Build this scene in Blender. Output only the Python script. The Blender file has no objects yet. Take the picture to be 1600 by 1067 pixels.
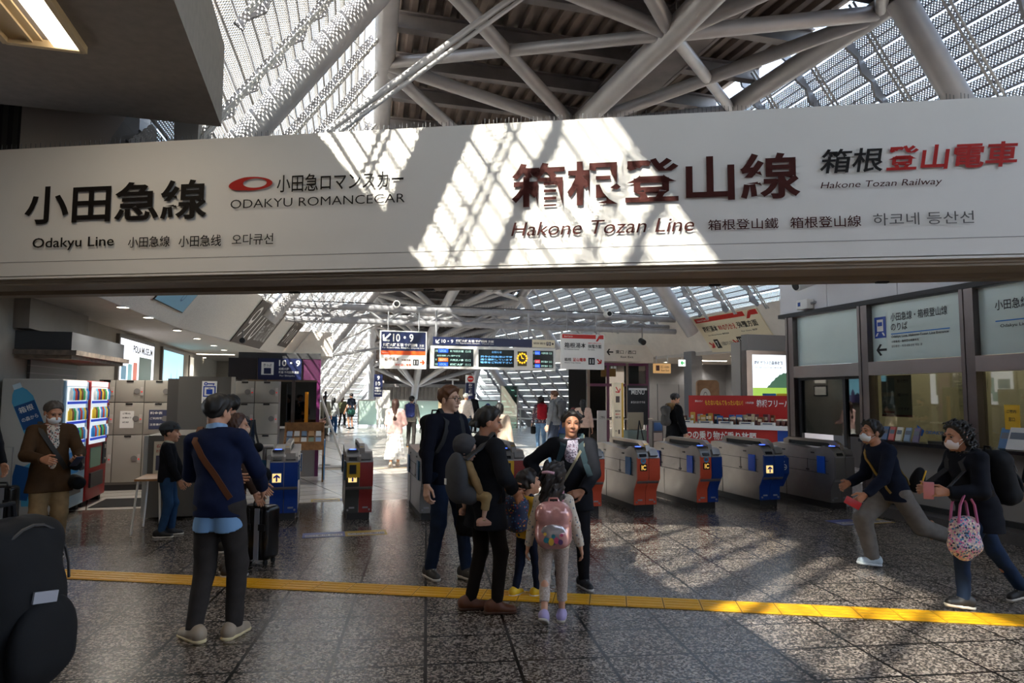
import bpy, math, random
import numpy as np
from mathutils import Vector, Matrix, Euler
random.seed(7)
sc = bpy.context.scene
COL = sc.collection
R = math.radians
# ---------------------------------------------------------------- camera
HC, FPX, PITCH, ROLL = 1.7, 1067.0, R(4.53), R(0.32)
cam_d = bpy.data.cameras.new('camera'); cam_d.sensor_width = 36.0; cam_d.lens = 36.0*FPX/1600.0
cam_d.clip_start = .05; cam_d.clip_end = 400
cam = bpy.data.objects.new('camera', cam_d); COL.objects.link(cam)
cam.matrix_world = Matrix.Translation((0, 0, HC)) @ Matrix.Rotation(R(90)+PITCH, 4, 'X') @ Matrix.Rotation(ROLL, 4, 'Z')
sc.camera = cam
# ---------------------------------------------------------------- frames: A = fascia and plaza, B = concourse
aA, aB = R(8.4), R(-15.5)
ROT_A, ROT_B = -aA, -aB
fA = Vector((math.sin(aA), math.cos(aA), 0)); rA = Vector((math.cos(aA), -math.sin(aA), 0))
fB = Vector((math.sin(aB), math.cos(aB), 0)); rB = Vector((math.cos(aB), -math.sin(aB), 0))
UP = Vector((0, 0, 1))
def PB(u, v, z=0): return rB*u + fB*v + UP*z
def PA(u, v, z=0): return rA*u + fA*v + UP*z
def ray(x, y):
    u = (x-800)/FPX; v = -(y-533.5)/FPX
    c, s = math.cos(ROLL), math.sin(ROLL); u, v = u*c-v*s, u*s+v*c
    return Vector((u, math.cos(PITCH)-v*math.sin(PITCH), math.sin(PITCH)+v*math.cos(PITCH)))
def on_floor(x, y, z=0):
    d = ray(x, y); return Vector((0, 0, HC))+d*((z-HC)/d.z)
def on_B(x, y, u=None, v=None, z=None):      # (u, v, z) in the concourse frame where the sight line meets a plane
    d = ray(x, y); o = Vector((0, 0, HC))
    t = (z-HC)/d.z if z is not None else (u/d.dot(rB) if u is not None else v/d.dot(fB))
    p = o+d*t; return Vector((p.dot(rB), p.dot(fB), p.z))
def on_A(x, y, v): 
    d = ray(x, y); p = Vector((0, 0, HC))+d*(v/d.dot(fA)); return Vector((p.dot(rA), v, p.z))
# ---------------------------------------------------------------- light
SUN_DIR = (rB*-.74 + fB*-.90 + UP).normalized()          # towards the sun
sd = bpy.data.lights.new('sun', 'SUN'); sd.energy = 56.0; sd.angle = R(.8); sd.color = (1, .91, .79)
so = bpy.data.objects.new('sun', sd); COL.objects.link(so); so.rotation_euler = SUN_DIR.to_track_quat('Z', 'Y').to_euler()
w = bpy.data.worlds.new('sky'); sc.world = w; w.use_nodes = True
nt = w.node_tree; nt.nodes.clear()
wo = nt.nodes.new('ShaderNodeOutputWorld'); bg = nt.nodes.new('ShaderNodeBackground'); sky = nt.nodes.new('ShaderNodeTexSky')
sky.sky_type = 'NISHITA'; sky.sun_disc = False; sky.sun_elevation = R(40)
sky.sun_rotation = math.atan2(SUN_DIR.x, SUN_DIR.y); sky.dust_density = 1.2; sky.air_density = 1.2
mx = nt.nodes.new('ShaderNodeMix'); mx.data_type = 'RGBA'; mx.inputs[0].default_value = .45
mx.inputs[7].default_value = (4.2, 4.5, 5.2, 1)
nt.links.new(sky.outputs[0], mx.inputs[6]); nt.links.new(mx.outputs[2], bg.inputs[0]); bg.inputs[1].default_value = .62
nt.links.new(bg.outputs[0], wo.inputs[0])
vs = sc.view_settings; sc.display_settings.display_device = 'sRGB'
vs.view_transform = 'Standard'; vs.look = 'None'; vs.exposure = 1.17; vs.gamma = 1.0; vs.use_curve_mapping = False
sc.cycles.use_denoising = True; sc.cycles.max_bounces = 8; sc.cycles.transparent_max_bounces = 24
sc.cycles.diffuse_bounces = 4; sc.cycles.glossy_bounces = 3; sc.cycles.caustics_reflective = False; sc.cycles.caustics_refractive = False
sc.cycles.sample_clamp_indirect = 6
# ---------------------------------------------------------------- materials
def lin(c):
    if isinstance(c, str):
        c = c.lstrip('#'); c = [int(c[i:i+2], 16)/255 for i in (0, 2, 4)]
    return tuple(x/12.92 if x <= .04045 else ((x+.055)/1.055)**2.4 for x in c)
M = {}
def nodes(m): return m.node_tree.nodes, m.node_tree.links
def mat(name, col, rough=.6, metal=0, noise=0, scale=20, emit=0, spec=.5, bump=0, trans=0, sheen=0, coat=0):
    if name in M: return M[name]
    m = bpy.data.materials.new(name); m.use_nodes = True; N, L = nodes(m); b = N['Principled BSDF']
    c = (*lin(col), 1)
    b.inputs['Base Color'].default_value = c; b.inputs['Roughness'].default_value = rough; b.inputs['Metallic'].default_value = metal
    b.inputs['Specular IOR Level'].default_value = spec
    if sheen: b.inputs['Sheen Weight'].default_value = sheen
    if coat: b.inputs['Coat Weight'].default_value = coat
    if emit: b.inputs['Emission Color'].default_value = c; b.inputs['Emission Strength'].default_value = emit
    if noise or bump:
        tc = N.new('ShaderNodeTexCoord'); n = N.new('ShaderNodeTexNoise'); n.inputs['Scale'].default_value = scale; n.inputs['Detail'].default_value = 4
        L.new(tc.outputs['Object'], n.inputs['Vector'])
        if noise:
            r = N.new('ShaderNodeValToRGB'); e = r.color_ramp.elements
            e[0].position = .3; e[1].position = .7
            e[0].color = (*[x*(1-noise) for x in c[:3]], 1); e[1].color = (*[min(1, x*(1+noise)) for x in c[:3]], 1)
            L.new(n.outputs['Fac'], r.inputs[0]); L.new(r.outputs[0], b.inputs['Base Color'])
        if bump:
            bp = N.new('ShaderNodeBump'); bp.inputs['Strength'].default_value = bump; bp.inputs['Distance'].default_value = .02
            L.new(n.outputs['Fac'], bp.inputs['Height']); L.new(bp.outputs[0], b.inputs['Normal'])
    M[name] = m; return m
def mat_pattern(name, base, dots, scale=30, thr=.5, kind='voronoi', rough=.7, base2=None):
    """cloth print: coloured spots of a colour ramp over cells"""
    m = bpy.data.materials.new(name); m.use_nodes = True; N, L = nodes(m); b = N['Principled BSDF']; b.inputs['Roughness'].default_value = rough
    tc = N.new('ShaderNodeTexCoord'); t = N.new('ShaderNodeTexVoronoi'); t.inputs['Scale'].default_value = scale
    L.new(tc.outputs['Object'], t.inputs['Vector'])
    r = N.new('ShaderNodeValToRGB'); r.color_ramp.interpolation = 'CONSTANT'; e = r.color_ramp.elements
    e[0].color = (*lin(dots[0]), 1); e[1].position = 1/len(dots); e[1].color = (*lin(dots[1 % len(dots)]), 1)
    for i in range(2, len(dots)):
        x = e.new(i/len(dots)); x.color = (*lin(dots[i]), 1)
    sep = N.new('ShaderNodeSeparateColor'); L.new(t.outputs['Color'], sep.inputs[0]); L.new(sep.outputs[0], r.inputs[0])
    mp = N.new('ShaderNodeMath'); mp.operation = 'LESS_THAN'; mp.inputs[1].default_value = thr; L.new(t.outputs['Distance'], mp.inputs[0])
    mxx = N.new('ShaderNodeMix'); mxx.data_type = 'RGBA'; mxx.inputs[6].default_value = (*lin(base), 1)
    L.new(mp.outputs[0], mxx.inputs[0]); L.new(r.outputs[0], mxx.inputs[7]); L.new(mxx.outputs[2], b.inputs['Base Color'])
    M[name] = m; return m
def mat_glass(name, tint='#dfeee8', gloss=.08, rough=.02, keep=.92):
    m = bpy.data.materials.new(name); m.use_nodes = True; N, L = nodes(m); N.clear()
    o = N.new('ShaderNodeOutputMaterial'); a = N.new('ShaderNodeMixShader'); t = N.new('ShaderNodeBsdfTransparent'); g = N.new('ShaderNodeBsdfGlossy')
    c = lin(tint); t.inputs[0].default_value = (*[x*keep for x in c], 1); g.inputs['Roughness'].default_value = rough; a.inputs[0].default_value = gloss
    L.new(t.outputs[0], a.inputs[1]); L.new(g.outputs[0], a.inputs[2]); L.new(a.outputs[0], o.inputs[0]); M[name] = m; return m
def mat_granite(name, cols, tile, off, rot, rough, joint='#1c1a19', speck=420, jw=.006):
    m = bpy.data.materials.new(name); m.use_nodes = True; N, L = nodes(m); b = N['Principled BSDF']
    tc = N.new('ShaderNodeTexCoord'); mp = N.new('ShaderNodeMapping'); mp.inputs['Rotation'].default_value = (0, 0, rot); mp.inputs['Location'].default_value = (*off, 0)
    L.new(tc.outputs['Object'], mp.inputs[0])
    v = N.new('ShaderNodeTexVoronoi'); v.inputs['Scale'].default_value = speck/4; L.new(mp.outputs[0], v.inputs['Vector'])
    n = N.new('ShaderNodeTexNoise'); n.inputs['Scale'].default_value = 9; n.inputs['Detail'].default_value = 6; L.new(mp.outputs[0], n.inputs['Vector'])
    s = N.new('ShaderNodeSeparateColor'); L.new(v.outputs['Color'], s.inputs[0])
    ad = N.new('ShaderNodeMath'); ad.operation = 'MULTIPLY_ADD'; ad.inputs[1].default_value = .28; L.new(n.outputs['Fac'], ad.inputs[0]); L.new(s.outputs[0], ad.inputs[2])
    r = N.new('ShaderNodeValToRGB'); e = r.color_ramp.elements; e[0].position = .12; e[1].position = 1.05
    e[0].color = (*lin(cols[0]), 1); e[1].color = (*lin(cols[2]), 1); x = e.new(.62); x.color = (*lin(cols[1]), 1)
    L.new(ad.outputs[0], r.inputs[0])
    br = N.new('ShaderNodeTexBrick'); br.offset = 0; br.inputs['Scale'].default_value = 1; br.inputs['Brick Width'].default_value = tile[0]; br.inputs['Row Height'].default_value = tile[1]
    br.inputs['Mortar Size'].default_value = jw; br.inputs['Mortar Smooth'].default_value = 0; L.new(mp.outputs[0], br.inputs['Vector'])
    br.inputs['Color1'].default_value = (1, 1, 1, 1); br.inputs['Color2'].default_value = (.8, .8, .8, 1)
    br.inputs['Bias'].default_value = 0
    mu = N.new('ShaderNodeMix'); mu.data_type = 'RGBA'; mu.blend_type = 'MULTIPLY'; mu.inputs[0].default_value = .55
    L.new(r.outputs[0], mu.inputs[6]); L.new(br.outputs['Color'], mu.inputs[7])
    jm = N.new('ShaderNodeMix'); jm.data_type = 'RGBA'; jm.inputs[7].default_value = (*lin(joint), 1); L.new(br.outputs['Fac'], jm.inputs[0]); L.new(mu.outputs[2], jm.inputs[6])
    L.new(jm.outputs[2], b.inputs['Base Color'])
    rr = N.new('ShaderNodeMapRange'); rr.inputs[3].default_value = rough*.93; rr.inputs[4].default_value = rough*1.08; L.new(n.outputs['Fac'], rr.inputs[0]); L.new(rr.outputs[0], b.inputs['Roughness'])
    M[name] = m; return m
def mat_stripes(name, a, b_, scale, axis=0, rough=.6, width=.5, metal=0):
    m = bpy.data.materials.new(name); m.use_nodes = True; N, L = nodes(m); p = N['Principled BSDF']; p.inputs['Roughness'].default_value = rough; p.inputs['Metallic'].default_value = metal
    tc = N.new('ShaderNodeTexCoord'); s = N.new('ShaderNodeSeparateXYZ'); L.new(tc.outputs['Object'], s.inputs[0])
    q = N.new('ShaderNodeMath'); q.operation = 'MULTIPLY'; q.inputs[1].default_value = scale; L.new(s.outputs[axis], q.inputs[0])
    f = N.new('ShaderNodeMath'); f.operation = 'FRACT'; L.new(q.outputs[0], f.inputs[0])
    g = N.new('ShaderNodeMath'); g.operation = 'LESS_THAN'; g.inputs[1].default_value = width; L.new(f.outputs[0], g.inputs[0])
    x = N.new('ShaderNodeMix'); x.data_type = 'RGBA'; x.inputs[6].default_value = (*lin(a), 1); x.inputs[7].default_value = (*lin(b_), 1)
    L.new(g.outputs[0], x.inputs[0]); L.new(x.outputs[2], p.inputs['Base Color']); M[name] = m; return m
# ---------------------------------------------------------------- mesh builder
class MB:
    def __init__(s): s.v = []; s.f = []; s.mi = []; s.sm = []
    def add(s, vs_, fs, mi=0, smooth=False):
        o = len(s.v); s.v += [tuple(p) for p in vs_]
        for f in fs: s.f.append(tuple(i+o for i in f)); s.mi.append(mi); s.sm.append(smooth)
        return s
    def box(s, c, d, rot=None, mi=0, bev=0):
        x, y, z = [k/2 for k in d]; c = Vector(c)
        if bev:
            return s.rbox(c, d, bev, rot, mi)
        p = [Vector((a*x, b*y, e*z)) for a in (-1, 1) for b in (-1, 1) for e in (-1, 1)]
        if rot is not None: p = [rot @ q for q in p]
        return s.add([q+c for q in p], [(0, 1, 3, 2), (4, 6, 7, 5), (0, 4, 5, 1), (2, 3, 7, 6), (0, 2, 6, 4), (1, 5, 7, 3)], mi)
    def rbox(s, c, d, r, rot=None, mi=0, n=3):
        """rounded box: rounded-rectangle rings"""
        x, y, z = [k/2 for k in d]; r = min(r, x, y, z)*.999; c = Vector(c); V = []; F = []
        rings = []
        for k in range(n+1): 
            a = -math.pi/2+math.pi/2*k/n; rings.append((-z+r+r*math.sin(a), r*math.cos(a)))
        for k in range(n+1):
            a = math.pi/2*k/n; rings.append((z-r+r*math.sin(a), r*math.cos(a)))
        m = 4*(n+1)
        for zz, rr in rings:
            for q in range(4):
                sx, sy = ((1, 1), (-1, 1), (-1, -1), (1, -1))[q]
                for k in range(n+1):
                    a = math.pi/2*(q+k/n); V.append(Vector((sx*(x-r)+rr*math.cos(a), sy*(y-r)+rr*math.sin(a), zz)))
        for i in range(len(rings)-1):
            for j in range(m): F.append((i*m+j, i*m+(j+1) % m, (i+1)*m+(j+1) % m, (i+1)*m+j))
        F.append(tuple(range(m-1, -1, -1))); F.append(tuple((len(rings)-1)*m+j for j in range(m)))
        if rot is not None: V = [rot @ q for q in V]
        return s.add([q+c for q in V], F, mi, True)
    def tube(s, pts, r, n=10, mi=0, cap=True, smooth=True, closed=False):
        pts = [Vector(p) for p in pts]; k = len(pts); V = []; F = []
        rs = r if isinstance(r, (list, tuple)) else [r]*k
        prev = None
        for i, p in enumerate(pts):
            t = (pts[(i+1) % k]-pts[i-1]) if closed else (pts[min(i+1, k-1)]-pts[max(i-1, 0)])
            if t.length < 1e-9: t = Vector((0, 0, 1))
            t.normalize()
            if prev is None:
                a = Vector((0, 0, 1)) if abs(t.z) < .9 else Vector((1, 0, 0)); e = t.cross(a).normalized()
            else: e = (prev-t*prev.dot(t)).normalized()
            prev = e; b = t.cross(e)
            for j in range(n):
                q = 2*math.pi*j/n; V.append(p+(e*math.cos(q)+b*math.sin(q))*rs[i])
        for i in range(k if closed else k-1):
            for j in range(n): F.append((i*n+j, i*n+(j+1) % n, ((i+1) % k)*n+(j+1) % n, ((i+1) % k)*n+j))
        s.add(V, F, mi, smooth)
        if cap and not closed: s.add(V[:n], [tuple(range(n-1, -1, -1))], mi); s.add(V[-n:], [tuple(range(n))], mi)
        return s
    def ribbon(s, pts, nrm, wd, th=.004, mi=0):
        """flat strap through pts; nrm the outward direction at each"""
        k = len(pts); V = []; F = []
        for i in range(k):
            t = (Vector(pts[min(i+1, k-1)])-Vector(pts[max(i-1, 0)])).normalized(); n = Vector(nrm[i]); n = (n-t*n.dot(t)).normalized(); e = t.cross(n)
            p = Vector(pts[i])
            V += [p+e*wd/2, p+e*wd/2+n*th, p-e*wd/2+n*th, p-e*wd/2]
        for i in range(k-1):
            for j in range(4): F.append((i*4+j, i*4+(j+1) % 4, i*4+4+(j+1) % 4, i*4+4+j))
        F.append((3, 2, 1, 0)); F.append(tuple((k-1)*4+j for j in range(4)))
        return s.add(V, F, mi, True)
    def prism(s, poly, x0, x1, mi=0, axes=(1, 2, 0), smooth=False):
        """poly in two axes extruded along the third: axes = (first, second, extrude)"""
        V = []
        for x in (x0, x1):
            for a, b in poly:
                p = [0, 0, 0]; p[axes[0]] = a; p[axes[1]] = b; p[axes[2]] = x; V.append(p)
        n = len(poly); F = [tuple(range(n)), tuple(range(2*n-1, n-1, -1))]
        s.add(V, F, mi)
        return s.add(V, [(i, i+n, (i+1) % n+n, (i+1) % n) for i in range(n)], mi, smooth)
    def lathe(s, prof, n=16, c=(0, 0, 0), mi=0, rot=None):
        V = []; F = []; c = Vector(c)
        for r, z in prof:
            for j in range(n):
                q = 2*math.pi*j/n; p = Vector((r*math.cos(q), r*math.sin(q), z)); V.append((rot @ p if rot is not None else p)+c)
        for i in range(len(prof)-1):
            for j in range(n): F.append((i*n+j, i*n+(j+1) % n, (i+1)*n+(j+1) % n, (i+1)*n+j))
        F.append(tuple(range(n-1, -1, -1))); F.append(tuple((len(prof)-1)*n+j for j in range(n)))
        return s.add(V, F, mi, True)
    def quad(s, a, b, c, d, mi=0): return s.add([a, b, c, d], [(0, 1, 2, 3)], mi)
    def build(s, name, m, parent=None, kind=None):
        me = bpy.data.meshes.new(name); me.from_pydata(s.v, [], s.f)
        for k in (m if isinstance(m, (list, tuple)) else [m]): me.materials.append(k)
        me.polygons.foreach_set('material_index', s.mi); me.polygons.foreach_set('use_smooth', s.sm)
        if any(s.sm): 
            try: me.set_sharp_from_angle(angle=R(50))
            except Exception: pass
        me.update()
        o = bpy.data.objects.new(name, me); COL.objects.link(o)
        if parent is not None: o.parent = parent
        if kind: o['kind'] = kind
        return o
def thing(name, label, cat, loc=(0, 0, 0), rz=0, group=None, kind=None):
    o = bpy.data.objects.new(name, None); COL.objects.link(o); o.empty_display_size = .1
    o.location = loc; o.rotation_euler = (0, 0, rz)
    return tag(o, label, cat, group, kind)
def tag(o, label=None, cat=None, group=None, kind=None):
    if label: o['label'] = label
    if cat: o['category'] = cat
    if group: o['group'] = group
    if kind: o['kind'] = kind
    return o
def inB(o): o.rotation_euler = (0, 0, ROT_B); return o
def inA(o): o.rotation_euler = (0, 0, ROT_A); return o
TXT = {}
def text_mesh(s, bold=0, shear=0):
    k = (s, bold, shear)
    if k not in TXT:
        c = bpy.data.curves.new('lettering', 'FONT'); c.body = s; c.size = 1; c.offset = bold; c.shear = shear; c.resolution_u = 3; c.fill_mode = 'FRONT'
        o = bpy.data.objects.new('lettering', c); COL.objects.link(o)
        bpy.context.view_layer.update()
        me = bpy.data.meshes.new_from_object(o.evaluated_get(bpy.context.evaluated_depsgraph_get()))
        bpy.data.objects.remove(o); bpy.data.curves.remove(c)
        n = len(me.vertices); co = np.empty(n*3); me.vertices.foreach_get('co', co)
        TXT[k] = (co.reshape(-1, 3)[:, :2].copy() if n else np.zeros((1, 2)), [tuple(p.vertices) for p in me.polygons]); bpy.data.meshes.remove(me)
    return TXT[k]
def txt_into(mb, s, x, z, wd=None, h=None, y=0, bold=.012, shear=0, mi=0, align='l', ex=(1, 0, 0), ez=(0, 0, 1), o=(0, 0, 0)):
    """letters with their box's lower left at (x, z), fitted to wd by h, lying in the plane o + x*ex + z*ez"""
    co, fs = text_mesh(s, bold, shear)
    if len(fs) == 0: return
    lo, hi = co.min(0), co.max(0); sz = hi-lo
    if wd is None: wd = sz[0]*h/sz[1]
    if h is None: h = sz[1]*wd/sz[0]
    if align == 'c': x -= wd/2
    ex, ez, o = Vector(ex), Vector(ez), Vector(o); nrm = ex.cross(ez)
    q = (co-lo)/sz*[wd, h]
    mb.add([o+ex*(x+a)+ez*(z+b)+nrm*y for a, b in q], fs, mi)
def lettering(items, m, parent, y=-.004, name='lettering', **kw):
    """one mesh of letters on the parent's front (facing local -y)"""
    mb = MB()
    for it in items:
        d = dict(kw); d.update(it[5] if len(it) > 5 else {})
        txt_into(mb, it[0], it[1], it[2], it[3], it[4], y=-y, **d)
    return mb.build(name, m, parent)
def arrow_into(mb, cx, cz, L, ang, th, y=0, mi=0, ex=(1, 0, 0), ez=(0, 0, 1), o=(0, 0, 0)):
    """flat arrow pointing along ang (degrees, 0 = +x)"""
    ex, ez, o = Vector(ex), Vector(ez), Vector(o); nr = ex.cross(ez); a = R(ang); d = (math.cos(a), math.sin(a)); n = (-d[1], d[0])
    def P(s, t): return o+ex*(cx+d[0]*s+n[0]*t)+ez*(cz+d[1]*s+n[1]*t)+nr*y
    h = L/2
    mb.add([P(-h, -th/2), P(h-th*.6, -th/2), P(h-th*.6, th/2), P(-h, th/2)], [(0, 1, 2, 3)], mi)
    for s in (1, -1):
        mb.add([P(h, 0), P(h-th*1.3, 0), P(h-h*.9-th*.6, s*h*.8), P(h-h*.9+th*.5, s*h*.9)], [(0, 1, 2, 3) if s > 0 else (3, 2, 1, 0)], mi)
def disc_into(mb, cx, cz, rx, rz, y=0, mi=0, n=24, r0=0, ang=0):
    a = [2*math.pi*i/n for i in range(n)]
    if r0: 
        V = [(cx+rx*math.cos(t), -y, cz+rz*math.sin(t)) for t in a]+[(cx+rx*r0*math.cos(t), -y, cz+rz*r0*math.sin(t)) for t in a]
        mb.add(V, [(i, (i+1) % n, n+(i+1) % n, n+i) for i in range(n)], mi)
    else: mb.add([(cx+rx*math.cos(t), -y, cz+rz*math.sin(t)) for t in a], [tuple(range(n))], mi)
def rect_into(mb, x0, z0, x1, z1, y=0, mi=0): mb.add([(x0, -y, z0), (x1, -y, z0), (x1, -y, z1), (x0, -y, z1)], [(0, 1, 2, 3)], mi)
# common paints
mat('white_paint', '#cfcac4', .5); mat('grey_steel', '#9c9a9c', .45, 0, .12, 6); mat('dark_steel', '#4b4a4c', .5); mat('black', '#111112', .6)
mat('stainless', '#a09a95', .34, .85, .08, 4); mat('stainless_dark', '#6f6763', .32, .85, .1, 3); mat('navy', '#16224a', .45); mat('red', '#b5231b', .45)
mat('ink', '#15110f', .5); mat('white', '#e9e6e0', .5); mat('yellow', '#e3b21c', .5); mat('blue', '#10408f', .45); mat('cream', '#d8c8a8', .5)
mat('darkgrey', '#2e2d2e', .6); mat('midgrey', '#76726e', .6); mat('orange', '#e06a2c', .5); mat('wood', '#9a6a3c', .5, 0, .25, 14)
mat_glass('glass'); mat_glass('glass_green', '#a9c7ba', .1, .03, .85); mat_glass('glass_dark', '#5e6664', .12, .02, .7)
mat('lamp', '#fff3dc', .5, emit=9); mat('lamp_soft', '#fff1dd', .5, emit=3)
# ================================================================ floor
granite = mat_granite('granite', ('#1d1916', '#544c46', '#9a8f85'), (.585, .5), (-.02, .0), aA, .25, speck=300, joint='#0b0a09', jw=.011)
granite_dark = mat_granite('granite_polished', ('#1c1815', '#564e48', '#968c83'), (.585, .5), (-.02, .0), aA, .15, speck=300, joint='#100e0d')
paving = mat_granite('concourse_tile', ('#c9c2bb', '#d0c9c1', '#d7d0c8'), (.92, .46), (.1, .1), aB, .24, joint='#6d6862', speck=900, jw=.01)
def slab(name, pts, z, m, th=.15, kind='structure'):
    mb = MB(); mb.prism(pts, z-th, z, axes=(0, 1, 2)); return inB(mb.build(name, m, kind=kind))
slab('floor', [(-12, -9), (18, -9), (18, 8.75), (-12, 8.75)], 0, granite)
slab('floor_polished', [(-12, 8.75), (18, 8.75), (18, 11.4), (-12, 11.4)], 0, granite_dark)
slab('floor_concourse', [(-12, 11.4), (22, 11.4), (22, 38.8), (-12, 38.8)], 0, paving)
# ---------------------------------------------------------------- roof: dark deck between two louvred glass slopes
ZP = [(-12, 8.3), (9, 8.3), (15, 8.5), (18.5, 8.2), (22, 7.75), (26, 7.1), (30, 6.3), (33, 5.6), (35, 5.0), (36.6, 4.2), (38, 3.0), (38.7, 1.8), (38.95, 1.2), (39.2, 0), (39.3, -2.5)]
def zd(v): return float(np.interp(v, [p[0] for p in ZP], [p[1] for p in ZP]))
def uL(v): return .86+(v-11.6)*.0644 if v > 6 else .5-(6-v)*.12
def uR(v): return 8.4
T36 = math.tan(R(36))
def side_u(side, v, z): return uL(v)-T36*(zd(v)-z) if side < 0 else uR(v)+T36*(zd(v)-z)
deckm = mat('deck_metal', '#6d5f56', .55, .2, .15, 3); steel = mat('roof_steel', '#aaa6a5', .42, .25, .1, 2); purl = mat('purlin_steel', '#77706f', .5, .2, .15, 3)
VS = [-12+.6*i for i in range(78)]+[34.6, 35, 35.8, 36.6, 37.3, 38, 38.35, 38.7, 39, 39.2, 39.3]
VS = sorted(set(round(v, 2) for v in VS if v <= 39.3)); VD = [v for v in VS if v < 38.8]+[38.95]
roof = tag(thing('roof', None, None), kind='structure')
mb = MB(); n = 0; prof = []
K = 27
for v in VD:
    row = []
    a, b = uL(v)-.1, uR(v)+.1
    for k in range(K):
        p = (b-a)/K
        for du, dz in ((0, 0), (.38, 0), (.5, .1), (.88, .1)): row.append((a+p*(k+du), v, zd(v)+dz))
    prof.append(row)
m_ = len(prof[0])
mb.add([p for r_ in prof for p in r_], [(i*m_+j, i*m_+j+1, (i+1)*m_+j+1, (i+1)*m_+j) for i in range(len(VD)-1) for j in range(m_-1)])
inB(mb.build('roof_deck', deckm, roof))
def arc_vs(step, v0=-4, v1=38.9):
    """stations along the deck profile every step metres"""
    out = []; v = v0; acc = 0; out.append(v)
    while v < v1:
        nv = v+.02; acc += math.hypot(.02, zd(nv)-zd(v)); v = nv
        if acc >= step: out.append(v); acc = 0
    return out
for v in arc_vs(1.55):
    s = (zd(v+.05)-zd(v-.05))/.1; tn = Vector((0, 1, s)).normalized(); nn = Vector((0, s, -1)).normalized()
    mb = MB(); a, b = uL(v), uR(v); c0 = Vector(((a+b)/2, v, zd(v)))
    rot = Matrix((Vector((1, 0, 0)), tn, -nn)).transposed()
    mb.box(c0+nn*.16, (b-a, .03, .3), rot); mb.box(c0+nn*.3, (b-a, .2, .03), rot); mb.box(c0+nn*.02, (b-a, .2, .03), rot)
    inB(mb.build('purlin', purl, roof))
# chords and lattice of steel tubes under the deck
def beam(name, pts, r, n=14, m=steel):
    mb = MB(); mb.tube(pts, r, n); return inB(mb.build(name, m, kind='structure'))
vs_ = [v for v in VS if v >= -6]
beam('roof_beam_left_chord', [(uL(v)+.05, v, zd(v)-.5) for v in vs_], .19)
beam('roof_beam_right_chord', [(uR(v)-.05, v, zd(v)-.5) for v in vs_], .19)
SP = lambda v: (4.95, v, zd(v)-1.15)
beam('roof_beam_spine', [SP(v) for v in vs_ if v < 38.6], .2)
nod = [.7+4.1*i for i in range(10)]
for v in nod:
    if v > 38.4: continue
    for e, f in ((-1, uL), (1, uR)):
        for dv in (-.5, -4.5, 3.6)+((-2.6, 1.6) if v > 18 else ()):
            w_ = v+dv
            if w_ > 38.9 or w_ < -4: continue
            beam('roof_beam', [SP(v), (f(w_)-e*.05, w_, zd(w_)-.55)], .1 if dv in (3.6, -2.6, 1.6) else .12, 10)
# catwalk hung under the deck beside the spine
mb = MB()
for s in (-.35, .35):
    mb.box((5.9+s, 10, 7.75), (.06, 24, .12))
    for v in np.arange(-1, 22, 1.2): mb.box((5.9+s, v, 8.05), (.04, .04, .55))
    mb.box((5.9+s, 10, 8.28), (.04, 24, .04))
mb.box((5.9, 10, 7.72), (.7, 24, .04)); inB(mb.build('roof_walkway', purl, kind='structure'))
# ---------------------------------------------------------------- glass slopes
lou = bpy.data.materials.new('louvre_metal'); lou.use_nodes = True; N, L = nodes(lou); pb = N['Principled BSDF']
pb.inputs['Base Color'].default_value = (*lin('#a09c99'), 1); pb.inputs['Roughness'].default_value = .55
tcn = N.new('ShaderNodeTexCoord'); mpn = N.new('ShaderNodeMapping'); mpn.inputs['Scale'].default_value = (1, 1, 1); L.new(tcn.outputs['Object'], mpn.inputs[0])
sx = N.new('ShaderNodeSeparateXYZ'); L.new(mpn.outputs[0], sx.inputs[0])
def wav(sock, k):
    a = N.new('ShaderNodeMath'); a.operation = 'MULTIPLY'; a.inputs[1].default_value = k; L.new(sock, a.inputs[0])
    b = N.new('ShaderNodeMath'); b.operation = 'SINE'; L.new(a.outputs[0], b.inputs[0]); return b.outputs[0]
ml = N.new('ShaderNodeMath'); ml.operation = 'MULTIPLY'; L.new(wav(sx.outputs[1], 116), ml.inputs[0]); L.new(wav(sx.outputs[2], 140), ml.inputs[1])
gt = N.new('ShaderNodeMath'); gt.operation = 'GREATER_THAN'; gt.inputs[1].default_value = .2; L.new(ml.outputs[0], gt.inputs[0])
tr = N.new('ShaderNodeBsdfTransparent'); tl = N.new('ShaderNodeBsdfTranslucent'); tl.inputs[0].default_value = (*lin('#cfccc6'), 1)
m1 = N.new('ShaderNodeMixShader'); m1.inputs[0].default_value = .05; L.new(pb.outputs[0], m1.inputs[1]); L.new(tl.outputs[0], m1.inputs[2])
m2 = N.new('ShaderNodeMixShader'); L.new(gt.outputs[0], m2.inputs[0]); L.new(m1.outputs[0], m2.inputs[1]); L.new(tr.outputs[0], m2.inputs[2])
L.new(m2.outputs[0], N['Material Output'].inputs[0])
pane = mat_glass('roof_glass', '#e6eef2', .06, .05, .95)
mullm = mat('mullion_metal', '#8d8b8d', .45, .2); rodm = mat('rod_metal', '#b9b5b0', .4, .2)
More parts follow.
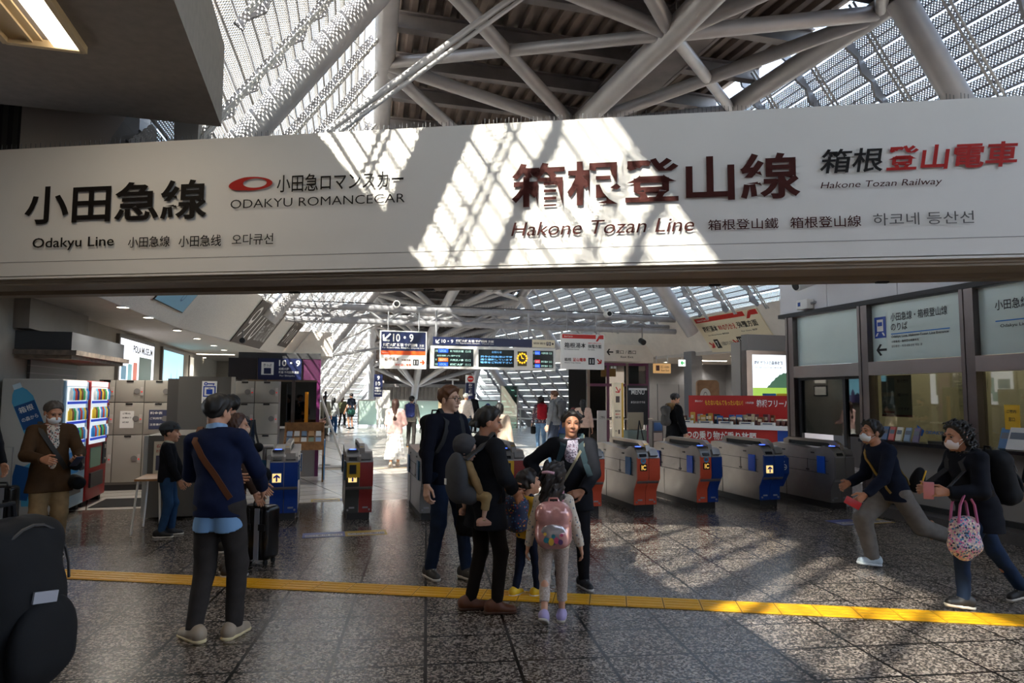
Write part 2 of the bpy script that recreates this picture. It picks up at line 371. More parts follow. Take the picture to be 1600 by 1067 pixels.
def glazing(name, side, zlow, vmin):
    win = tag(thing(name, None, None), kind='structure')
    nrm = Vector((math.cos(R(36))*side, 0, math.sin(R(36))))     # outward
    dn = Vector((T36*side, 0, -1)).normalized()
    def sweep(mbk, z0, sec, vmin):
        vv = [v for v in VS if zd(v) > z0+.12 and zlow(v) < z0+.1 and v >= vmin]; runs = []
        for v in vv:
            if runs and v-runs[-1][-1] < 1.3: runs[-1].append(v)
            else: runs.append([v])
        for rn in runs:
            if len(rn) < 2: continue
            V = []; F = []; k = len(rn)
            for v in rn:
                c = Vector((side_u(side, v, z0), v, z0))+nrm*.06
                for a_, b_ in sec: V.append(c+ax*a_+tn*b_)
            for i in range(k-1):
                for j in range(4): F.append((i*4+j, i*4+(j+1) % 4, i*4+4+(j+1) % 4, i*4+4+j))
            mbk.add(V, F)
    ax = (dn*.985+nrm*.17).normalized(); tn = ax.cross(Vector((0, 1, 0))); mb = MB(); mf = MB(); z = -2.2
    while z < 8.3:
        sweep(mb, z, ((-.165, -.005), (.165, -.005), (.165, .005), (-.165, .005)), vmin)
        sweep(mf, z, ((.163, -.035), (.192, -.035), (.192, .035), (.163, .035)), vmin); sweep(mf, z, ((-.022, -.025), (.004, -.025), (.004, -.005), (-.022, -.005)), vmin)
        z += .31
    inB(mb.build('louvre_panels', lou, win)); inB(mf.build('louvre_bars', mullm, win))
    mb = MB(); V = []; F = []
    vv = [v for v in VS if zd(v) > zlow(v)]
    for v in vv:
        for z in (zd(v), zlow(v)): V.append(Vector((side_u(side, v, z), v, z))+nrm*.2)
    for i in range(len(vv)-1): F.append((2*i, 2*i+1, 2*i+3, 2*i+2))
    mb.add(V, F); inB(mb.build('pane', pane, win))
    k = 0; v = -9.0
    while v < 38.9:
        zt, zb = zd(v), zlow(v)
        if zt > zb+.3:
            a = Vector((side_u(side, v, zt), v, zt)); b = Vector((side_u(side, v, zb), v, zb)); L_ = (b-a).length
            mb = MB()
            if k % 2 == 0:          # scalloped rib: one bump per louvre pair
                m = max(4, int(L_/.12)); V = []; F = []
                for i in range(m+1):
                    c = a+(b-a)*(i/m); dpt = .10+.05*math.sin(i*math.pi/2)
                    for du, dd in ((-.026, -.03), (.026, -.03), (.026, dpt), (-.026, dpt)): V.append(c-nrm*dd+Vector((0, du, 0)))
                for i in range(m):
                    for j in range(4): F.append((i*4+j, i*4+(j+1) % 4, i*4+4+(j+1) % 4, i*4+4+j))
                mb.add(V, F); inB(mb.build('mullion', mullm, win))
            else:
                for o in (-.045, .045): mb.tube([a-nrm*.3+Vector((0, o, 0)), b-nrm*.3+Vector((0, o, 0))], .022, 6)
                m = int(L_/1.3)
                for i in range(m): 
                    c = a+(b-a)*((i+.5)/m); mb.tube([c, c-nrm*.3+Vector((0, .05, 0))], .012, 5)
                inB(mb.build('rod_pair', rodm, win))
        k += 1; v += .66
    return win
glazing('window_1', -1, lambda v: (5.95 if v < 8.4 else 4.2) if v < 24.6 else -1.2, -12)
glazing('window_2', 1, lambda v: 4.2 if v < 25.8 else -1.2, 5.6)  # louvres left off the unseen stretch near the camera, to let in more daylight
for side, vs2 in ((-1, (-4.5, -.2, 4.3, 9.55, 19.0, 28.6, 36)), (1, (-4.5, 3.2, 8.0, 19.0, 28.4, 36))):
    nrm = Vector((math.cos(R(36))*side, 0, math.sin(R(36))))
    for v in vs2:
        zb = (5.9 if v < 8.3 else 3.9) if v < 25 and side < 0 else (3.9 if v < 25 else -1)
        beam('roof_beam_rib', [Vector((side_u(side, v, z), v, z))-nrm*.42 for z in (zd(v)-.3, zb)], .2, 18)
# the smaller inclined pipe pair crossing in front of the post and the tie rods far off
pa, pb = on_B(488, 222, v=8.6), on_B(830, -25, v=8.6)
beam('roof_beam_pipe', [pa, pb], .045, 8); beam('roof_beam_pipe', [pa-Vector((0, 0, .12)), pb-Vector((0, 0, .12))], .03, 8)
beam('roof_beam_tie', [(0.0, 28.3, 3.5), (3.2, 29, 5.2)], .05, 8); beam('roof_beam_tie', [(0.0, 28.3, 3.2), (3.4, 30, 3.9)], .06, 8)
# ---------------------------------------------------------------- concrete eaves
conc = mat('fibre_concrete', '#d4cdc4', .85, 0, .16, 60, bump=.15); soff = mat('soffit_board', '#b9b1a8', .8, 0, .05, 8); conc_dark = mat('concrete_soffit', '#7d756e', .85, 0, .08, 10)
def prismB(name, poly, v0, v1, m, kind='structure', parent=None):
    mb = MB(); mb.prism(poly, v0, v1, axes=(0, 2, 1)); return inB(mb.build(name, m, parent, kind))
def sl(z, side, v=20, off=0): return side_u(side, v, z)+off*side
# near block over the plaza (its corner shows at the top of the frame)
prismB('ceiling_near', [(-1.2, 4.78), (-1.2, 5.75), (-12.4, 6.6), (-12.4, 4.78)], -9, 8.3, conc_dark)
prismB('ceiling_gap_cover', [(-2.15, 5.45), (-2.15, 5.9), (-12.4, 6.6), (-12.4, 5.45)], 8.3, 9.75, conc_dark)  # unseen cover, added to keep sun out of the gap behind the block
# sloped fascias, left and right, following the glass slope
mb = MB()
def fascia(name, side, v0, v1, zb, zt, m):
    V = []; F = []; vv = list(np.linspace(v0, v1, 7))
    for v in vv:
        a, b = side_u(side, v, zb), side_u(side, v, zt); V += [(a, v, zb), (b, v, zt), (b+side*.12, v, zt), (a+side*.12, v, zb+.02)]
    for i in range(6): F += [(4*i+j, 4*i+(j+1) % 4, 4*i+4+(j+1) % 4, 4*i+4+j) for j in range(4)]
    F += [(0, 3, 2, 1), (24, 25, 26, 27)]
    mb = MB(); mb.add(V, F); return inB(mb.build(name, m, kind='structure'))
ZF, ZT = 3.05, 4.22
fascia('trim_1', -1, 9.3, 18, ZF, ZT, conc); fascia('trim_2', -1, 18, 24.6, ZF, ZT, conc)
fascia('trim_3', 1, 10.4, 18, ZF, ZT, mat('fascia_panel', '#dcd3c9', .7, 0, .05, 4)); fascia('trim_4', 1, 18, 25.8, ZF, ZT, M['fascia_panel'])
# soffits
slab('ceiling_left', [(-12, 9.35), (side_u(-1, 9.35, 3.05)-.02, 9.35), (side_u(-1, 15, 3.05)-.02, 15), (side_u(-1, 22, 3.05)-.02, 22), (side_u(-1, 24.6, 3.05)-.02, 24.6), (side_u(-1, 24.6, 3.05)-.02, 40), (-12, 40)], 3.2, soff)
slab('ceiling_right', [(side_u(1, 10.4, 3.05)+.02, 10.4), (22, 10.4), (22, 40), (13.4, 40), (side_u(1, 25.8, 3.05)+.02, 25.8), (side_u(1, 15, 3.05)+.02, 15)], 3.2, soff)
# ---------------------------------------------------------------- outer walls
cream_wall = mat('wall_cream', '#8f887e', .75, 0, .06, 5); grey_wall = mat('wall_grey', '#77777a', .7, 0, .05, 4); corr = mat_stripes('corrugated', '#8d8a84', '#5e5b57', 16, 0, .6, .62)
mb = MB(); mb.box((-4.35, 24, 1.6), (.3, 32, 3.2)); inB(mb.build('wall_left', cream_wall, kind='structure'))
mb = MB(); mb.box((-6.2, 12.2, 1.6), (4, .3, 3.2)); inB(mb.build('wall_left_shop', corr, kind='structure'))
mb = MB(); mb.box((-3.2, 30.5, 1.6), (2.0, .3, 3.2)); inB(mb.build('wall_far_left', cream_wall, kind='structure'))
mb = MB(); mb.box((16.6, 26, 1.6), (.3, 30, 3.2)); inB(mb.build('wall_right', grey_wall, kind='structure'))
mb = MB(); mb.box((14.9, 25.6, 1.6), (4, .3, 3.2)); mb.box((11.95, 20.4, 1.6), (.4, .5, 3.2)); inB(mb.build('wall_right_bay', grey_wall, kind='structure'))
# behind the camera: the rest of the plaza
plaza = mat('plaza_wall', '#6a635c', .8)
mb = MB(); mb.box((-12.2, 0, 3), (.3, 20, 6.5)); inB(mb.build('wall_plaza_left', plaza, kind='structure'))
mb = MB(); mb.box((3, -10, 3.2), (31, .3, 6.4)); inB(mb.build('wall_plaza_back', plaza, kind='structure'))  # unseen; height chosen for the daylight coming in over its top
mb = MB(); mb.box((18.2, 0, 2), (.3, 20, 4.4)); inB(mb.build('wall_plaza_right', plaza, kind='structure'))
# ---------------------------------------------------------------- the cross beam that carries the big fascia board
beamm = mat('beam_paint', '#8a7a68', .6, 0, .06, 3)
mb = MB(); mb.box((-.55, 6.62, 3.46), (12.9, .74, 1.22)); mb.box((-.7, 6.45, 2.84), (13.2, .36, .03)); mb.box((-.7, 6.9, 2.83), (13.2, .2, .05)); mb.box((-.7, 6.68, 2.87), (13.2, .1, .03), mi=1)
for x in (-7.2, 2.55, 1.0, -1.9, -3.4): mb.box((x, 6.9, 2.8), (.11, .05, .02), mi=1)
inA(mb.build('beam', [beamm, M['black']], kind='structure'))
# ================================================================ the big fascia board
FAS_V = 6.2
fas = thing('fascia_board', 'long white overhead fascia board with black and brown line names spanning the whole hall', 'sign', PA(-7.4, FAS_V, 2.89), ROT_A)
fas_w = mat('fascia_white', '#d3cdc5', .55, 0, .02, 1.5, spec=.25)
mb = MB(); mb.box((6.8, .02, .70), (13.0, .04, 1.36)); mb.box((6.8, .1, .0), (13.0, .2, .02)); mb.box((6.8, -.001, .165), (13.0, .004, .004), mi=1)
mb.build('panel', [fas_w, M['midgrey']], fas)
mb = MB()
for i in range(330): mb.box((.35+i*.039, .06+.02*(i % 3), 1.42), (.004, .004, .08))
mb.box((6.8, .07, 1.385), (13.0, .05, .012)); tag(mb.build('bird_spikes', M['dark_steel'], fas), kind='stuff')
def fbox(x0, y0, x1, y1):
    """pixel box -> (x, z, w, h) on the board"""
    a, b = on_A(x0, y1, FAS_V), on_A(x1, y0, FAS_V); return a.x+7.4, a.z-2.89, b.x-a.x, b.z-a.z
fink = mat('fascia_ink', '#17120f', .6, spec=.15); fbr = mat('fascia_brown', '#3c120a', .6, spec=.15); fred = mat('fascia_red', '#a01a12', .6, spec=.2); fgr = mat('fascia_grey', '#55504c', .6, spec=.2)
def fas_text(s, box, m, bold=.012, shear=0):
    x, z, wd, h = fbox(*box); mb = MB(); txt_into(mb, s, x, z, wd, h, y=.024, bold=bold, shear=shear); return mb.build('lettering', m, fas)
fas_text('小田急線', (40, 280, 327, 352), fink, .02)
fas_text('Odakyu Line', (53, 369, 181, 393), fink, .01)
fas_text('小田急線', (202, 369, 268, 388), fink, .008); fas_text('小田急线', (281, 367, 348, 387), fink, .008); fas_text('오다큐선', (364, 365, 429, 384), fink, .004)
fas_text('小田急ロマンスカー', (434, 266, 632, 302), fink, .008); fas_text('ODAKYU ROMANCECAR', (362, 303, 634, 327), fink, -.004)
x, z, wd, h = fbox(359, 276, 428, 300); mb = MB()
n = 40; V = []
for i in range(n):
    t = 2*math.pi*i/n; V.append((x+wd*(.5+.5*math.cos(t))*(1 if math.cos(t) > 0 else 1), -.024, z+h*(.5+.5*math.sin(t))-(h*.18 if math.cos(t) < -.3 else 0)*(-math.cos(t)-.3)))
for i in range(n):
    t = 2*math.pi*i/n; V.append((x+wd*(.6+.27*math.cos(t)), -.024, z+h*(.53+.34*math.sin(t))))
mb.add(V, [(i, (i+1) % n, n+(i+1) % n, n+i) for i in range(n)]); mb.build('emblem', fred, fas)
fas_text('箱根登山線', (800, 238, 1248, 326), fbr, .02); fas_text('Hakone Tozan Line', (799, 340, 1084, 370), fbr, .0, .22)
fas_text('箱根登山鐵', (1106, 341, 1215, 361), fbr, .006); fas_text('箱根登山線', (1234, 337, 1344, 358), fbr, .006); fas_text('하코네 등산선', (1363, 330, 1519, 354), fgr, 0)
fas_text('箱根', (1280, 231, 1377, 273), fink, .014, .14); fas_text('登山電車', (1383, 221, 1588, 269), fred, .022, .14)
fas_text('Hakone Tozan Railway', (1281, 279, 1470, 299), fbr, 0, .2)
# ================================================================ hanging signs
def hang_root(name, label, v, x0, y0, x1, y1, cat='sign'):
    """a board at concourse distance v filling the pixel box: returns root (at lower-left corner) and its size"""
    a, b = on_B(x0, y1, v=v), on_B(x1, y0, v=v); c, d = on_B(x0, y0, v=v), on_B(x1, y1, v=v)
    z0, z1 = (a.z+d.z)/2, (b.z+c.z)/2
    r = thing(name, label, cat, PB(a.x, v, z0), ROT_B); return r, b.x-a.x, z1-z0
def rods(r, xs, z0, L_, m=None, rr=.018, y=.06):
    for x in xs:
        mb = MB(); mb.tube([(x, y, z0), (x, y, z0+L_)], rr, 8); mb.build('hanger_rod', m or M['grey_steel'], r)
VT = 20.2          # pipe truss
ZTB, ZTT = 3.83, 4.22
tr_ = thing('pipe_truss', 'long white pipe truss crossing the hall above the hanging signs', 'truss', PB(5, VT, ZTB), ROT_B)
x0, x1 = -6.05, 6.2
for (y, z, r_) in ((0, 0, .085), (0, .4, .095), (.45, .2, .07)):
    mb = MB(); mb.tube([(x0, y, z), (x1, y, z)], r_, 12); mb.build('chord', M['grey_steel'], tr_)
k = 0; x = x0+.3
while x < x1-.9:
    mb = MB(); s = .62
    mb.tube([(x, 0, 0), (x+s, 0, .4)], .035, 8); mb.tube([(x+s, 0, .4), (x+2*s, 0, 0)], .035, 8); mb.tube([(x, 0, 0), (x+s, .45, .2)], .03, 8); mb.tube([(x+s, .45, .2), (x+2*s, 0, .4)], .03, 8)
    mb.build('lattice_web', M['grey_steel'], tr_); x += 2*s
mb = MB(); mb.tube([(x0, -.02, .53), (x1, -.02, .53)], .02, 6)
for i in range(150): mb.box((x0+.1+i*.086, .0, .56), (.006, .006, .1))
tag(mb.build('bird_spikes', M['dark_steel'], tr_), kind='stuff')
dark_t = mat('board_frame', '#d8d5cf', .4)
sg_navy = mat('sign_navy', '#141d45', .4); sg_white = mat('sign_white', '#e9e5dd', .4); sg_or = mat('sign_orange', '#ee5a16', .4); sg_cream = mat('sign_cream', '#e3d6b8', .4); sg_red = mat('sign_red', '#c22018', .4)
# platform sign, navy over white
VS1 = 19.2
r, wd, h = hang_root('hanging_sign', 'navy and white hanging platform sign with an orange stripe, numbers 10 and 9', VS1, 593, 517, 667, 576)
mb = MB(); mb.box((wd/2, .06, h/2), (wd, .12, h)); mb.build('frame', M['white'], r)
mb = MB(); e = .03
rect_into(mb, e, h*.47, wd-e, h-e, .004, 0); rect_into(mb, e, h*.36, wd-e, h*.47, .004, 1); rect_into(mb, e, e, wd-e, h*.36, .004, 2); rect_into(mb, wd*.71, h*.09, wd*.83, h*.25, .006, 3); mb.build('face_panel', [sg_navy, sg_or, sg_white, M['ink']], r)
mb = MB(); arrow_into(mb, wd*.14, h*.82, h*.27, 225, h*.045, .008); txt_into(mb, '10・9', wd*.27, h*.71, wd*.44, h*.21, y=.008, bold=.02)
txt_into(mb, '相模大野 新宿 千代田線', wd*.06, h*.585, wd*.74, h*.085, y=.008, bold=.03); txt_into(mb, '方面', wd*.84, h*.585, wd*.1, h*.065, y=.008); txt_into(mb, 'For Sagami-Ono, Shinjuku, Chiyoda Line', wd*.05, h*.52, wd*.9, h*.05, y=.008, bold=.02)
txt_into(mb, '11', wd*.735, h*.12, wd*.07, h*.1, y=.008, bold=.03); txt_into(mb, 'Hakone Railway', wd*.05, h*.4, wd*.13, h*.03, y=.008); mb.build('lettering', M['white'], r)
mb = MB(); txt_into(mb, '箱根湯本', wd*.1, h*.2, wd*.31, h*.1, y=.008); txt_into(mb, '強羅方面', wd*.46, h*.2, wd*.2, h*.055, y=.008); mb.build('lettering', mat('sign_brown', '#6b4631', .4), r)
mb = MB(); txt_into(mb, '箱根登山電車', wd*.33, h*.07, wd*.34, h*.06, y=.008, bold=.02); arrow_into(mb, wd*.91, h*.17, wd*.11, 0, h*.035, .008); mb.build('lettering', sg_or, r)
rods(r, (wd*.17, wd*.83), h, .55); mb = MB()
for i in range(28): mb.box((.05+i*(wd-.1)/27, .06, h+.06), (.004, .004, .12))
tag(mb.build('bird_spikes', M['dark_steel'], r), kind='stuff')
# departure board
r, wd, h = hang_root('departure_board', 'wide departure board of dark screens with a navy header and a round clock', VS1, 673, 528, 868, 577, 'departure board')
zs = h*.71
mb = MB(); mb.box((wd*.5, .1, zs*.5), (wd, .2, zs)); mb.build('frame', dark_t, r)
mb = MB(); mb.box((wd*.41, .07, zs+(h-zs)*.52), (wd*.79, .12, (h-zs)*.86)); mb.build('header', sg_navy, r)
mb = MB(); mb.box((wd*.9, .07, zs+(h-zs)*.52), (wd*.19, .12, (h-zs)*.86)); mb.build('header', sg_cream, r)
mb = MB(); arrow_into(mb, wd*.05, h*.85, h*.17, 225, h*.03, .004+.0, o=(0, .0, 0)); txt_into(mb, '10・9', wd*.08, h*.8, wd*.09, h*.11, bold=.02, y=.004); txt_into(mb, '相模大野 新宿 千代田線 方面', wd*.19, h*.84, wd*.3, h*.08, bold=.03, y=.004); txt_into(mb, 'For Sagami-Ono, Shinjuku, Chiyoda Line', wd*.19, h*.78, wd*.3, h*.04, y=.004)
mb.build('lettering', M['white'], r)
mb = MB(); txt_into(mb, '箱根湯本 強羅方面', wd*.815, h*.83, wd*.1, h*.07, y=.004); arrow_into(mb, wd*.975, h*.86, wd*.02, -45, h*.03, .004); rect_into(mb, wd*.923, h*.8, wd*.94, h*.92, .003); rect_into(mb, wd*.944, h*.8, wd*.961, h*.92, .003); mb.build('lettering', mat('sign_dk', '#3a2018', .4), r)
mb = MB(); txt_into(mb, '7', wd*.927, h*.82, wd*.009, h*.08, y=.008, bold=.02); txt_into(mb, '11', wd*.947, h*.82, wd*.011, h*.08, y=.008, bold=.02); mb.build('lettering', M['white'], r)
scr = mat('screen_dark', '#0c1413', .2); sblue = mat('screen_blue', '#0c3fc0', .3, emit=1.0); sora = mat('screen_orange', '#c55a1a', .3, emit=.8); sred = mat('screen_red', '#a81232', .3, emit=.8); sgreen = mat('screen_text', '#7f9e94', .3, emit=.7); sbl2 = mat('screen_text_blue', '#5a92c2', .3, emit=.7); samb = mat('clock_amber', '#f0a516', .3, emit=1.2)
def screen(x0, x1, rows, mdl=None):
    z0, z1 = zs*.1, zs*.88
    mb = MB(); mb.box(((x0+x1)/2, -.002, (z0+z1)/2), (x1-x0, .01, z1-z0)); p = mb.build('screen', scr, r)
    W = x1-x0
    for i, (c, t, n) in enumerate(rows):
        z = z1-(i+1)*(z1-z0)/len(rows)+(z1-z0)/len(rows)*.2; hh = (z1-z0)/len(rows)*.6
        if c is not None:
            mb = MB(); rect_into(mb, x0+W*.1, z-hh*.2, x0+W*.35, z+hh*1.15, .01); mb.build('train_type', c, p)
            mb = MB(); txt_into(mb, 'LOCAL' if c is sblue else 'RAPID', x0+W*.14, z, W*.17, hh*.8, y=.012); txt_into(mb, n, x0+W*.03, z, None, hh*.8, y=.012); txt_into(mb, t, x0+W*.4, z, W*.34, hh*.8, y=.012, bold=.03); txt_into(mb, '15:1%d' % i, x0+W*.79, z, W*.14, hh*.8, y=.012); mb.build('lettering', sgreen, p)
        elif t:
            mb = MB(); txt_into(mb, t, x0+W*.06, z, W*.6, hh*.6, y=.012); mb.build('lettering', sgreen, p)
screen(wd*.025, wd*.33, [(sblue, '新松田方面', '10'), (None, '相模大野行', ''), (sora, '片瀬江ノ島', '9'), (sblue, '相模大野', '10')])
screen(wd*.37, wd*.655, [])
mb = MB(); txt_into(mb, 'お知らせ', wd*.475, zs*.72, wd*.08, zs*.1, y=.012)
for k in range(3): txt_into(mb, ('只今小田急線は平常', '通り運転しています', '電車をご利用下さい')[k], wd*.385, zs*(.52-.13*k), wd*.255, zs*.09, y=.012, bold=.02)
mb.build('lettering', sbl2, r)
mb = MB(); mb.box((wd*.722, -.002, zs*.5), (wd*.075, .012, zs*.66)); ck = mb.build('clock', mat('clock_face', '#4a4208', .3), r)
mb = MB(); cx, cz = wd*.722, zs*.52; rr = zs*.25
for i in range(12):
    a = math.pi*i/6; disc_into(mb, cx+rr*.85*math.cos(a), cz+rr*.85*math.sin(a), rr*.17, rr*.17, .012, n=10)
mb.build('hour_mark', samb, ck)
mb = MB(); mb.box((cx-rr*.13, -.012, cz+rr*.3), (rr*.12, .004, rr*.75), Matrix.Rotation(R(-22), 3, 'Y')); mb.box((cx+rr*.1, -.012, cz-rr*.02), (rr*.45, .004, rr*.13), Matrix.Rotation(R(15), 3, 'Y')); mb.build('clock_hand', samb, ck)
screen(wd*.81, wd*.98, [(sblue, '小田原方面', '11'), (None, '', ''), (sred, '箱根湯本', '7'), (sblue, '箱根湯本', '11')])
rods(r, (wd*.04, wd*.78), h, .75, rr=.03); mb = MB()
for i in range(60): mb.box((.08+i*(wd-.2)/59, .06, h+.05), (.004, .004, .11))
tag(mb.build('bird_spikes', M['dark_steel'], r), kind='stuff')
# transfer sign, cream with a red band
def transfer_sign(r, wd, h, wide=False):
    mb = MB(); mb.box((wd/2, .05, h/2), (wd, .1, h)); mb.build('frame', sg_cream if wide else M['white'], r)
    mb = MB(); rect_into(mb, wd*.02, h*.87, wd*.8, h*.985, .004); mb.add([(wd*.88, -.004, h*.985), (wd*.80, -.004, h*.80), (wd*.845, -.004, h*.80), (wd*.9, -.004, h*.9)], [(0, 1, 2, 3)]); rect_into(mb, wd*.89, h*.87, wd*.985, h*.985, .004); mb.build('red_band', sg_red, r)
    mb = MB(); txt_into(mb, 'Hakone Tozan Line', wd*.06, h*.905, wd*.2, h*.045, y=.008); mb.build('lettering', sg_white, r)
r, wd, h = hang_root('hanging_sign', 'cream hanging sign with a red band and platform number 11, right of the departure board', VS1, 877, 522, 944, 577)
transfer_sign(r, wd, h)
mb = MB(); txt_into(mb, '箱根湯本', wd*.07, h*.6, wd*.5, h*.15, y=.006, bold=.015); txt_into(mb, '強羅方面', wd*.62, h*.6, wd*.31, h*.11, y=.006, bold=.02); txt_into(mb, 'For Hakone-Yumoto', wd*.07, h*.545, wd*.34, h*.035, y=.006); txt_into(mb, 'For Gora', wd*.62, h*.545, wd*.15, h*.035, y=.006); txt_into(mb, '箱根', wd*.07, h*.22, wd*.16, h*.1, y=.006); txt_into(mb, 'Hakone Tozan Railway', wd*.07, h*.16, wd*.38, h*.035, y=.006)
rect_into(mb, wd*.625, h*.135, wd*.775, h*.33, .005); mb.build('lettering', M['ink'], r)
mb = MB(); txt_into(mb, '登山電車', wd*.26, h*.22, wd*.31, h*.1, y=.006, bold=.02); txt_into(mb, '箱根登山電車のりかえ', wd*.62, h*.73, wd*.31, h*.035, y=.006); arrow_into(mb, wd*.88, h*.23, wd*.14, -45, wd*.03, .006); mb.build('lettering', sg_red, r)
mb = MB(); txt_into(mb, '11', wd*.66, h*.17, wd*.08, h*.12, y=.008, bold=.03); mb.build('lettering', M['white'], r)
rods(r, (wd*.15, wd*.83), h, .6)
# ---------------------------------------------------------------- boards lying on the sloped fascias
def slope_root(name, label, side, va, vb, zb, zt, cat='sign'):
    """frame with x along the fascia (from its left end seen from the hall), z up the slope"""
    v0, v1 = (va, vb)
    a = Vector((side_u(side, v0, zb), v0, zb)); b = Vector((side_u(side, v1, zb), v1, zb)); t = Vector((side_u(side, v0, zt), v0, zt))
    ex = (b-a).normalized(); ez = (t-a); ez = (ez-ex*ez.dot(ex)); hh = ez.length; ez.normalize(); ey = ez.cross(ex)
    m = Matrix.Rotation(ROT_B, 3, 'Z') @ Matrix((ex, ey, ez)).transposed()
    r = thing(name, label, cat); r.matrix_world = Matrix.Translation(PB(*(a-ey*.03))) @ m.to_4x4(); return r, (b-a).length, hh
r, wd, h = slope_root('slope_sign', 'cream transfer sign with red band lying on the sloped fascia above the red counter', 1, 19.25, 16.25, 3.06, 4.16)
transfer_sign(r, wd, h, True)
mb = MB(); txt_into(mb, '箱根湯本', wd*.07, h*.6, wd*.24, h*.16, y=.006, bold=.02); txt_into(mb, '強羅方面', wd*.62, h*.6, wd*.29, h*.16, y=.006, bold=.02); txt_into(mb, 'For Hakone-Yumoto 箱根汤本', wd*.1, h*.5, wd*.34, h*.04, y=.006); txt_into(mb, 'For Gora 强罗', wd*.63, h*.5, wd*.23, h*.04, y=.006)
txt_into(mb, '小田急ロマンスカー', wd*.225, h*.22, wd*.2, h*.1, y=.006); txt_into(mb, '箱根', wd*.6, h*.24, wd*.1, h*.11, y=.006)
rect_into(mb, wd*.13, h*.16, wd*.205, h*.4, .005); rect_into(mb, wd*.5, h*.16, wd*.575, h*.4, .005); mb.build('lettering', M['ink'], r)
mb = MB(); txt_into(mb, '乗換', wd*.325, h*.62, wd*.06, h*.12, y=.006); txt_into(mb, 'のりかえ', wd*.395, h*.6, wd*.2, h*.15, y=.006, bold=.02); txt_into(mb, '登山電車', wd*.71, h*.24, wd*.2, h*.11, y=.006, bold=.02); arrow_into(mb, wd*.07, h*.26, wd*.09, -45, wd*.022, .006); arrow_into(mb, wd*.46, h*.26, wd*.09, -45, wd*.022, .006); mb.build('lettering', sg_red, r)
mb = MB(); txt_into(mb, '7', wd*.15, h*.2, wd*.032, h*.15, y=.008, bold=.02); txt_into(mb, '11', wd*.517, h*.2, wd*.04, h*.15, y=.008, bold=.03); mb.build('lettering', M['white'], r)
pst = mat_stripes('poster_brown', '#55483f', '#4b4039', 30, 2, .6)
r, wd, h = slope_root('slope_poster', 'dark brown poster with large white 910 on the left sloped fascia', -1, 18.95, 21.9, 3.08, 4.18, 'poster')
mb = MB(); mb.box((wd/2, .004, h/2), (wd, .012, h)); mb.build('sheet', pst, r)
mb = MB(); txt_into(mb, '910', wd*.06, h*.12, wd*.46, h*.76, y=.006, bold=-.012, shear=.25)
for k in range(4): txt_into(mb, ('箱根町観光', 'おもてなし', 'ようこそ箱根', 'HAKONE')[k], wd*(.56+.1*k), h*.16, wd*.075, h*(.4+.12*k), y=.006, bold=-.01)
mb.build('lettering', M['white'], r)
r, wd, h = slope_root('slope_poster', 'pale blue framed poster on the left concrete fascia, cut off by the beam', -1, 12.6, 14.6, 3.3, 4.2, 'poster')
mb = MB(); mb.box((wd/2, .004, h/2), (wd, .02, h)); mb.build('frame', M['darkgrey'], r)
mb = MB(); rect_into(mb, .02, .02, wd-.02, h-.02, .008); rect_into(mb, .02, h*.55, wd-.02, h-.02, .009, 1); mb.build('sheet', [mat('poster_blue', '#7fb4cf', .5), mat('poster_pale', '#c9d3c4', .5)], r)
mb = MB(); txt_into(mb, 'はこねのもり', wd*.2, h*.42, wd*.5, h*.16, y=.012); disc_into(mb, wd*.66, h*.26, .1, .1, .012, r0=.7); mb.build('lettering', mat('poster_ink', '#4a6fa0', .5), r)
r, wd, h = slope_root('slope_poster', 'grey brown poster at the far end of the left fascia above the booth', -1, 23.4, 24.5, 3.3, 4.1, 'poster')
mb = MB(); mb.box((wd/2, .004, h/2), (wd, .012, h)); mb.build('sheet', pst, r); mb = MB(); txt_into(mb, '910', wd*.1, h*.15, wd*.7, h*.6, y=.006, bold=-.012, shear=.2); mb.build('lettering', M['white'], r)
# ---------------------------------------------------------------- far column signs
r, wd, h = hang_root('column_sign', 'narrow navy vertical sign reading 9 and 10 by the far railing', 26, 584, 585, 598, 620)
mb = MB(); mb.box((wd/2, .06, h/2), (wd, .12, h)); mb.build('panel', sg_navy, r); mb = MB(); mb.box((wd/2, .1, -.75), (.06, .06, 1.5)); mb.build('post', M['white'], r)
mb = MB(); txt_into(mb, '9', wd*.36, h*.76, None, h*.18, y=.004, bold=.02); txt_into(mb, '10', wd*.2, h*.5, None, h*.18, y=.004, bold=.02); txt_into(mb, '相模大野', wd*.1, h*.34, wd*.7, h*.1, y=.004, bold=.02); txt_into(mb, '新宿方面', wd*.1, h*.22, wd*.8, h*.1, y=.004, bold=.02); txt_into(mb, 'Shinjuku', wd*.1, h*.1, wd*.8, h*.07, y=.004); mb.build('lettering', M['white'], r)
r, wd, h = hang_root('column_sign', 'navy vertical sign topped by a white no-entry panel', 26, 728, 586, 742, 623)
mb = MB(); mb.box((wd/2, .06, h*.34), (wd, .12, h*.68)); mb.build('panel', sg_navy, r); mb = MB(); mb.box((wd/2, .06, h*.84), (wd, .12, h*.32)); mb.build('panel', M['white'], r); mb = MB(); mb.box((wd/2, .1, -.78), (.08, .06, 1.6)); mb.build('post', M['grey_steel'], r)
mb = MB(); disc_into(mb, wd/2, h*.84, wd*.36, wd*.36, .004); mb.build('no_entry_disc', sg_red, r)
mb = MB(); rect_into(mb, wd*.25, h*.82, wd*.75, h*.86, .008); 
for k, c in enumerate('お客様用'): txt_into(mb, c, wd*.28, h*(.53-.14*k), wd*.44, h*.11, y=.004, bold=.03)
mb.build('lettering', M['white'], r)
r, wd, h = hang_root('hanging_sign', 'small brown hanging sign with a pictogram under the right soffit', 20.5, 1023, 568, 1048, 583)
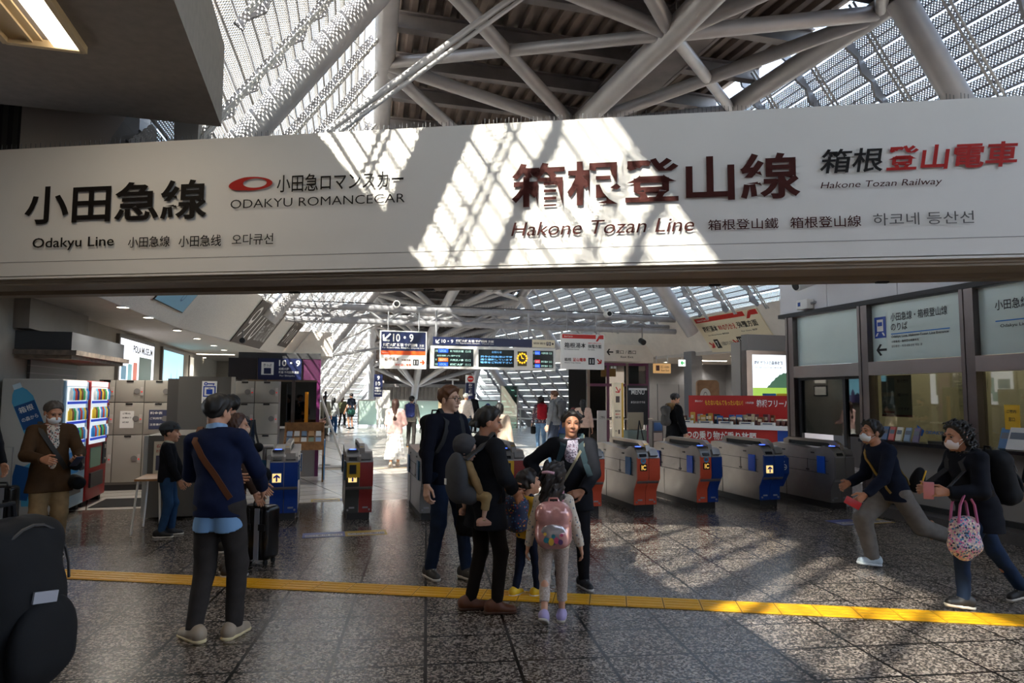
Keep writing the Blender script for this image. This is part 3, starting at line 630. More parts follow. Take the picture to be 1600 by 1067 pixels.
mb = MB(); mb.box((wd/2, .06, h/2), (wd, .12, h)); mb.build('panel', mat('lit_brown', '#c79a62', .4, emit=.25), r); rods(r, (wd*.15, wd*.85), h, .25)
mb = MB(); rect_into(mb, wd*.08, h*.25, wd*.3, h*.8, .004); txt_into(mb, '出口', wd*.38, h*.5, wd*.14, h*.3, y=.004); txt_into(mb, '小田原城', wd*.56, h*.52, wd*.36, h*.22, y=.004); txt_into(mb, 'East Exit', wd*.4, h*.2, wd*.5, h*.18, y=.004); mb.build('lettering', mat('brown_ink', '#4c1f1c', .4), r)
r, wd, h = hang_root('exit_sign', 'small white emergency exit sign with a green arrow under the right soffit', 20, 1062, 562, 1071, 572)
mb = MB(); mb.box((wd/2, .04, h/2), (wd, .08, h)); mb.build('panel', mat('exit_white', '#eef5ee', .4, emit=.8), r); mb = MB(); arrow_into(mb, wd/2, h/2, wd*.7, 180, h*.2, .004); mb.build('lettering', mat('exit_green', '#0a9a4a', .4, emit=.5), r); rods(r, (wd/2,), h, .2, rr=.01)
# ================================================================ ticket gates
gm = {'blue': mat('gate_blue', '#123a86', .35), 'orange': mat('gate_orange', '#d8563a', .4), 'red': mat('gate_red', '#8e2f2c', .4), 'yellow': mat('gate_yellow', '#c79a14', .4), 'dark': mat('gate_dark', '#3b3a36', .4), 'grey': mat('gate_grey', '#85817d', .35, .4)}
flapm = mat('gate_flap', '#1e5a86', .3); flapb = mat('gate_flap_blue', '#1c4fb4', .3); seam = mat('gate_seam', '#3d3a38', .5); glow = mat('reader_glow', '#3a5cff', .3, emit=2.5)
railm = mat('gate_rail', '#8d847c', .3, .6); plinth = mat('gate_plinth', '#2a2725', .5); gscr = mat('gate_screen', '#1a1c20', .15)
GP = [(.0, .50), (.0, .80), (.03, .86), (.12, .925), (.30, .935), (.42, .895), (.52, .885), (1.38, .94), (1.5, .92), (1.52, .80), (1.52, .10), (.14, .10), (.14, .30), (.10, .36), (.02, .44)]
def gate(u, v, left, right, label, ic=None, arrow=False, yel=False, wd=.36, flap=flapm, wheel=False, side_flap=True):
    r = thing('ticket_gate', label, 'ticket gate', PB(u, v, 0), ROT_B, 'ticket gates across the hall entrance')
    h = wd/2
    mb = MB(); mb.prism(GP, -h+.006, h-.006, axes=(1, 2, 0)); mb.build('cabinet', M['stainless'], r)
    mb = MB()
    for s in (-1, 1):
        x = s*(h-.004)
        mb.box((x, .8, .53), (.006, 1.3, .008)); mb.box((x, .75, .72), (.006, 1.2, .006)); mb.box((x, .62, .63), (.006, .006, .2)); mb.box((x, 1.15, .3), (.006, .006, .42))
        for y, z in ((.5, .83), (.62, .56), (1.2, .83), (1.25, .6)): mb.box((x, y, z), (.012, .07, .022))
    mb.build('panel_seam', seam, r)
    mb = MB(); mb.box((0, .83, .05), (wd-.06, 1.36, .1)); mb.build('plinth', plinth, r)
    for s, c in ((-1, left), (1, right)):          # two coloured halves of the kicked front
        fp = [(-.012, .50), (-.012, .79), (.0, .80), (.02, .80), (.02, .49), (.13, .30), (.13, .10), (.112, .10), (.112, .29), (.085, .35)]
        mb = MB(); mb.prism(fp, s*h if s < 0 else .004, -.004 if s < 0 else s*h, axes=(1, 2, 0)); mb.box((s*h*.5, -.004, .795), (h*.92, .03, .012), mi=1)
        mb.box((s*h*.5, .104, .17), (h*.4, .01, .02), mi=1); mb.tube([(s*h*.8, .1, .14), (s*h*.8, .116, .14)], .014, 8, mi=1)
        mb.build('front_panel', [gm[c], M['grey_steel']], r)
    mb = MB()                                       # sloped reader deck with its blue ring
    mb.prism([(-.01, .80), (.03, .87), (.12, .935), (.30, .945), (.30, .93), (.03, .84), (.0, .79)], -h+.01, -.01, axes=(1, 2, 0)); mb.build('reader_deck', gm['grey'], r)
    mb = MB(); rot = Matrix.Rotation(R(28), 3, 'X'); mb.box((-h*.5, .16, .942), (h*.75, .16, .014)); mb.build('reader', M['darkgrey'], r)
    mb = MB(); mb.lathe([(.0, .0), (.045, .0), (.045, .004), (.03, .004)], 16, (-h*.5, .16, .95)); mb.build('reader_light', glow, r)
    mb = MB(); mb.box((-h*.5, .0, .835), (h*.6, .02, .04), Matrix.Rotation(R(-38), 3, 'X')); mb.build('ticket_slot', gscr, r)
    mb = MB(); mb.box((h*.45, .012, .86), (h*.7, .05, .09), Matrix.Rotation(R(-30), 3, 'X')); mb.build('display', gm['grey'], r)
    mb = MB(); mb.prism([(.06, .86), (.10, .97), (.22, 1.03), (1.3, 1.03), (1.42, .99), (1.42, .92), (1.28, .93), (1.28, .985), (.34, .985), (.26, .94), (.2, .9)], .0, .07, axes=(1, 2, 0)); mb.prism([(.0, .80), (.06, .87), (.13, .99), (.16, .985), (.09, .86), (.03, .79)], .0, .05, mi=1, axes=(1, 2, 0)); mb.build('top_rail', [railm, gm['yellow']], r)
    mb = MB(); mb.box((.035, .82, .95), (.04, .9, .07)); mb.build('rail_sensor', M['black'], r)
    if side_flap:
        for y in (.30, 1.36):
            mb = MB(); mb.box((-h-.006, y, .66), (.016, .17, .26)); mb.build('flap_door', flap, r)
            mb = MB(); mb.box((h+.006, y, .66), (.016, .17, .26)); mb.build('flap_door', flap, r)
    if yel:
        mb = MB(); mb.box((-h*.45, -.022, .69), (h*.95, .02, .2)); mb.build('reader_panel', gm['yellow'], r); mb = MB(); mb.box((-h*.5, -.036, .7), (h*.5, .012, .12)); mb.build('reader_window', gscr, r)
    if ic:
        mb = MB(); mb.box((-h*.5, -.02, .66), (h*.58, .012, .1)); p = mb.build('ic_plate', M['ink'], r); lettering([('IC', -h*.7, .625, h*.4, .07, dict(bold=.03))], mat('ic_amber', '#e0b050', .4, emit=.4), p, y=-.028)
        mb = MB(); mb.lathe([(.042, 0), (.042, .006), (.026, .006), (.026, .0)], 18, (-h*.5, -.012, .755), rot=Matrix.Rotation(R(90), 3, 'X')); mb.build('reader_ring', mat('ring_blue', '#38a9d6', .3), r)
    if arrow:
        mb = MB(); mb.box((-h*.5, -.018, .585), (h*.62, .012, .115)); p = mb.build('arrow_plate', mat('arrow_yellow', '#f2cf86', .4, emit=.5), r)
        mb = MB(); arrow_into(mb, -h*.5, .585, .095, 90, .022, .027); mb.build('lettering', mat('arrow_blue', '#1b2fb0', .4), p)
    if wheel:
        mb = MB(); mb.prism([(.1, .74), (.1, .5), (.25, .28), (.55, .28), (.55, .78), (.2, .78)], h, h+.17, axes=(1, 2, 0)); p = mb.build('side_box', gm['blue'], r)
        mb = MB(); disc_into(mb, h+.085, .60, .045, .045, -.096, r0=.72); disc_into(mb, h+.075, .685, .014, .014, -.096); rect_into(mb, h+.068, .6, h+.082, .67, -.096); rect_into(mb, h+.068, .59, h+.11, .605, -.096); mb.build('lettering', M['white'], p)
    return r
gate(-.46, 9.75, 'blue', 'blue', 'blue-fronted ticket gate at the far left end, by the brochure rack', arrow=True)
gate(.52, 9.55, 'dark', 'red', 'ticket gate with a yellow reader panel on its left half and dark red right half', arrow=True, yel=True)
gate(1.50, 9.3, 'grey', 'red', 'ticket gate behind the tall man in the navy sweater')
gate(2.62, 9.35, 'dark', 'red', 'ticket gate partly seen between the woman with the baby and the old woman', arrow=True, yel=True)
gate(3.80, 9.3, 'orange', 'orange', 'orange ticket gate half hidden behind the old woman in black')
gate(4.66, 9.25, 'orange', 'orange', 'ticket gate with both front halves orange and an IC plate', ic=True)
gate(5.70, 9.25, 'orange', 'blue', 'ticket gate with an orange left half and a blue right half', ic=True, flap=flapb)
gate(6.80, 9.25, 'blue', 'blue', 'blue ticket gate with a wheelchair symbol on its side box', arrow=True, flap=flapb, wheel=True)
gate(7.68, 8.75, 'grey', 'grey', 'grey ticket gate beside the office wall, behind the running boy', wd=.34, flap=flapb)
# ---------------------------------------------------------------- floor stickers by the gates
def sticker(label, u0, v0, u1, v1, cells, cat='floor sticker'):
    r = thing('floor_sticker', label, cat, PB(u0, v0, .0), ROT_B); n = len(cells)
    for i, (c, t) in enumerate(cells):
        mb = MB(); a, b = (u1-u0)*i/n, (u1-u0)*(i+1)/n; d = v1-v0
        mb.box(((a+b)/2, d/2, .002), (b-a, d, .004)); mb.box(((a+b)/2, d*.3, .0045), ((b-a)*.88, d*.42, .003), mi=1); p = mb.build('sheet', [c, mat('sticker_pale', '#b9b4b8', .4)], r)
        mb = MB(); txt_into(mb, t, a+(b-a)*.08, d*.2, (b-a)*.84, d*.25, ex=(1, 0, 0), ez=(0, 1, 0), o=(0, 0, .0065)); mb.build('lettering', M['ink'], p)
sb = mat('sticker_blue', '#4a4f86', .4); sy = mat('sticker_yellow', '#b39338', .4)
sticker('blue and yellow floor sticker in front of the first lane', -.18, 8.62, .82, 8.9, [(sb, '出口専用 EXIT'), (sy, '入口 IC専用')])
sticker('yellow and blue floor sticker just inside the first lane', -.12, 11.45, .78, 11.7, [(sy, '入口 IC専用'), (sb, '出口専用 EXIT')])
sticker('blue and yellow floor sticker by the office kerb', 6.75, 7.75, 7.6, 8.1, [(sb, '入口専用'), (sy, 'IC 専用')])
# ---------------------------------------------------------------- tactile strip (plaza frame)
mb = MB(); tg = mat('tactile_yellow', '#dca317', .45); tj = mat('tactile_joint', '#5f450a', .7)
t0 = thing('tactile_strip', 'yellow ribbed tactile paving strip running across the dark plaza floor', 'tactile paving', PA(-9, 5.75), ROT_A)
mb.box((8.2, .15, .002), (13.2, .3, .004), mi=1); x = 1.6
while x < 14.6:
    mb.box((x+.15, .15, .004), (.292, .292, .006))
    for k in range(4): mb.box((x+.15, .04+.073*k, .0085), (.27, .034, .005))
    x += .3
mb.build('tiles', [tg, tj], t0)
mb = MB(); mb.box((0, .0, .002), (13, .05, .004)); mb.build('edge_strip', mat('tactile_tan', '#b08a52', .5), None, 'structure').location = PB(6, 16.3); bpy.context.scene.objects['edge_strip'].rotation_euler = (0, 0, ROT_B)
bpy.context.scene.objects['edge_strip'].name = 'floor_strip'
# ================================================================ vending machines on the left (fronts face +u)
def machine(name, label, v, side_m, front_m, pic):
    r = thing(name, label, 'vending machine', PB(-4.12, v, 0), ROT_B)     # local x = depth towards the hall, y = along
    mb = MB(); mb.box((.36, .5, .98), (.72, .99, 1.82), bev=.02); mb.build('cabinet', side_m, r)
    mb = MB(); mb.box((.735, .5, .98), (.03, .97, 1.78), bev=.012); mb.build('front_door', front_m, r)
    mb = MB(); mb.box((.752, .46, 1.36), (.012, .78, .86)); win = mb.build('display_window', mat('vend_inside', '#dfe8ea', .4, emit=.35), r)
    cols = ['#2f7fc0', '#3aa05a', '#d9b32c', '#c33c2c', '#e7e7e2', '#7a4d2a', '#1d2f6a', '#69b7d8']; q = 0
    for row in range(3):
        z = 1.04+row*.28
        mb = MB(); mb.box((.77, .46, z-.035), (.02, .76, .035)); mb.build('price_rail', mat('price_rail', '#2a44b8', .4, emit=.3), win)
        for k in range(9):
            mb = MB(); y = .12+k*.085; c = cols[(k*3+row*2+k//2) % 8]; q += 1
            mb.lathe([(.0, 0), (.026, 0), (.028, .02), (.028, .12), (.013, .15), (.013, .17), (0, .17)], 8, (.785, y, z)); mb.build('drink_bottle', mat('drink_'+c[1:], c, .3, emit=.12), win)
    mb = MB(); mb.box((.755, .46, 1.84), (.012, .8, .08)); mb.build('header', mat('vend_header', '#e8dcd8', .4, emit=.5), r)
    mb = MB(); mb.box((.757, .4, .72), (.014, .5, .3)); mb.build('poster_panel', pic, r)
    mb = MB(); mb.box((.757, .83, .75), (.02, .16, .34)); mb.box((.77, .83, .85), (.02, .1, .06), mi=1); mb.tube([(.76, .83, .65), (.785, .83, .65)], .02, 10, mi=1); mb.build('coin_panel', [M['darkgrey'], M['stainless']], r)
    mb = MB(); mb.box((.765, .45, .38), (.03, .6, .22)); mb.build('dispensing_flap', mat('flap_dark', '#3a3b3e', .3), r)
    for y in (.1, .9): 
        mb = MB(); mb.box((.4, y, .035), (.6, .1, .07)); mb.build('foot', M['black'], r)
    return r
vw = mat('vend_white', '#b7b2a8', .45); vb = mat('vend_bluewhite', '#9fc0d6', .4); vr = mat('vend_red', '#a3151a', .4)
v1 = machine('vending_machine', 'white drinks vending machine with a large blue water bottle picture on its side', 10.62, vw, vb, mat('vend_pic_blue', '#2e86c4', .4))
mb = MB()              # bottle picture on the side facing the plaza
def fl(poly, mi): mb.add([(x, -.001-.001*mi, z) for x, z in poly], [tuple(range(len(poly)))], mi)
def rotp(poly, c, a): 
    ca, sa = math.cos(R(a)), math.sin(R(a)); return [(c[0]+x*ca-z*sa, c[1]+x*sa+z*ca) for x, z in poly]
C0 = (.32, 1.45)
bott = [(-.13, -.42), (-.08, -.46), (.08, -.46), (.13, -.42), (.13, .18), (.09, .28), (.05, .33), (.05, .4), (-.05, .4), (-.05, .33), (-.09, .28), (-.13, .18)]
fl(rotp(bott, C0, 22), 0); fl(rotp([(-.125, -.22), (.125, -.22), (.125, .12), (-.125, .12)], C0, 22), 1); fl(rotp([(-.05, .33), (.05, .33), (.05, .4), (-.05, .4)], C0, 22), 2)
fl(rotp([(-.2, -.5), (.1, -.55), (.25, -.2), (.1, .1), (-.15, 0)], (.42, .72), 10), 0); fl(rotp([(-.12, -.32), (.12, -.32), (.14, .1), (-.1, .14)], (.3, .6), -8), 1)
mb.build('bottle_picture', [mat('pic_water', '#4fa3c4', .4), mat('pic_label', '#164a80', .4), mat('pic_cap', '#cfe0e4', .4)], v1)
mb = MB(); q = rotp([(-.08, -.02)], C0, 22)[0]; ca, sa = math.cos(R(22)), math.sin(R(22))
txt_into(mb, '箱根', -.09, .0, .18, .085, ex=(ca, 0, sa), ez=(-sa, 0, ca), o=(C0[0], -.006, C0[1])); txt_into(mb, 'の森から', -.1, -.12, .2, .06, ex=(ca, 0, sa), ez=(-sa, 0, ca), o=(C0[0], -.006, C0[1])); mb.build('lettering', M['white'], v1)
machine('vending_machine', 'red drinks vending machine standing next to the coin lockers', 11.66, vr, vr, mat('vend_pic_green', '#6f8b74', .4))
mb = MB(); mb.box((.35, .45, .004), (.7, .9, .008)); o = mb.build('floor_mat', mat('mat_black', '#1b1918', .9)); o.location = PB(-3.3, 11.6); o.rotation_euler = (0, 0, ROT_B); tag(o, 'black floor mat in front of the red vending machine', 'mat')
# ================================================================ coin lockers
lk = mat('locker_door', '#a39d92', .45, 0, .03, 3); lkb = mat('locker_body', '#6f6a64', .5); lkr = mat('locker_red', '#c0221c', .4, emit=.4)
def locker(label, u, v, rz, cols, rows, W, H=1.94, dark=True):
    """cols: widths; rows: heights from the floor"""
    r = thing('coin_locker', label, 'coin locker', PB(u, v, 0), ROT_B+rz); tot = sum(cols)
    mb = MB(); mb.box((tot/2, .3, H/2+.05), (tot, .58, H-.1)); mb.build('body', lkb, r); mb = MB(); mb.box((tot/2, .3, .06), (tot-.02, .52, .12)); mb.build('plinth', M['darkgrey'], r)
    x = 0
    for ci, cw in enumerate(cols):
        z = .14
        for ri, rh in enumerate(rows):
            mb = MB(); mb.box((x+cw/2, -.0, z+rh/2), (cw-.012, .03, rh-.012), bev=.006); d = mb.build('door', lk, r)
            mb = MB(); hz = z+rh*.5; hx = x+cw-.085
            mb.lathe([(.0, .0), (.05, 0), (.05, .012), (.0, .012)], 14, (hx-.035, -.016, hz), rot=Matrix.Rotation(R(90), 3, 'X')); mb.build('handle', M['midgrey'], d)
            mb = MB(); mb.box((hx+.045, -.022, hz), (.045, .014, .15)); k = mb.build('lock_plate', mat('lock_plate', '#b9b4ad', .3), d)
            mb = MB(); mb.box((hx+.045, -.031, hz-.01), (.022, .008, .022)); mb.build('lock_light', lkr, k)
            mb = MB(); mb.box((x+cw*.5, -.018, z+rh-.025), (.11, .008, .03)); mb.build('number_tag', M['ink'], d)
            z += rh
        x += cw
    return r
lo = locker('grey coin lockers next to the red vending machine, three columns with notices', -3.78, 13.55, 0, [.26, .47, .47], [.83, .57, .4], 1.2)
mb = MB(); mb.box((.47, -.02, 1.24), (.22, .004, .3)); mb.build('notice', M['white'], lo); mb = MB(); mb.box((.97, -.02, 1.24), (.3, .004, .34)); n_ = mb.build('notice', mat('notice_navy', '#3a3f5c', .5), lo)
lettering([('料金表', .84, 1.33, .2, .05), ('ご利用案内', .84, 1.24, .25, .04), ('注意事項', .84, 1.13, .2, .04)], M['white'], n_, y=-.024); lettering([('ご案内', .4, 1.33, .12, .03), ('お預かり', .4, 1.26, .14, .025), ('返却', .4, 1.18, .1, .025)], M['ink'], lo, y=-.024)
# partition panels of the locker corner, with its sign
pn = thing('locker_partition', 'tall grey partition panel with a key and bag sign beside the lockers', 'partition', PB(-2.5, 12.9, 0), ROT_B); ptm = mat('partition_grey', '#57544f', .5)
mb = MB(); mb.box((.55, .0, 1.02), (.85, .06, 1.96)); mb.build('panel', ptm, pn); mb = MB(); mb.box((.05, .3, 1.0), (.2, .6, 1.92)); mb.build('panel', mat('partition_dark', '#45423e', .5), pn); mb = MB(); mb.box((1.0, -.0, 1.02), (.06, .1, 1.96)); mb.build('edge_post', lk, pn)
mb = MB(); mb.box((1.22-.6, -.04, 1.73), (.24, .01, .38)); p = mb.build('sign_sheet', M['white'], pn)
def key_sign(p, cx, cz, s, y):
    mb = MB(); disc_into(mb, cx-.06*s, cz+.135*s, .03*s, .03*s, y, r0=.45); rect_into(mb, cx-.035*s, cz+.125*s, cx+.08*s, cz+.145*s, y); rect_into(mb, cx+.055*s, cz+.105*s, cx+.07*s, cz+.13*s, y)
    for a, b, c, d in ((-.1, .075, .1, .095), (-.1, -.09, .1, -.07), (-.1, -.07, -.08, .075), (.08, -.07, .1, .075), (-.05, -.045, .05, .04), (-.02, .05, .02, .06)): rect_into(mb, cx+a*s, cz+b*s, cx+c*s, cz+d*s, y)
    txt_into(mb, 'コインロッカー', cx-.1*s, cz-.155*s, .2*s, .035*s, y=y); mb.build('lettering', mat('sign_keyblue', '#1d3f9a', .4), p)
key_sign(p, .62, 1.74, 1, .048)
lo2 = locker('grey coin lockers to the right of the tall partition panel', -1.52, 13.3, 0, [.34, .42], [.83, .57, .4], .8)
# low cabinet end with posters, where the boy stands
lc = thing('low_cabinet', 'low grey cabinet end with two posters behind the boy in the cap', 'cabinet', PB(-2.28, 10.35, 0), ROT_B)
mb = MB(); mb.box((.42, .8, .58), (.84, 1.6, 1.1)); mb.build('body', mat('cabinet_taupe', '#5e564c', .55), lc); mb = MB(); mb.box((.0, -.0, .58), (.05, .05, 1.1)); mb.box((.84, 0, .58), (.04, .04, 1.1)); mb.build('edge_post', lk, lc)
mb = MB(); mb.box((.2, -.008, .8), (.2, .012, .5)); p = mb.build('poster', M['cream'], lc); lettering([('荷物', .13, .96, .14, .05), ('お預かり', .13, .9, .14, .04)], M['red'], p, y=-.016); mb = MB(); rect_into(mb, .13, .66, .27, .86, .016); mb.build('picture', mat('poster_dk', '#4f4a56', .5), p)
mb = MB(); mb.box((.66, -.008, .83), (.25, .012, .4)); p = mb.build('poster', M['white'], lc); key_sign(p, .66, .85, 1, .016)
st = thing('side_table', 'small folding table with a wooden top and white tube legs', 'table', PB(-2.14, 9.2, 0), ROT_B)
mb = MB(); mb.box((.15, .3, .66), (.3, .6, .025)); mb.build('table_top', M['wood'], st)
for x, y in ((.02, .05), (.28, .05), (.02, .55), (.28, .55)):
    mb = MB(); mb.tube([(x*.9+.015, y, .65), (x-.03 if x < .1 else x+.03, y-.05 if y < .3 else y+.05, .01)], .013, 8); mb.build('leg', M['white'], st)
# ================================================================ shop front, shutter, canopy, ducts along the left wall
mb = MB(); mb.box((0, 0, .13), (.72, 2.7, .26)); o = mb.build('canopy', mat('canopy_grey', '#4a4c4f', .5)); o.location = PB(-3.86, 12.5, 2.3); o.rotation_euler = (0, 0, ROT_B)
cw_ = thing('shop_canopy', 'dark grey canopy with a peeling wooden edge above the closed shutter', 'canopy', PB(-4.2, 12.5, 2.2), ROT_B); o.parent = cw_; o.location = (.35, 0, .12); o.rotation_euler = (0, 0, 0); o.name = 'fascia'
mb = MB(); mb.box((.37, -.0, .08), (.84, 2.8, .07)); mb.box((.34, 0, .02), (.74, 2.66, .06)); mb.build('wooden_edge', mat('old_wood', '#7d7166', .8, 0, .3, 12), cw_)
mb = MB(); mb.box((.1, -.2, .66), (.2, 2.5, .5)); mb.build('duct_box', mat('duct_box', '#857d74', .7, 0, .08, 3), cw_)
mb = MB(); mb.box((0, 0, 1.1), (.04, 2.0, 2.2)); o = mb.build('shutter', mat_stripes('shutter', '#7f7b78', '#55514e', 9, 2, .5, .9)); o.location = PB(-4.17, 12.6, 0); o.rotation_euler = (0, 0, ROT_B); tag(o, 'closed grey roller shutter under the canopy', 'shutter')
cb = MB(); pth = [on_B(6, 458, v=11.9), on_B(2, 500, v=11.9), on_B(4, 520, v=11.9), on_B(11, 542, v=11.9), on_B(0, 560, v=11.9)]
fine = []
for i in range(4):
    for t in np.linspace(0, 1, 6)[:-1]: fine.append(pth[i].lerp(pth[i+1], t*t*(3-2*t)))
cb.tube(fine, .022, 8); tag(inB(cb.build('wall_cable', M['grey_steel'])), 'pale flexible cable hanging down the corrugated wall', 'cable')
def light_box(label, v0, v1, z0, z1, pics):
    r = thing('light_box', label, 'advertisement', PB(-4.19, v0, z0), ROT_B); L_ = v1-v0; h = z1-z0
    mb = MB(); mb.box((.0, L_/2, h/2), (.12, L_+.16, h+.16)); mb.build('frame', mat('lightbox_frame', '#5f5852', .5), r)
    return r, L_, h
def rx(mb, y0, z0, y1, z1, mi, x=.066): mb.add([(x, y0, z0), (x, y1, z0), (x, y1, z1), (x, y0, z1)], [(0, 1, 2, 3)], mi)
r, L_, h = light_box('glowing white advertisement on the left wall with small pictures and bold title', 16.1, 19.1, 1.5, 2.88, 0)
mb = MB(); rx(mb, 0, 0, L_, h, 0); p = mb.build('glow_panel', mat('glow_white', '#e9ecf6', .4, emit=.7), r)
mb = MB(); 
for k, (a, b, c, d, m_) in enumerate(((.1, .5, .5, .8, 0), (.62, .35, .95, .85, 1), (1.05, .45, 1.4, .9, 2), (1.55, .3, 2.75, 1.05, 3), (.3, .1, .7, .4, 1), (.8, .05, 1.0, .32, 2), (1.1, .08, 1.4, .35, 0))): rx(mb, a, b, c, d, m_, .07)
mb.build('picture', [mat('pic_a', '#3c6f88', .4, emit=.3), mat('pic_b', '#6aa0a8', .4, emit=.3), mat('pic_c', '#b8543a', .4, emit=.3), mat('pic_d', '#16382a', .4, emit=.2)], p)
mb = MB(); txt_into(mb, 'POLA MUSEUM', 1.0, 1.12, 1.8, .17, ex=(0, 1, 0), ez=(0, 0, 1), o=(.072, 0, 0), bold=.03); mb.build('lettering', M['ink'], p)
r, L_, h = light_box('glowing blue advertisement on the left wall showing a city skyline', 20.2, 22.9, 1.5, 2.88, 0)
mb = MB(); rx(mb, 0, .3, L_, h, 0); rx(mb, 0, 0, L_, .3, 1); p = mb.build('glow_panel', [mat('glow_sky', '#8fd4ea', .4, emit=.6), mat('glow_city', '#6d6c9a', .4, emit=.35)], r)
mb = MB()
for k, (y, hh, w_) in enumerate(((.15, .5, .2), (.4, .62, .15), (.62, .45, .25), (.95, .8, .12), (1.25, .5, .3), (1.75, .95, .08), (2.1, .4, .3), (2.4, .55, .2))): mb.add([(.07, y, 0), (.07, y+w_, 0), (.07, y+w_, hh*.7), (.07, y+w_/2, hh), (.07, y, hh*.7)], [(0, 1, 2, 3, 4)], k % 2)
mb.build('picture', [mat('tower_dark', '#34345c', .4, emit=.15), mat('tower_violet', '#5b4a7e', .4, emit=.2)], p)
# frames on the wall past the advertisements
for lab, v, z0, z1 in (('pale notice panel high on the left wall beyond the blue advertisement', 24.2, 2.25, 2.95), ('small framed notice low on the left wall beyond the blue advertisement', 24.2, 1.75, 2.2)):
    r = thing('wall_notice', lab, 'notice', PB(-4.19, v, z0), ROT_B); mb = MB(); mb.box((0, .4, (z1-z0)/2), (.05, .8, z1-z0)); mb.build('frame', M['midgrey'] if z0 > 2 else M['ink'], r); mb = MB(); rx(mb, .06, .05, .74, z1-z0-.05, 0, .028); mb.build('sheet', M['white'], r)
# ================================================================ soffit downlights and tubes
def downlight(u, v, label, L_=0):
    r = thing('ceiling_light', label, 'ceiling light', PB(u, v, 3.03), ROT_B, 'lights set in the side soffits')
    mb = MB()
    if L_: mb.box((0, 0, .0), (L_, .16, .03)); mb.build('frame', M['white'], r); mb = MB(); mb.box((0, 0, -.016), (L_-.04, .1, .012)); mb.build('diffuser', M['lamp'], r)
    else: mb.lathe([(.09, .02), (.1, .0), (.085, -.008), (.08, .0)], 18); mb.build('frame', M['white'], r); mb = MB(); mb.lathe([(.0, -.004), (.078, -.004), (.078, .0)], 16); mb.build('diffuser', M['lamp'], r)
    ld = bpy.data.lights.new('soffit_lamp', 'SPOT'); ld.energy = 60 if L_ else 40; ld.spot_size = R(150); ld.spot_blend = .6; ld.color = (1, .93, .82); ld.shadow_soft_size = .08
    lo_ = bpy.data.objects.new('soffit_lamp', ld); COL.objects.link(lo_); lo_.location = PB(u, v, 2.98)
for k, (x, y) in enumerate(((192, 480), (232, 496), (277, 516), (308, 529), (334, 540), (350, 547))):
    p = on_B(x, y, z=3.03); downlight(p.x, p.y, 'round downlight %s in the left soffit' % ('nearest the beam', 'second from the beam', 'third from the beam', 'fourth from the beam', 'fifth from the beam', 'deepest of the left row')[k] if k else 'round downlight of the left soffit that is closest to the beam')
for k, (x, y) in enumerate(((337, 553), (345, 572))):
    p = on_B(x, y, z=3.03); downlight(p.x, min(p.y, 27), 'long tube light in the left soffit, %s' % ('nearer of two' if k == 0 else 'farther of two'), 1.2)
p = on_B(1109, 563, z=3.03); downlight(p.x, p.y, 'long tube light in the right soffit above the red counter', 1.4)
for k, (x, y) in enumerate(((1145, 556), (1095, 569), (1040, 566))):
    p = on_B(x, y, z=3.03); downlight(p.x, p.y, 'round downlight of the right soffit %s' % ('under the cream transfer sign', 'beside the long tube light', 'near the small brown sign')[k])
# recessed trough light of the near ceiling block
tr2 = thing('trough_light', 'long recessed trough light glowing warm in the dark ceiling block', 'ceiling light', PB(-2.42, 5.3, 4.76), ROT_B); ivory = mat('trough_ivory', '#c9b28a', .6)
mb = MB(); mb.box((-.3, 0, .0), (.05, 2.75, .09)); mb.box((.3, 0, 0), (.05, 2.75, .09)); mb.box((0, 1.36, 0), (.6, .05, .09)); mb.box((0, -1.36, 0), (.6, .05, .09)); mb.box((-.1, 0, .01), (.03, 2.7, .06)); mb.build('frame', ivory, tr2)
mb = MB(); mb.box((-.15, 0, .012), (.28, 2.7, .02)); mb.build('reflector', ivory, tr2); mb = MB(); mb.box((.18, 0, -.01), (.2, 2.66, .05)); mb.build('diffuser', M['lamp_soft'], tr2)
ld = bpy.data.lights.new('trough_lamp', 'AREA'); ld.shape = 'RECTANGLE'; ld.size = .2; ld.size_y = 2.6; ld.energy = 14; ld.color = (1, .86, .64)
lo_ = bpy.data.objects.new('trough_lamp', ld); COL.objects.link(lo_); lo_.location = PB(-2.24, 5.3, 4.70); lo_.rotation_euler = (0, 0, ROT_B)
# things seen between the near ceiling block and the board
mb = MB(); mb.box((-7, 9.6, 5.0), (9.6, .3, 1.9)); o = inB(mb.build('wall_plaza_louvre', mat_stripes('grille', '#3a3734', '#1e1c1b', 9, 0, .6), kind='structure'))
mb = MB(); mb.box((-2.75, 8.95, 4.85), (1.2, .5, .9)); tag(inB(mb.build('duct_cover', mat('duct_cover', '#8a8078', .7))), 'grey box cover above the fascia board under the ceiling block', 'duct cover')
mb = MB(); mb.box((-1.62, 8.7, 4.5), (.26, .26, 1.6)); inB(mb.build('column_eave', M['midgrey'], kind='structure'))
# ================================================================ booth with platform sign
bo = thing('staffed_booth', 'dark glazed booth with purple frame and navy 10 and 9 sign where a clerk sits', 'booth', PB(-1.55, 15.0, 0), ROT_B)
dkm = mat('booth_dark', '#241f22', .4); pur = mat('booth_purple', '#5a1c4a', .4)
mb = MB(); mb.box((.7, .9, 2.5), (1.62, 1.9, .12)); mb.build('roof_slab', M['darkgrey'], bo)
mb = MB(); mb.box((.7, 1.8, 1.3), (1.6, .06, 2.4)); mb.build('back_wall', mat('booth_wood', '#7d6a55', .5), bo)
for x in (-.08, .42, .98, 1.48):
    mb = MB(); mb.box((x, .0, 1.22), (.07, .07, 2.44)); mb.build('post', pur if x > 1.2 else M['stainless_dark'], bo)
mb = MB(); mb.box((.7, .0, .5), (1.56, .05, 1.0)); mb.build('counter_front', M['midgrey'], bo); mb = MB(); mb.box((.7, .1, 1.02), (1.7, .4, .04)); mb.build('counter_top', M['white'], bo)
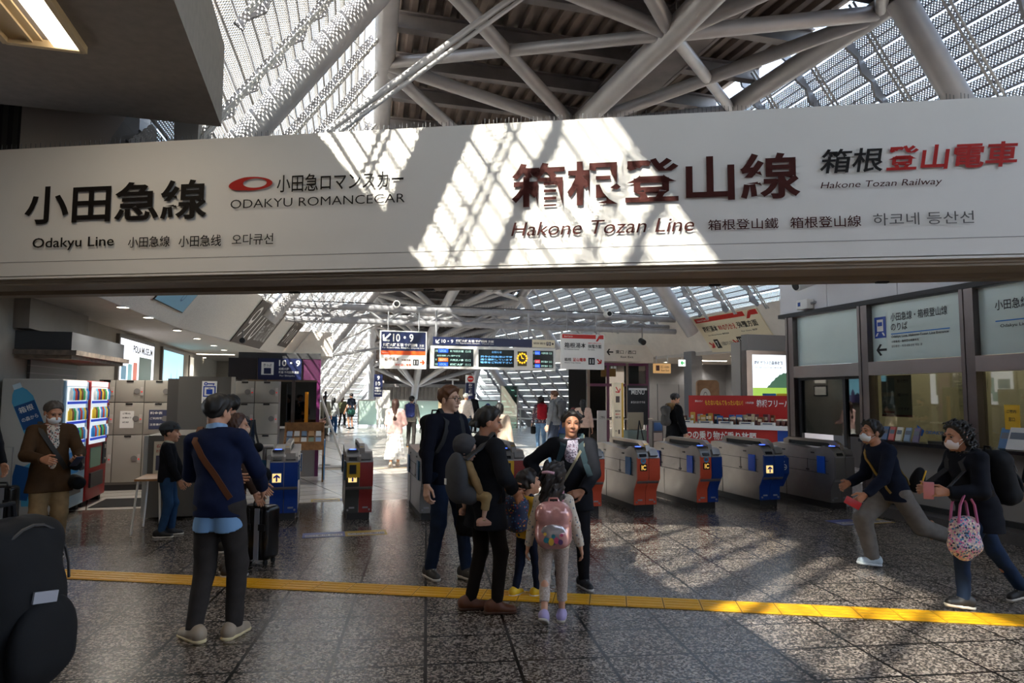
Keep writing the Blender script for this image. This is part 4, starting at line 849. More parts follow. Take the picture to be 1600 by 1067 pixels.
mb = MB(); mb.box((.7, -.01, 1.5), (1.5, .012, .92)); mb.build('window_pane', M['glass_dark'], bo)
for x in (.5, .95):
    mb = MB(); mb.box((x, 1.76, 1.45), (.34, .03, .75)); mb.build('dark_panel', dkm, bo)
mb = MB(); mb.box((-.02, -.03, 2.22), (1.05-.5, .05, .44)); mb.build('header', dkm, bo); mb = MB(); mb.box((1.32, -.02, 2.22), (.34, .04, .44)); mb.build('header', mat('booth_violet', '#4d2340', .4), bo)
mb = MB(); mb.box((.70, -.06, 2.22), (.86, .07, .44)); sg = mb.build('sign_panel', sg_navy, bo)
mb = MB(); txt_into(mb, '10・9', .68, 2.28, .42, .13, y=.098, bold=.02); txt_into(mb, '相模大野', .68, 2.2, .2, .05, y=.098); txt_into(mb, '新宿 千代田線 方面', .68, 2.13, .4, .05, y=.098, bold=.02); txt_into(mb, 'For Shinjuku', .7, 2.06, .3, .04, y=.098)
rect_into(mb, .34, 2.1, .58, 2.36, .098); mb.build('lettering', M['white'], sg); mb = MB(); txt_into(mb, 'きっぷ', .38, 2.27, .16, .06, y=.102); rect_into(mb, .39, 2.12, .53, 2.24, .102); mb.build('lettering', M['navy'], sg)
mb = MB(); mb.box((1.25, -.05, 1.3), (.07, .05, .9)); mb.build('sign_strip', mat('strip_orange', '#d98a1c', .4), bo)
# white upper box above the booth (end of the fascia)
mb = MB(); mb.box((-.62, 25.3, 3.45), (1.9, 1.3, .85)); inB(mb.build('trim_5', M['fascia_panel'], kind='structure'))
# rails and barrier boards left of the first gate
br = thing('barrier_rail', 'stainless barrier rail with blue panel left of the first gate', 'barrier', PB(-1.36, 10.4, 0), ROT_B)
for x in (0, .3, .6): mb = MB(); mb.tube([(x, 0, 0), (x, 0, .95)], .03, 10); mb.build('post', M['stainless'], br)
mb = MB(); mb.tube([(-.05, 0, .95), (.72, 0, .95)], .035, 10); mb.build('rail', M['stainless'], br); mb = MB(); mb.box((.42, -.02, .62), (.42, .03, .3)); mb.build('panel', flapm, br)
# brochure rack
rk = thing('brochure_rack', 'wooden brochure rack full of leaflets in front of the booth', 'rack', PB(-.68, 13.95, 0), ROT_B)
sidep = [(0, .0), (0, .95), (.0, 1.15), (.06, 1.15), (.12, .95), (.55, .72), (.55, .55), (.3, .5), (.3, 0)]
for x in (0, .72): mb = MB(); mb.prism([(-a+.3, b) for a, b in sidep], x, x+.03, axes=(1, 2, 0)); mb.build('side_panel', M['wood'], rk)
mb = MB(); mb.box((.37, .02, .84), (.7, .5, .02), Matrix.Rotation(R(25), 3, 'X')); mb.box((.37, -.22, .72), (.7, .02, .16)); mb.build('shelf', M['wood'], rk); mb = MB(); mb.box((.37, .28, .9), (.7, .02, .5)); mb.build('back_panel', M['wood'], rk)
mb = MB(); mb.box((.76, .0, .45), (.02, .5, .75)); mb.build('blue_poster', mat('rack_blue', '#4e8fc0', .5), rk)
lcol = ['#8fa3b8', '#c9c2b4', '#6b7f92', '#b78d5c', '#d8d4cc', '#7a8a70']
for i in range(5):
    for j in range(2):
        mb = MB(); mb.box((0, 0, 0), (.1, .2, .02)); o = mb.build('brochure', mat('leaf_'+lcol[(i+2*j) % 6][1:], lcol[(i+2*j) % 6], .5)); o.location = PB(-.68+.1+i*.135, 13.95+.13-.24*j, .875+.055-.11*j); o.rotation_euler = (R(25), 0, ROT_B)
        tag(o, 'leaflet stack lying on the wooden brochure rack', 'leaflets', 'leaflets on the wooden rack')
# white easel frame and dark stands further in
ez_ = thing('easel_stand', 'white slanted A-frame stand past the brochure rack', 'stand', PB(-.05, 16.6, 0), ROT_B)
mb = MB(); mb.tube([(0, 0, .02), (0, 0, 1.9)], .03, 8); mb.tube([(0, 0, 1.75), (.62, 0, .02)], .03, 8); mb.tube([(0, 0, .03), (.62, 0, .03)], .03, 8); mb.tube([(0, 0, .95), (.3, 0, .95)], .025, 8); mb.build('frame', M['white'], ez_)
mb = MB(); mb.box((.14, .3, .9), (.05, .05, 1.75)); mb.box((.14, .3, .02), (.3, .3, .04)); mb.build('dark_post', M['darkgrey'], ez_)
sgd = thing('standing_poster', 'tall dark poster stand beside the white A-frame stand', 'poster stand', PB(-.42, 17.2, 0), ROT_B); mb = MB(); mb.box((.1, 0, 1.15), (.3, .04, 2.1)); mb.build('board', mat('poster_grey', '#75706c', .5), sgd); mb = MB(); mb.box((.1, 0, .03), (.4, .4, .06)); mb.build('base', M['darkgrey'], sgd); lettering([('A', .0, 1.5, .2, .3)], M['white'], sgd, y=-.024)
# ================================================================ glazed office on the right (wall plane u = 8.1)
UO = 8.1; alu = mat('alu_panel', '#d0cccd', .4, .1, .03, 2); stl = mat('office_steel', '#6e6462', .3, .75, .1, 3); bandm = mat('office_band', '#8b7f7d', .28, .8, .08, 2)
office = thing('ticket_office', 'steel and glass ticket office along the right side with blue line signs', 'office', PB(UO, 0, 0), ROT_B)
for v in (3.5, 5.2, 6.92, 8.70, 10.42):
    mb = MB(); mb.box((.02, v, 1.56), (.16, .2, 3.12)); mb.box((.0, v+.06, 1.56), (.14, .05, 3.12)); mb.build('column', stl, office)
mb = MB(); mb.box((.1, 6.2, 3.16), (.34, 9.0, .07)); mb.build('cornice', M['darkgrey'], office)
for v0, v1 in ((1.7, 3.3), (3.3, 4.9), (4.9, 6.45), (6.45, 8.05), (8.05, 9.5), (9.5, 10.72)):
    mb = MB(); mb.box((.16, (v0+v1)/2, 3.85), (.34, v1-v0-.012, 1.3)); mb.build('upper_panel', alu, office)
mb = MB(); mb.box((.6, 10.70, 2.3), (.9, .03, 4.4)); mb.build('end_panel', alu, office)
frost = mat('frosted_glass', '#d3e0d8', .18, 0, .04, 1.2, spec=.6); warm = mat('office_wall', '#a39a86', .7, 0, .06, 3)
for v0, v1 in ((3.6, 5.1), (5.3, 6.82), (7.02, 8.6), (8.8, 10.32)):
    m_, d = (v0+v1)/2, v1-v0
    mb = MB(); mb.box((.05, m_, 2.68), (.02, d, .86)); mb.build('frosted_panel', frost, office)
    mb = MB(); mb.box((.0, m_, 2.14), (.12, d, .2)); mb.build('band', bandm, office)
    mb = MB(); mb.box((.06, m_, 1.56), (.012, d, .96)); mb.build('glass_pane', M['glass_dark'] if v0 > 8.7 else mat_glass('office_glass', '#c9cec6', .1, .02, .9), office)
    if v0 < 8.7:
        mb = MB(); mb.box((.07, m_, .63), (.05, d, .86)); mb.build('lower_panel', mat('office_lower', '#918c86', .4, .1), office)
        mb = MB(); mb.box((-.08, m_, 1.06), (.34, d+.1, .045)); mb.build('counter_ledge', mat('ledge_dark', '#2b2a2c', .25, .5), office)
    else:
        mb = MB(); mb.box((.05, m_-.35, 1.04), (.07, .06, 2.0)); mb.box((.05, m_+.72, 1.04), (.06, .06, 2.0)); mb.box((.05, m_, 2.02), (.06, d, .05)); mb.build('glass_frame', M['darkgrey'], office)
mb = MB(); mb.box((-.02, 5.6, .07), (.6, 6.0, .14)); mb.build('plinth_step', mat('plinth_stone', '#4f4b48', .35, 0, .1, 30), office)
mb = MB(); mb.box((.05, 6.0, .15), (.12, 5.4, .12)); mb.build('base_board', M['black'], office)
# rooms behind the panes
mb = MB(); mb.box((1.7, 6.2, 1.6), (.06, 5.0, 3.1)); mb.box((.9, 8.62, 1.6), (1.6, .05, 3.1)); mb.box((.9, 3.7, 1.6), (1.6, .05, 3.1)); mb.box((.9, 6.2, .02), (1.6, 5, .04)); mb.box((.9, 6.2, 3.0), (1.6, 5, .04)); mb.build('room_shell', warm, office)
for v in (4.4, 6.0, 7.9):
    mb = MB(); mb.box((.95, v, 2.95), (.2, 1.1, .04)); mb.build('room_light', M['lamp_soft'], office)
    ld = bpy.data.lights.new('office_lamp', 'AREA'); ld.shape = 'RECTANGLE'; ld.size = .2; ld.size_y = 1.1; ld.energy = 9; ld.color = (1, .92, .78); o = bpy.data.objects.new('office_lamp', ld); COL.objects.link(o); o.location = PB(UO+.95, v, 2.9); o.rotation_euler = (0, 0, ROT_B)
def onpane(mbk, s, va, vb, z, h, x=-.0, **k):    # letters on a plane u = UO+x read from the hall (v falls to the right)
    txt_into(mbk, s, 0, 0, va-vb, h, ex=(0, -1, 0), ez=(0, 0, 1), o=(x, va, z), **k)
def recty(mb, va, vb, z0, z1, x, mi=0): mb.add([(x, va, z0), (x, vb, z0), (x, vb, z1), (x, va, z1)], [(0, 1, 2, 3)], mi)
XF = .036
mb = MB(); onpane(mb, '小田急線・箱根登山線', 8.24, 7.28, 2.83, .125, XF, bold=.01); onpane(mb, 'のりば', 8.24, 7.94, 2.69, .115, XF); onpane(mb, 'Odakyu Line, Hakone-Tozan Line Entrance', 8.24, 7.27, 2.575, .045, XF); onpane(mb, '小田急线・箱根登山线乘车处', 8.24, 7.75, 2.51, .035, XF); onpane(mb, '오다큐선・하코네등산선 타는 곳', 8.24, 7.7, 2.44, .035, XF)
arrow_into(mb, 0, 0, .2, 180, .035, 0, ex=(0, -1, 0), ez=(0, 0, 1), o=(XF, 8.43, 2.42)); mb.build('lettering', M['ink'], office)
mb = MB(); recty(mb, 8.55, 8.33, 2.60, 2.92, XF-.001); mb.build('train_plate', mat('plate_blue', '#123f9c', .4), office)
mb = MB(); recty(mb, 8.5, 8.38, 2.70, 2.88, XF-.004); mb.add([(XF-.004, 8.5, 2.68), (XF-.004, 8.47, 2.68), (XF-.004, 8.5, 2.63), (XF-.004, 8.53, 2.63)], [(0, 1, 2, 3)]); mb.add([(XF-.004, 8.41, 2.68), (XF-.004, 8.38, 2.68), (XF-.004, 8.35, 2.63), (XF-.004, 8.38, 2.63)], [(0, 1, 2, 3)]); mb.build('train_symbol', M['white'], office)
mb = MB(); recty(mb, 8.485, 8.395, 2.78, 2.84, XF-.007); mb.build('train_window', M['plate_blue'], office)
mb = MB(); recty(mb, 8.24, 7.25, 2.635, 2.65, XF-.002); recty(mb, 6.6, 5.4, 2.655, 2.67, XF-.002); mb.build('blue_rule', mat('rule_blue', '#1b76c9', .4), office)
mb = MB(); onpane(mb, '小田急線・箱根登山線', 6.6, 5.5, 2.8, .13, XF, bold=.01); onpane(mb, 'Odakyu Line, Hakone-Tozan Line', 6.54, 5.6, 2.57, .05, XF); mb.build('lettering', M['ink'], office)
mb = MB(); onpane(mb, 'ODAKYU', 7.72, 7.4, 1.2, .045, .05, bold=.02); mb.add([(.05, 7.86, 1.32), (.05, 7.74, 1.24), (.05, 7.78, 1.16), (.05, 7.84, 1.2)], [(0, 1, 2, 3)]); mb.build('lettering', mat('pane_blue', '#1d5fae', .4), office)
# posters and papers behind the panes (each hangs on the glass)
def paper(label, va, vb, z0, z1, m, x=.075, name='notice', lines=None, ink='ink', gr=None):
    r = thing(name, label, 'notice', PB(UO+x, va, z0), ROT_B, gr); mb = MB(); mb.box((0, -(va-vb)/2, (z1-z0)/2), (.006, va-vb, z1-z0)); p = mb.build('sheet', m, r)
    if lines:
        mb = MB()
        for (s, a, z, wd, h) in lines: txt_into(mb, s, 0, 0, wd, h, ex=(0, -1, 0), ez=(0, 0, 1), o=(-.005, -a, z))
        mb.build('lettering', M[ink], p)
    return r
W_, H_ = 8.5-7.95, .78
r = paper('pale poster with food pictures and red strip in the office window', 8.5, 7.95, 1.42, 2.03, mat('poster_cream2', '#b9ac9c', .5), lines=[('観光案内', .3, .5, .2, .05), ('箱根フリーパス', .3, .3, .2, .05), ('おすすめ', .3, .1, .2, .04)])
mb = MB(); recty(mb, -.02, -.25, .36, .58, -.006); recty(mb, -.02, -.25, .12, .3, -.006); mb.build('picture', mat('pic_food', '#7d8f94', .5), r)
mb = MB(); recty(mb, 0, -.55, .0, .03, -.006); recty(mb, -.04, -.24, .055, .08, -.006); mb.build('red_strip', mat('strip_red', '#9a4236', .5), r)
k = 0
for va, z0, wd, h in ((7.5, 1.75, .2, .2), (7.28, 1.72, .16, .22), (7.5, 1.5, .18, .2), (7.28, 1.48, .22, .18), (7.12, 1.85, .1, .16), (7.66, 1.45, .12, .22)):
    paper('small printed paper pinned on the back wall of the office', va+1.1, va+1.1-wd*1.2, z0, z0+h, mat('paper_a', '#b0a894', .6) if k % 2 else mat('paper_b', '#8d8878', .6), 1.66, lines=[('ご案内', .03, h*.6, wd*.7, .03), ('時刻表', .03, h*.3, wd*.6, .03)], gr='papers on the office back wall'); k += 1
for va in (7.32, 7.18, 7.06): paper('small black card with a yellow mark in a row low on the office pane', va, va-.1, 1.28, 1.42, M['ink'], .075, lines=[('口', .03, .05, .04, .04)], ink='yellow', gr='black cards on the office pane')
paper('yellow paper sheet taped on the office pane by the next column', 6.55, 6.36, 1.32, 1.62, M['yellow'], .045, lines=[('ご案内', .03, .2, .12, .04), ('窓口', .05, .1, .08, .05)])
paper('dark strip poster with vertical letters at the end of the office pane', 6.12, 5.98, 1.4, 2.03, mat('paper_dark', '#6d6a62', .5), .075)
# brochures in holders on the ledge
bc = ['#c8c4bd', '#3e5f8a', '#b4433a', '#d3cbb8', '#7c8fa5', '#5a4a6a', '#c9b37a', '#8a9c84']
def brochure(label, v, z, wd, h, c, tilt=18, u=-.1, gr='brochures on the office ledge'):
    r = thing('brochure', label, 'brochure', PB(UO+u, v, z), ROT_B, gr); rot = Matrix.Rotation(R(tilt), 3, 'Y')
    mb = MB(); mb.box(rot @ Vector((0, 0, h/2)), (.02, wd, h), rot); s = mb.build('cover', mat('bro_'+c[1:], c, .4), r); mb = MB(); mb.box(rot @ Vector((-.012, 0, h*.62)), (.003, wd*.8, h*.3), rot); mb.build('picture', mat('bro_pic', '#4c5561', .4), s); return r
for i, v in enumerate((8.42, 8.3, 8.18, 8.05, 7.9, 7.75)): brochure('brochure standing in a row on the dark office ledge', v, 1.085, .1, .2, bc[i])
brochure('white framed leaflet standing on the ledge under the yellow sheet', 6.33, 1.085, .22, .28, '#d6d3ce', 22, -.1, None); brochure('blue leaflet behind the white framed leaflet on the ledge', 6.52, 1.085, .16, .26, '#1f5f93', 18, -.02, None)
mb = MB(); mb.box((0, 0, .02), (.3, .22, .04)); mb.tube([(.06, .05, .02), (.0, .0, .12)], .02, 8); o = mb.build('tray', M['black']); o.location = PB(UO-.1, 7.3, 1.085); o.rotation_euler = (0, 0, ROT_B); tag(o, 'small black card tray on the office ledge', 'tray')
# speaker box and cameras on the upper panels
sp = thing('wall_box', 'small white speaker box with a blue label on the upper office panel', 'speaker', PB(UO-.08, 9.95, 3.3), ROT_B); mb = MB(); mb.box((0, 0, 0), (.14, .28, .17), bev=.015); mb.build('body', M['white'], sp); mb = MB(); recty(mb, .1, .03, -.03, .04, -.072); mb.build('label_patch', M['blue'], sp); mb = MB(); mb.tube([(0, -.14, 0), (.1, -.2, .03)], .02, 8); mb.build('bracket', M['grey_steel'], sp)
def cctv(label, loc, d, L_=.28, r_=.07, col='white', drop=0):
    r = thing('security_camera', label, 'camera', loc); d = Vector(d).normalized()
    mb = MB(); mb.tube([-d*L_/2, d*L_/2], r_, 16); b = mb.build('body', M[col], r); mb = MB(); mb.tube([d*(L_/2-.005), d*(L_/2+.012)], r_*.75, 16); mb.build('lens', M['black'], b)
    mb = MB(); mb.tube([Vector((0, 0, r_*.8)), Vector((0, 0, r_+drop+.06))], .02, 8); mb.build('bracket', M['midgrey'], r); return r
cctv('cylindrical security camera clamped on the truss above the navy platform sign', PB(2.02, 19.95, 4.33), -fB, .3, .1)
cctv('cylindrical security camera on the truss towards its right end', PB(8.7, 20.0, 4.3), -fB, .3, .1)
cctv('dome-ended camera hanging under the beam near the office panels', PB(UO-.35, 9.6, 3.62), rB*-.8+UP*-.3, .4, .1)
cctv('small black camera hanging below the right end of the truss', PB(9.85, 19.9, 3.45), -fB+UP*-.4, .22, .09, 'black', .3)
cctv('small black camera under the left fascia near the booth', PB(-1.75, 16.4, 2.9), -fB, .2, .06, 'black', .1)
# ================================================================ right bay beyond the gates
r = thing('light_box', 'glowing advertisement showing a green hill and meadow on the right wall', 'advertisement', PB(9.78, 14.0, 1.5), ROT_B)
mb = MB(); mb.box((.85, .12, .6), (2.0, .2, 1.4)); mb.build('frame', M['stainless_dark'], r)
mb = MB(); rect_into(mb, .0, .06, 1.72, 1.2, -.012, 0); rect_into(mb, 0, .02, 1.72, .42, -.010, 1); p = mb.build('glow_panel', [mat('glow_sky2', '#dfe9f2', .4, emit=.75), mat('glow_meadow', '#86a83a', .4, emit=.5)], r)
mb = MB(); V = [(.38+.04*i, .016-.008, .42+.36*math.sin(min(1, i/14)*math.pi/2)+.015*math.sin(i*2.3)) for i in range(34)]; mb.add(V+[(1.7, .008, .42), (.38, .008, .42)], [tuple(range(36))]); mb.build('hill_picture', mat('glow_hill', '#3f6b4e', .4, emit=.2), p)
mb = MB(); txt_into(mb, '箱根ガラスの森美術館', .05, .96, .78, .1, y=-.006, bold=.02); txt_into(mb, 'HAKONE GLASS FOREST MUSEUM', .05, .88, .74, .035, y=-.006); mb.build('lettering', M['navy'], p)
r = thing('light_box', 'white lit panel with two hiragana letters seen through the office glass', 'advertisement', PB(11.9, 14.0, 1.55), ROT_B); mb = MB(); mb.box((.42, .06, .5), (1.0, .1, 1.2)); mb.build('frame', M['dark_steel'], r); mb = MB(); rect_into(mb, 0, .08, .85, 1.02, -.006); p = mb.build('glow_panel', mat('glow_white2', '#dfe6ee', .4, emit=.7), r); mb = MB(); txt_into(mb, 'つなぐ', .1, .66, .75, .26, y=-.002, bold=.01); mb.build('lettering', M['ink'], p)
cU = on_B(1160, 600, v=15.2)
mb = MB(); mb.box((11.6, 14.35, 1.6), (3.6, .25, 3.2)); mb.box((12.7, 12.4, 1.6), (.2, 3.8, 3.2)); inB(mb.build('wall_right_ads', mat('ad_wall', '#7d7a78', .7), kind='structure'))
mb = MB(); mb.box((cU.x+.2, 15.4, 1.55), (.5, .4, 3.1)); inB(mb.build('column_right', mat('column_cream', '#a19a92', .6), kind='structure'))
r = thing('wall_sign', 'cream strip sign with red arrow on the column beside the hill advertisement', 'sign', PB(cU.x, 15.16, 1.28), ROT_B); mb = MB(); mb.box((.19, 0, .4), (.34, .03, .95)); mb.build('panel', sg_cream, r); mb = MB(); arrow_into(mb, .19, .68, .2, -50, .03, .02); mb.build('lettering', sg_red, r); mb = MB(); rect_into(mb, .11, .3, .27, .52, .018); txt_into(mb, '小田原', .1, .2, .18, .05, y=.02); mb.build('lettering', mat('sg_maroon', '#3c1714', .4), r)
dr = thing('door_1', 'grey steel double door at the back of the right bay', 'door', PB(13.3, 25.42, 0), ROT_B, kind='structure'); mb = MB(); mb.box((.9, 0, 1.1), (1.9, .06, 2.2)); mb.build('leaf', mat('door_grey', '#6b6b6e', .5), dr); mb = MB(); mb.box((.9, -.035, 1.1), (.012, .01, 2.2)); mb.build('gap', M['darkgrey'], dr)
r = thing('wooden_panel', 'rounded wooden info panel with a white round emblem behind the red counter', 'panel', PB(10.55, 17.2, 0), ROT_B); mb = MB(); pl = [(-.35, .0), (.35, 0), (.35, 2.05)]+[(.35-.12+.12*math.cos(a), 2.05+.12*math.sin(a)) for a in np.linspace(0, math.pi/2, 6)]+[(-.35+.12-.12*math.sin(a), 2.05+.12*math.cos(a)) for a in np.linspace(0, math.pi/2, 6)]+[(-.35, 2.05)]
mb.prism(pl, 0, .08, axes=(0, 2, 1)); mb.build('board', mat('panel_wood', '#a57e5c', .5, 0, .15, 8), r); mb = MB(); disc_into(mb, -.1, 1.72, .17, .22, .006); p = mb.build('emblem', M['white'], r); mb = MB(); disc_into(mb, -.1, 1.74, .06, .1, .012, r0=.7); mb.build('lettering', M['grey_steel'], p)
# red sales counter with its banner and goods
ct = thing('sales_counter', 'red and white sales counter with a long red banner behind the orange gates', 'counter'); A_, B_ = PB(8.15, 14.6), PB(10.0, 12.05); dxy = (B_-A_); cl = dxy.length; ct.location = A_; ct.rotation_euler = (0, 0, math.atan2(dxy.y, dxy.x))
mb = MB(); mb.box((cl/2, .3, .5), (cl, .6, 1.0)); mb.build('body', M['red'], ct)
mb = MB(); mb.box((cl/2, .28, 1.03), (cl+.06, .66, .09)); mb.build('counter_top', M['white'], ct)
mb = MB(); mb.box((cl*.86, -.012, .5), (cl*.27, .02, .96)); mb.build('blue_panel', M['blue'], ct)
mb = MB(); mb.box((cl/2, .62, 1.42), (cl+.02, .04, .62)); bn = mb.build('banner', mat('banner_red', '#b01c16', .45), ct)
mb = MB(); txt_into(mb, '箱根フリーパス', cl*.52, 1.47, cl*.27, .17, o=(0, .595, 0), bold=.02); txt_into(mb, '8つの乗り物が乗り放題', cl*.03, .72, cl*.55, .2, o=(0, -.004, 0), bold=.02); txt_into(mb, '観光にはコレ！', cl*.05, 1.57, cl*.06, .05, o=(0, .595, 0)); txt_into(mb, '便利な周遊券', cl*.44, 1.54, cl*.06, .05, o=(0, .595, 0)); mb.build('lettering', M['white'], bn)
mb = MB(); txt_into(mb, 'もたないなんてもったいない！', cl*.13, 1.5, cl*.29, .12, o=(0, .595, 0), bold=.02); mb.add([(cl*.845, .596, 1.44), (cl*.905, .596, 1.44), (cl*.925, .596, 1.52), (cl*.905, .596, 1.6), (cl*.845, .596, 1.6)], [(0, 1, 2, 3, 4)]); mb.build('lettering', M['yellow'], bn)
mb = MB(); txt_into(mb, 'くわしくはこちら', cl*.855, 1.5, cl*.05, .04, o=(0, .592, 0)); mb.build('lettering', M['ink'], bn)
gi = 0
def local(root, x, y, z): 
    a = root.rotation_euler[2]; return Vector((root.location.x+x*math.cos(a)-y*math.sin(a), root.location.y+x*math.sin(a)+y*math.cos(a), z))
gcol = ['#4a2418', '#6b3a22', '#c9b48a', '#26333f', '#8fa4b0', '#d9d4c8', '#5a2a30', '#37609a', '#b0862f']
random.seed(3)
protoj = None
def jar(loc, c, s=1):
    global protoj
    if protoj is None:
        o = thing('goods_jar', 'brown jar with a cream lid among the goods on the red counter', 'jar', loc, 0, 'jars on the red counter')
        mb = MB(); mb.lathe([(0, 0), (.04, 0), (.045, .02), (.045, .1), (.038, .115), (0, .115)], 10); mb.build('body', mat('jar_brown', '#5a2c1c', .3), o)
        mb = MB(); mb.lathe([(0, .115), (.04, .115), (.04, .145), (0, .145)], 10); mb.build('lid', M['cream'], o); protoj = o; return
    r = protoj.copy(); COL.objects.link(r); r.location = loc
    for ch in protoj.children:
        c_ = ch.copy(); COL.objects.link(c_); c_.parent = r
for i in range(30):
    x = (cl*(.72+.26*(i % 8)/7) if i < 22 else cl*(.30+.2*(i-22)/8)); y = .08+.11*(i//8) if i < 22 else .15+.1*(i % 2)
    jar(local(ct, x, y, 1.075), 0)
def pack(label, x, y, wd, h, d, c, rzz, gr='boxed goods on the red counter'):
    r = thing('goods_box', label, 'package', local(ct, x, y, 1.075), ct.rotation_euler[2]+rzz, gr); mb = MB(); mb.box((0, 0, h/2), (wd, d, h)); b = mb.build('carton', mat('pack_'+c[1:], c, .4), r); mb = MB(); mb.box((0, -d/2-.002, h*.6), (wd*.7, .003, h*.3)); mb.build('front_patch', M['cream'] if c != '#d9d4c8' else M['navy'], b)
for i in range(20):
    x = cl*(.02+.68*i/20); c = gcol[(i*4+i//3) % 9]
    pack('small coloured package in the mixed row of goods on the red counter', x, random.uniform(.1, .4), random.uniform(.08, .15), random.uniform(.13, .26), .06, c, random.uniform(-.4, .4))
for i in range(5):
    pack('white carton at the front edge of the red counter', cl*(.06+.15*i), -.0+.02, .3, .07, .1, '#d9d4c8', 0, 'white cartons on the counter edge')
# blue and yellow leaflets behind the counter
for k, (x, c, l) in enumerate(((cl*.6, '#2a6da5', 'blue leaflet card peeking above the red banner'), (cl*.7, '#d8b92c', 'yellow leaflet card peeking above the red banner'))):
    r = thing('leaflet_card', l, 'leaflet', local(ct, x, .72, 0), ct.rotation_euler[2]); mb = MB(); mb.box((0, 0, 1.6), (.3, .02, .36)); mb.build('card', mat('card'+c[1:], c, .4), r); mb = MB(); mb.box((0, .02, .8), (.04, .02, 1.5)); mb.box((0, .05, .01), (.3, .2, .02)); mb.build('stand', M['darkgrey'], r)
# slim sign pillar, blackboard stand, small stands by the lift
r = thing('sign_pillar', 'slim cream sign pillar with red arrow and yellow edge behind the gates', 'sign pillar', PB(6.72, 15.2, 0), ROT_B)
mb = MB(); mb.box((.14, .06, 1.01), (.2, .12, 2.02)); mb.build('panel', sg_cream, r); mb = MB(); mb.box((.265, .06, 1.01), (.05, .12, 2.02)); mb.build('edge_strip', gm['yellow'], r); mb = MB(); mb.box((.15, .06, .02), (.5, .4, .04)); mb.build('base', M['midgrey'], r)
mb = MB(); arrow_into(mb, .14, 1.85, .17, -58, .025, .004); txt_into(mb, '乗換口', .08, 1.25, .12, .04, y=.004); mb.build('lettering', sg_red, r); mb = MB(); rect_into(mb, .09, 1.55, .19, 1.7, .004); txt_into(mb, '箱根湯本', .07, 1.32, .14, .05, y=.004); txt_into(mb, '強羅方面', .07, 1.17, .14, .05, y=.004); rect_into(mb, .15, .8, .19, .9, .004); txt_into(mb, '改札', .07, .85, .06, .04, y=.004); mb.build('lettering', mat('sg_maroon2', '#35201c', .4), r)
r = thing('menu_board', 'black menu board on legs behind the man in the puffer jacket', 'board', PB(8.25, 17.6, 0), ROT_B); mb = MB(); mb.box((.3, 0, 1.45), (.62, .04, 1.1)); p = mb.build('board', M['darkgrey'], r); lettering([('MENU', .1, 1.75, .4, .14), ('本日のおすすめ', .08, 1.5, .44, .07)], M['white'], p, y=-.024); mb = MB(); mb.box((.3, -.024, 1.9), (.56, .01, .06)); mb.build('title_strip', M['white'], p)
for x in (.06, .54): mb = MB(); mb.tube([(x, .02, .95), (x, .1, 0)], .015, 6); mb.build('leg', M['black'], r)
mb = MB(); mb.tube([(0, 0, 1.1), (-.2, -.1, 0)], .015, 6); mb.tube([(0, 0, 1.1), (.2, -.1, 0)], .015, 6); mb.tube([(0, 0, 1.1), (0, .25, 0)], .015, 6); o = mb.build('easel', M['black']); o.location = PB(7.62, 15.6, 0); o.rotation_euler = (0, 0, ROT_B); tag(o, 'thin black tripod easel beside the slim sign pillar', 'easel')
pc = ['#b5452f', '#7a5c8f', '#d8d2c4', '#456b9a']
r = thing('pamphlet_stand', 'narrow pamphlet stand of coloured leaflets at the feet of the puffer jacket man', 'pamphlet stand', PB(7.95, 15.6, 0), ROT_B); mb = MB(); mb.box((.12, 0, .55), (.3, .2, 1.1)); mb.build('frame', M['midgrey'], r)
for k in range(4): mb = MB(); mb.box((.12, -.115, .2+.25*k), (.22, .02, .2)); mb.build('leaflet', mat('pam'+pc[k][1:], pc[k], .4), r)
# lift enclosure of glass with a purple frame
lf = thing('lift_enclosure', 'glazed lift enclosure with purple steel frame and grey crown near the far right', 'lift', PB(9.15, 22.8, 0), ROT_B)
for x in (0, .75, 1.5, 2.3): mb = MB(); mb.box((x, 0, 1.45), (.1, .1, 2.9)); mb.build('post', pur if x in (.75, 2.3) else M['stainless_dark'], lf)
for z in (2.1, 2.85): mb = MB(); mb.box((1.15, -.0, z), (2.4, .09, .1)); mb.build('rail', pur, lf)
mb = MB(); mb.box((1.15, -.02, 1.45), (2.3, .02, 2.8)); mb.build('glass_pane', M['glass_dark'], lf); mb = MB(); mb.box((1.15, 2.0, 1.5), (2.3, .06, 3)); mb.build('back_wall', M['darkgrey'], lf); mb = MB(); mb.box((1.4, .9, 1.1), (1.0, .06, 2.2)); mb.build('lift_door', mat('lift_door', '#5d544c', .35, .5), lf)
mb = MB(); mb.prism([(-.75, 2.95), (2.5, 2.95), (2.5, 3.55), (-.2, 3.55), (-.75, 3.4)], -.15, 1.6, axes=(0, 2, 1)); cr = mb.build('crown', M['fascia_panel'], lf); mb = MB(); txt_into(mb, '東口 / 西口', 1.0, 3.22, .8, .14, y=.155); txt_into(mb, 'East Exit', 1.2, 3.08, .5, .07, y=.155); arrow_into(mb, .78, 3.28, .26, 180, .05, .155); mb.build('lettering', M['ink'], cr)
mb = MB(); mb.tube([(-.8, -.6, .9), (2.2, -.6, .9)], .03, 8); mb.tube([(-.8, -.6, 0), (-.8, -.6, .9)], .03, 8); mb.tube([(.7, -.6, 0), (.7, -.6, .9)], .03, 8); mb.tube([(2.2, -.6, 0), (2.2, -.6, .9)], .03, 8); mb.build('handrail', M['stainless'], lf)
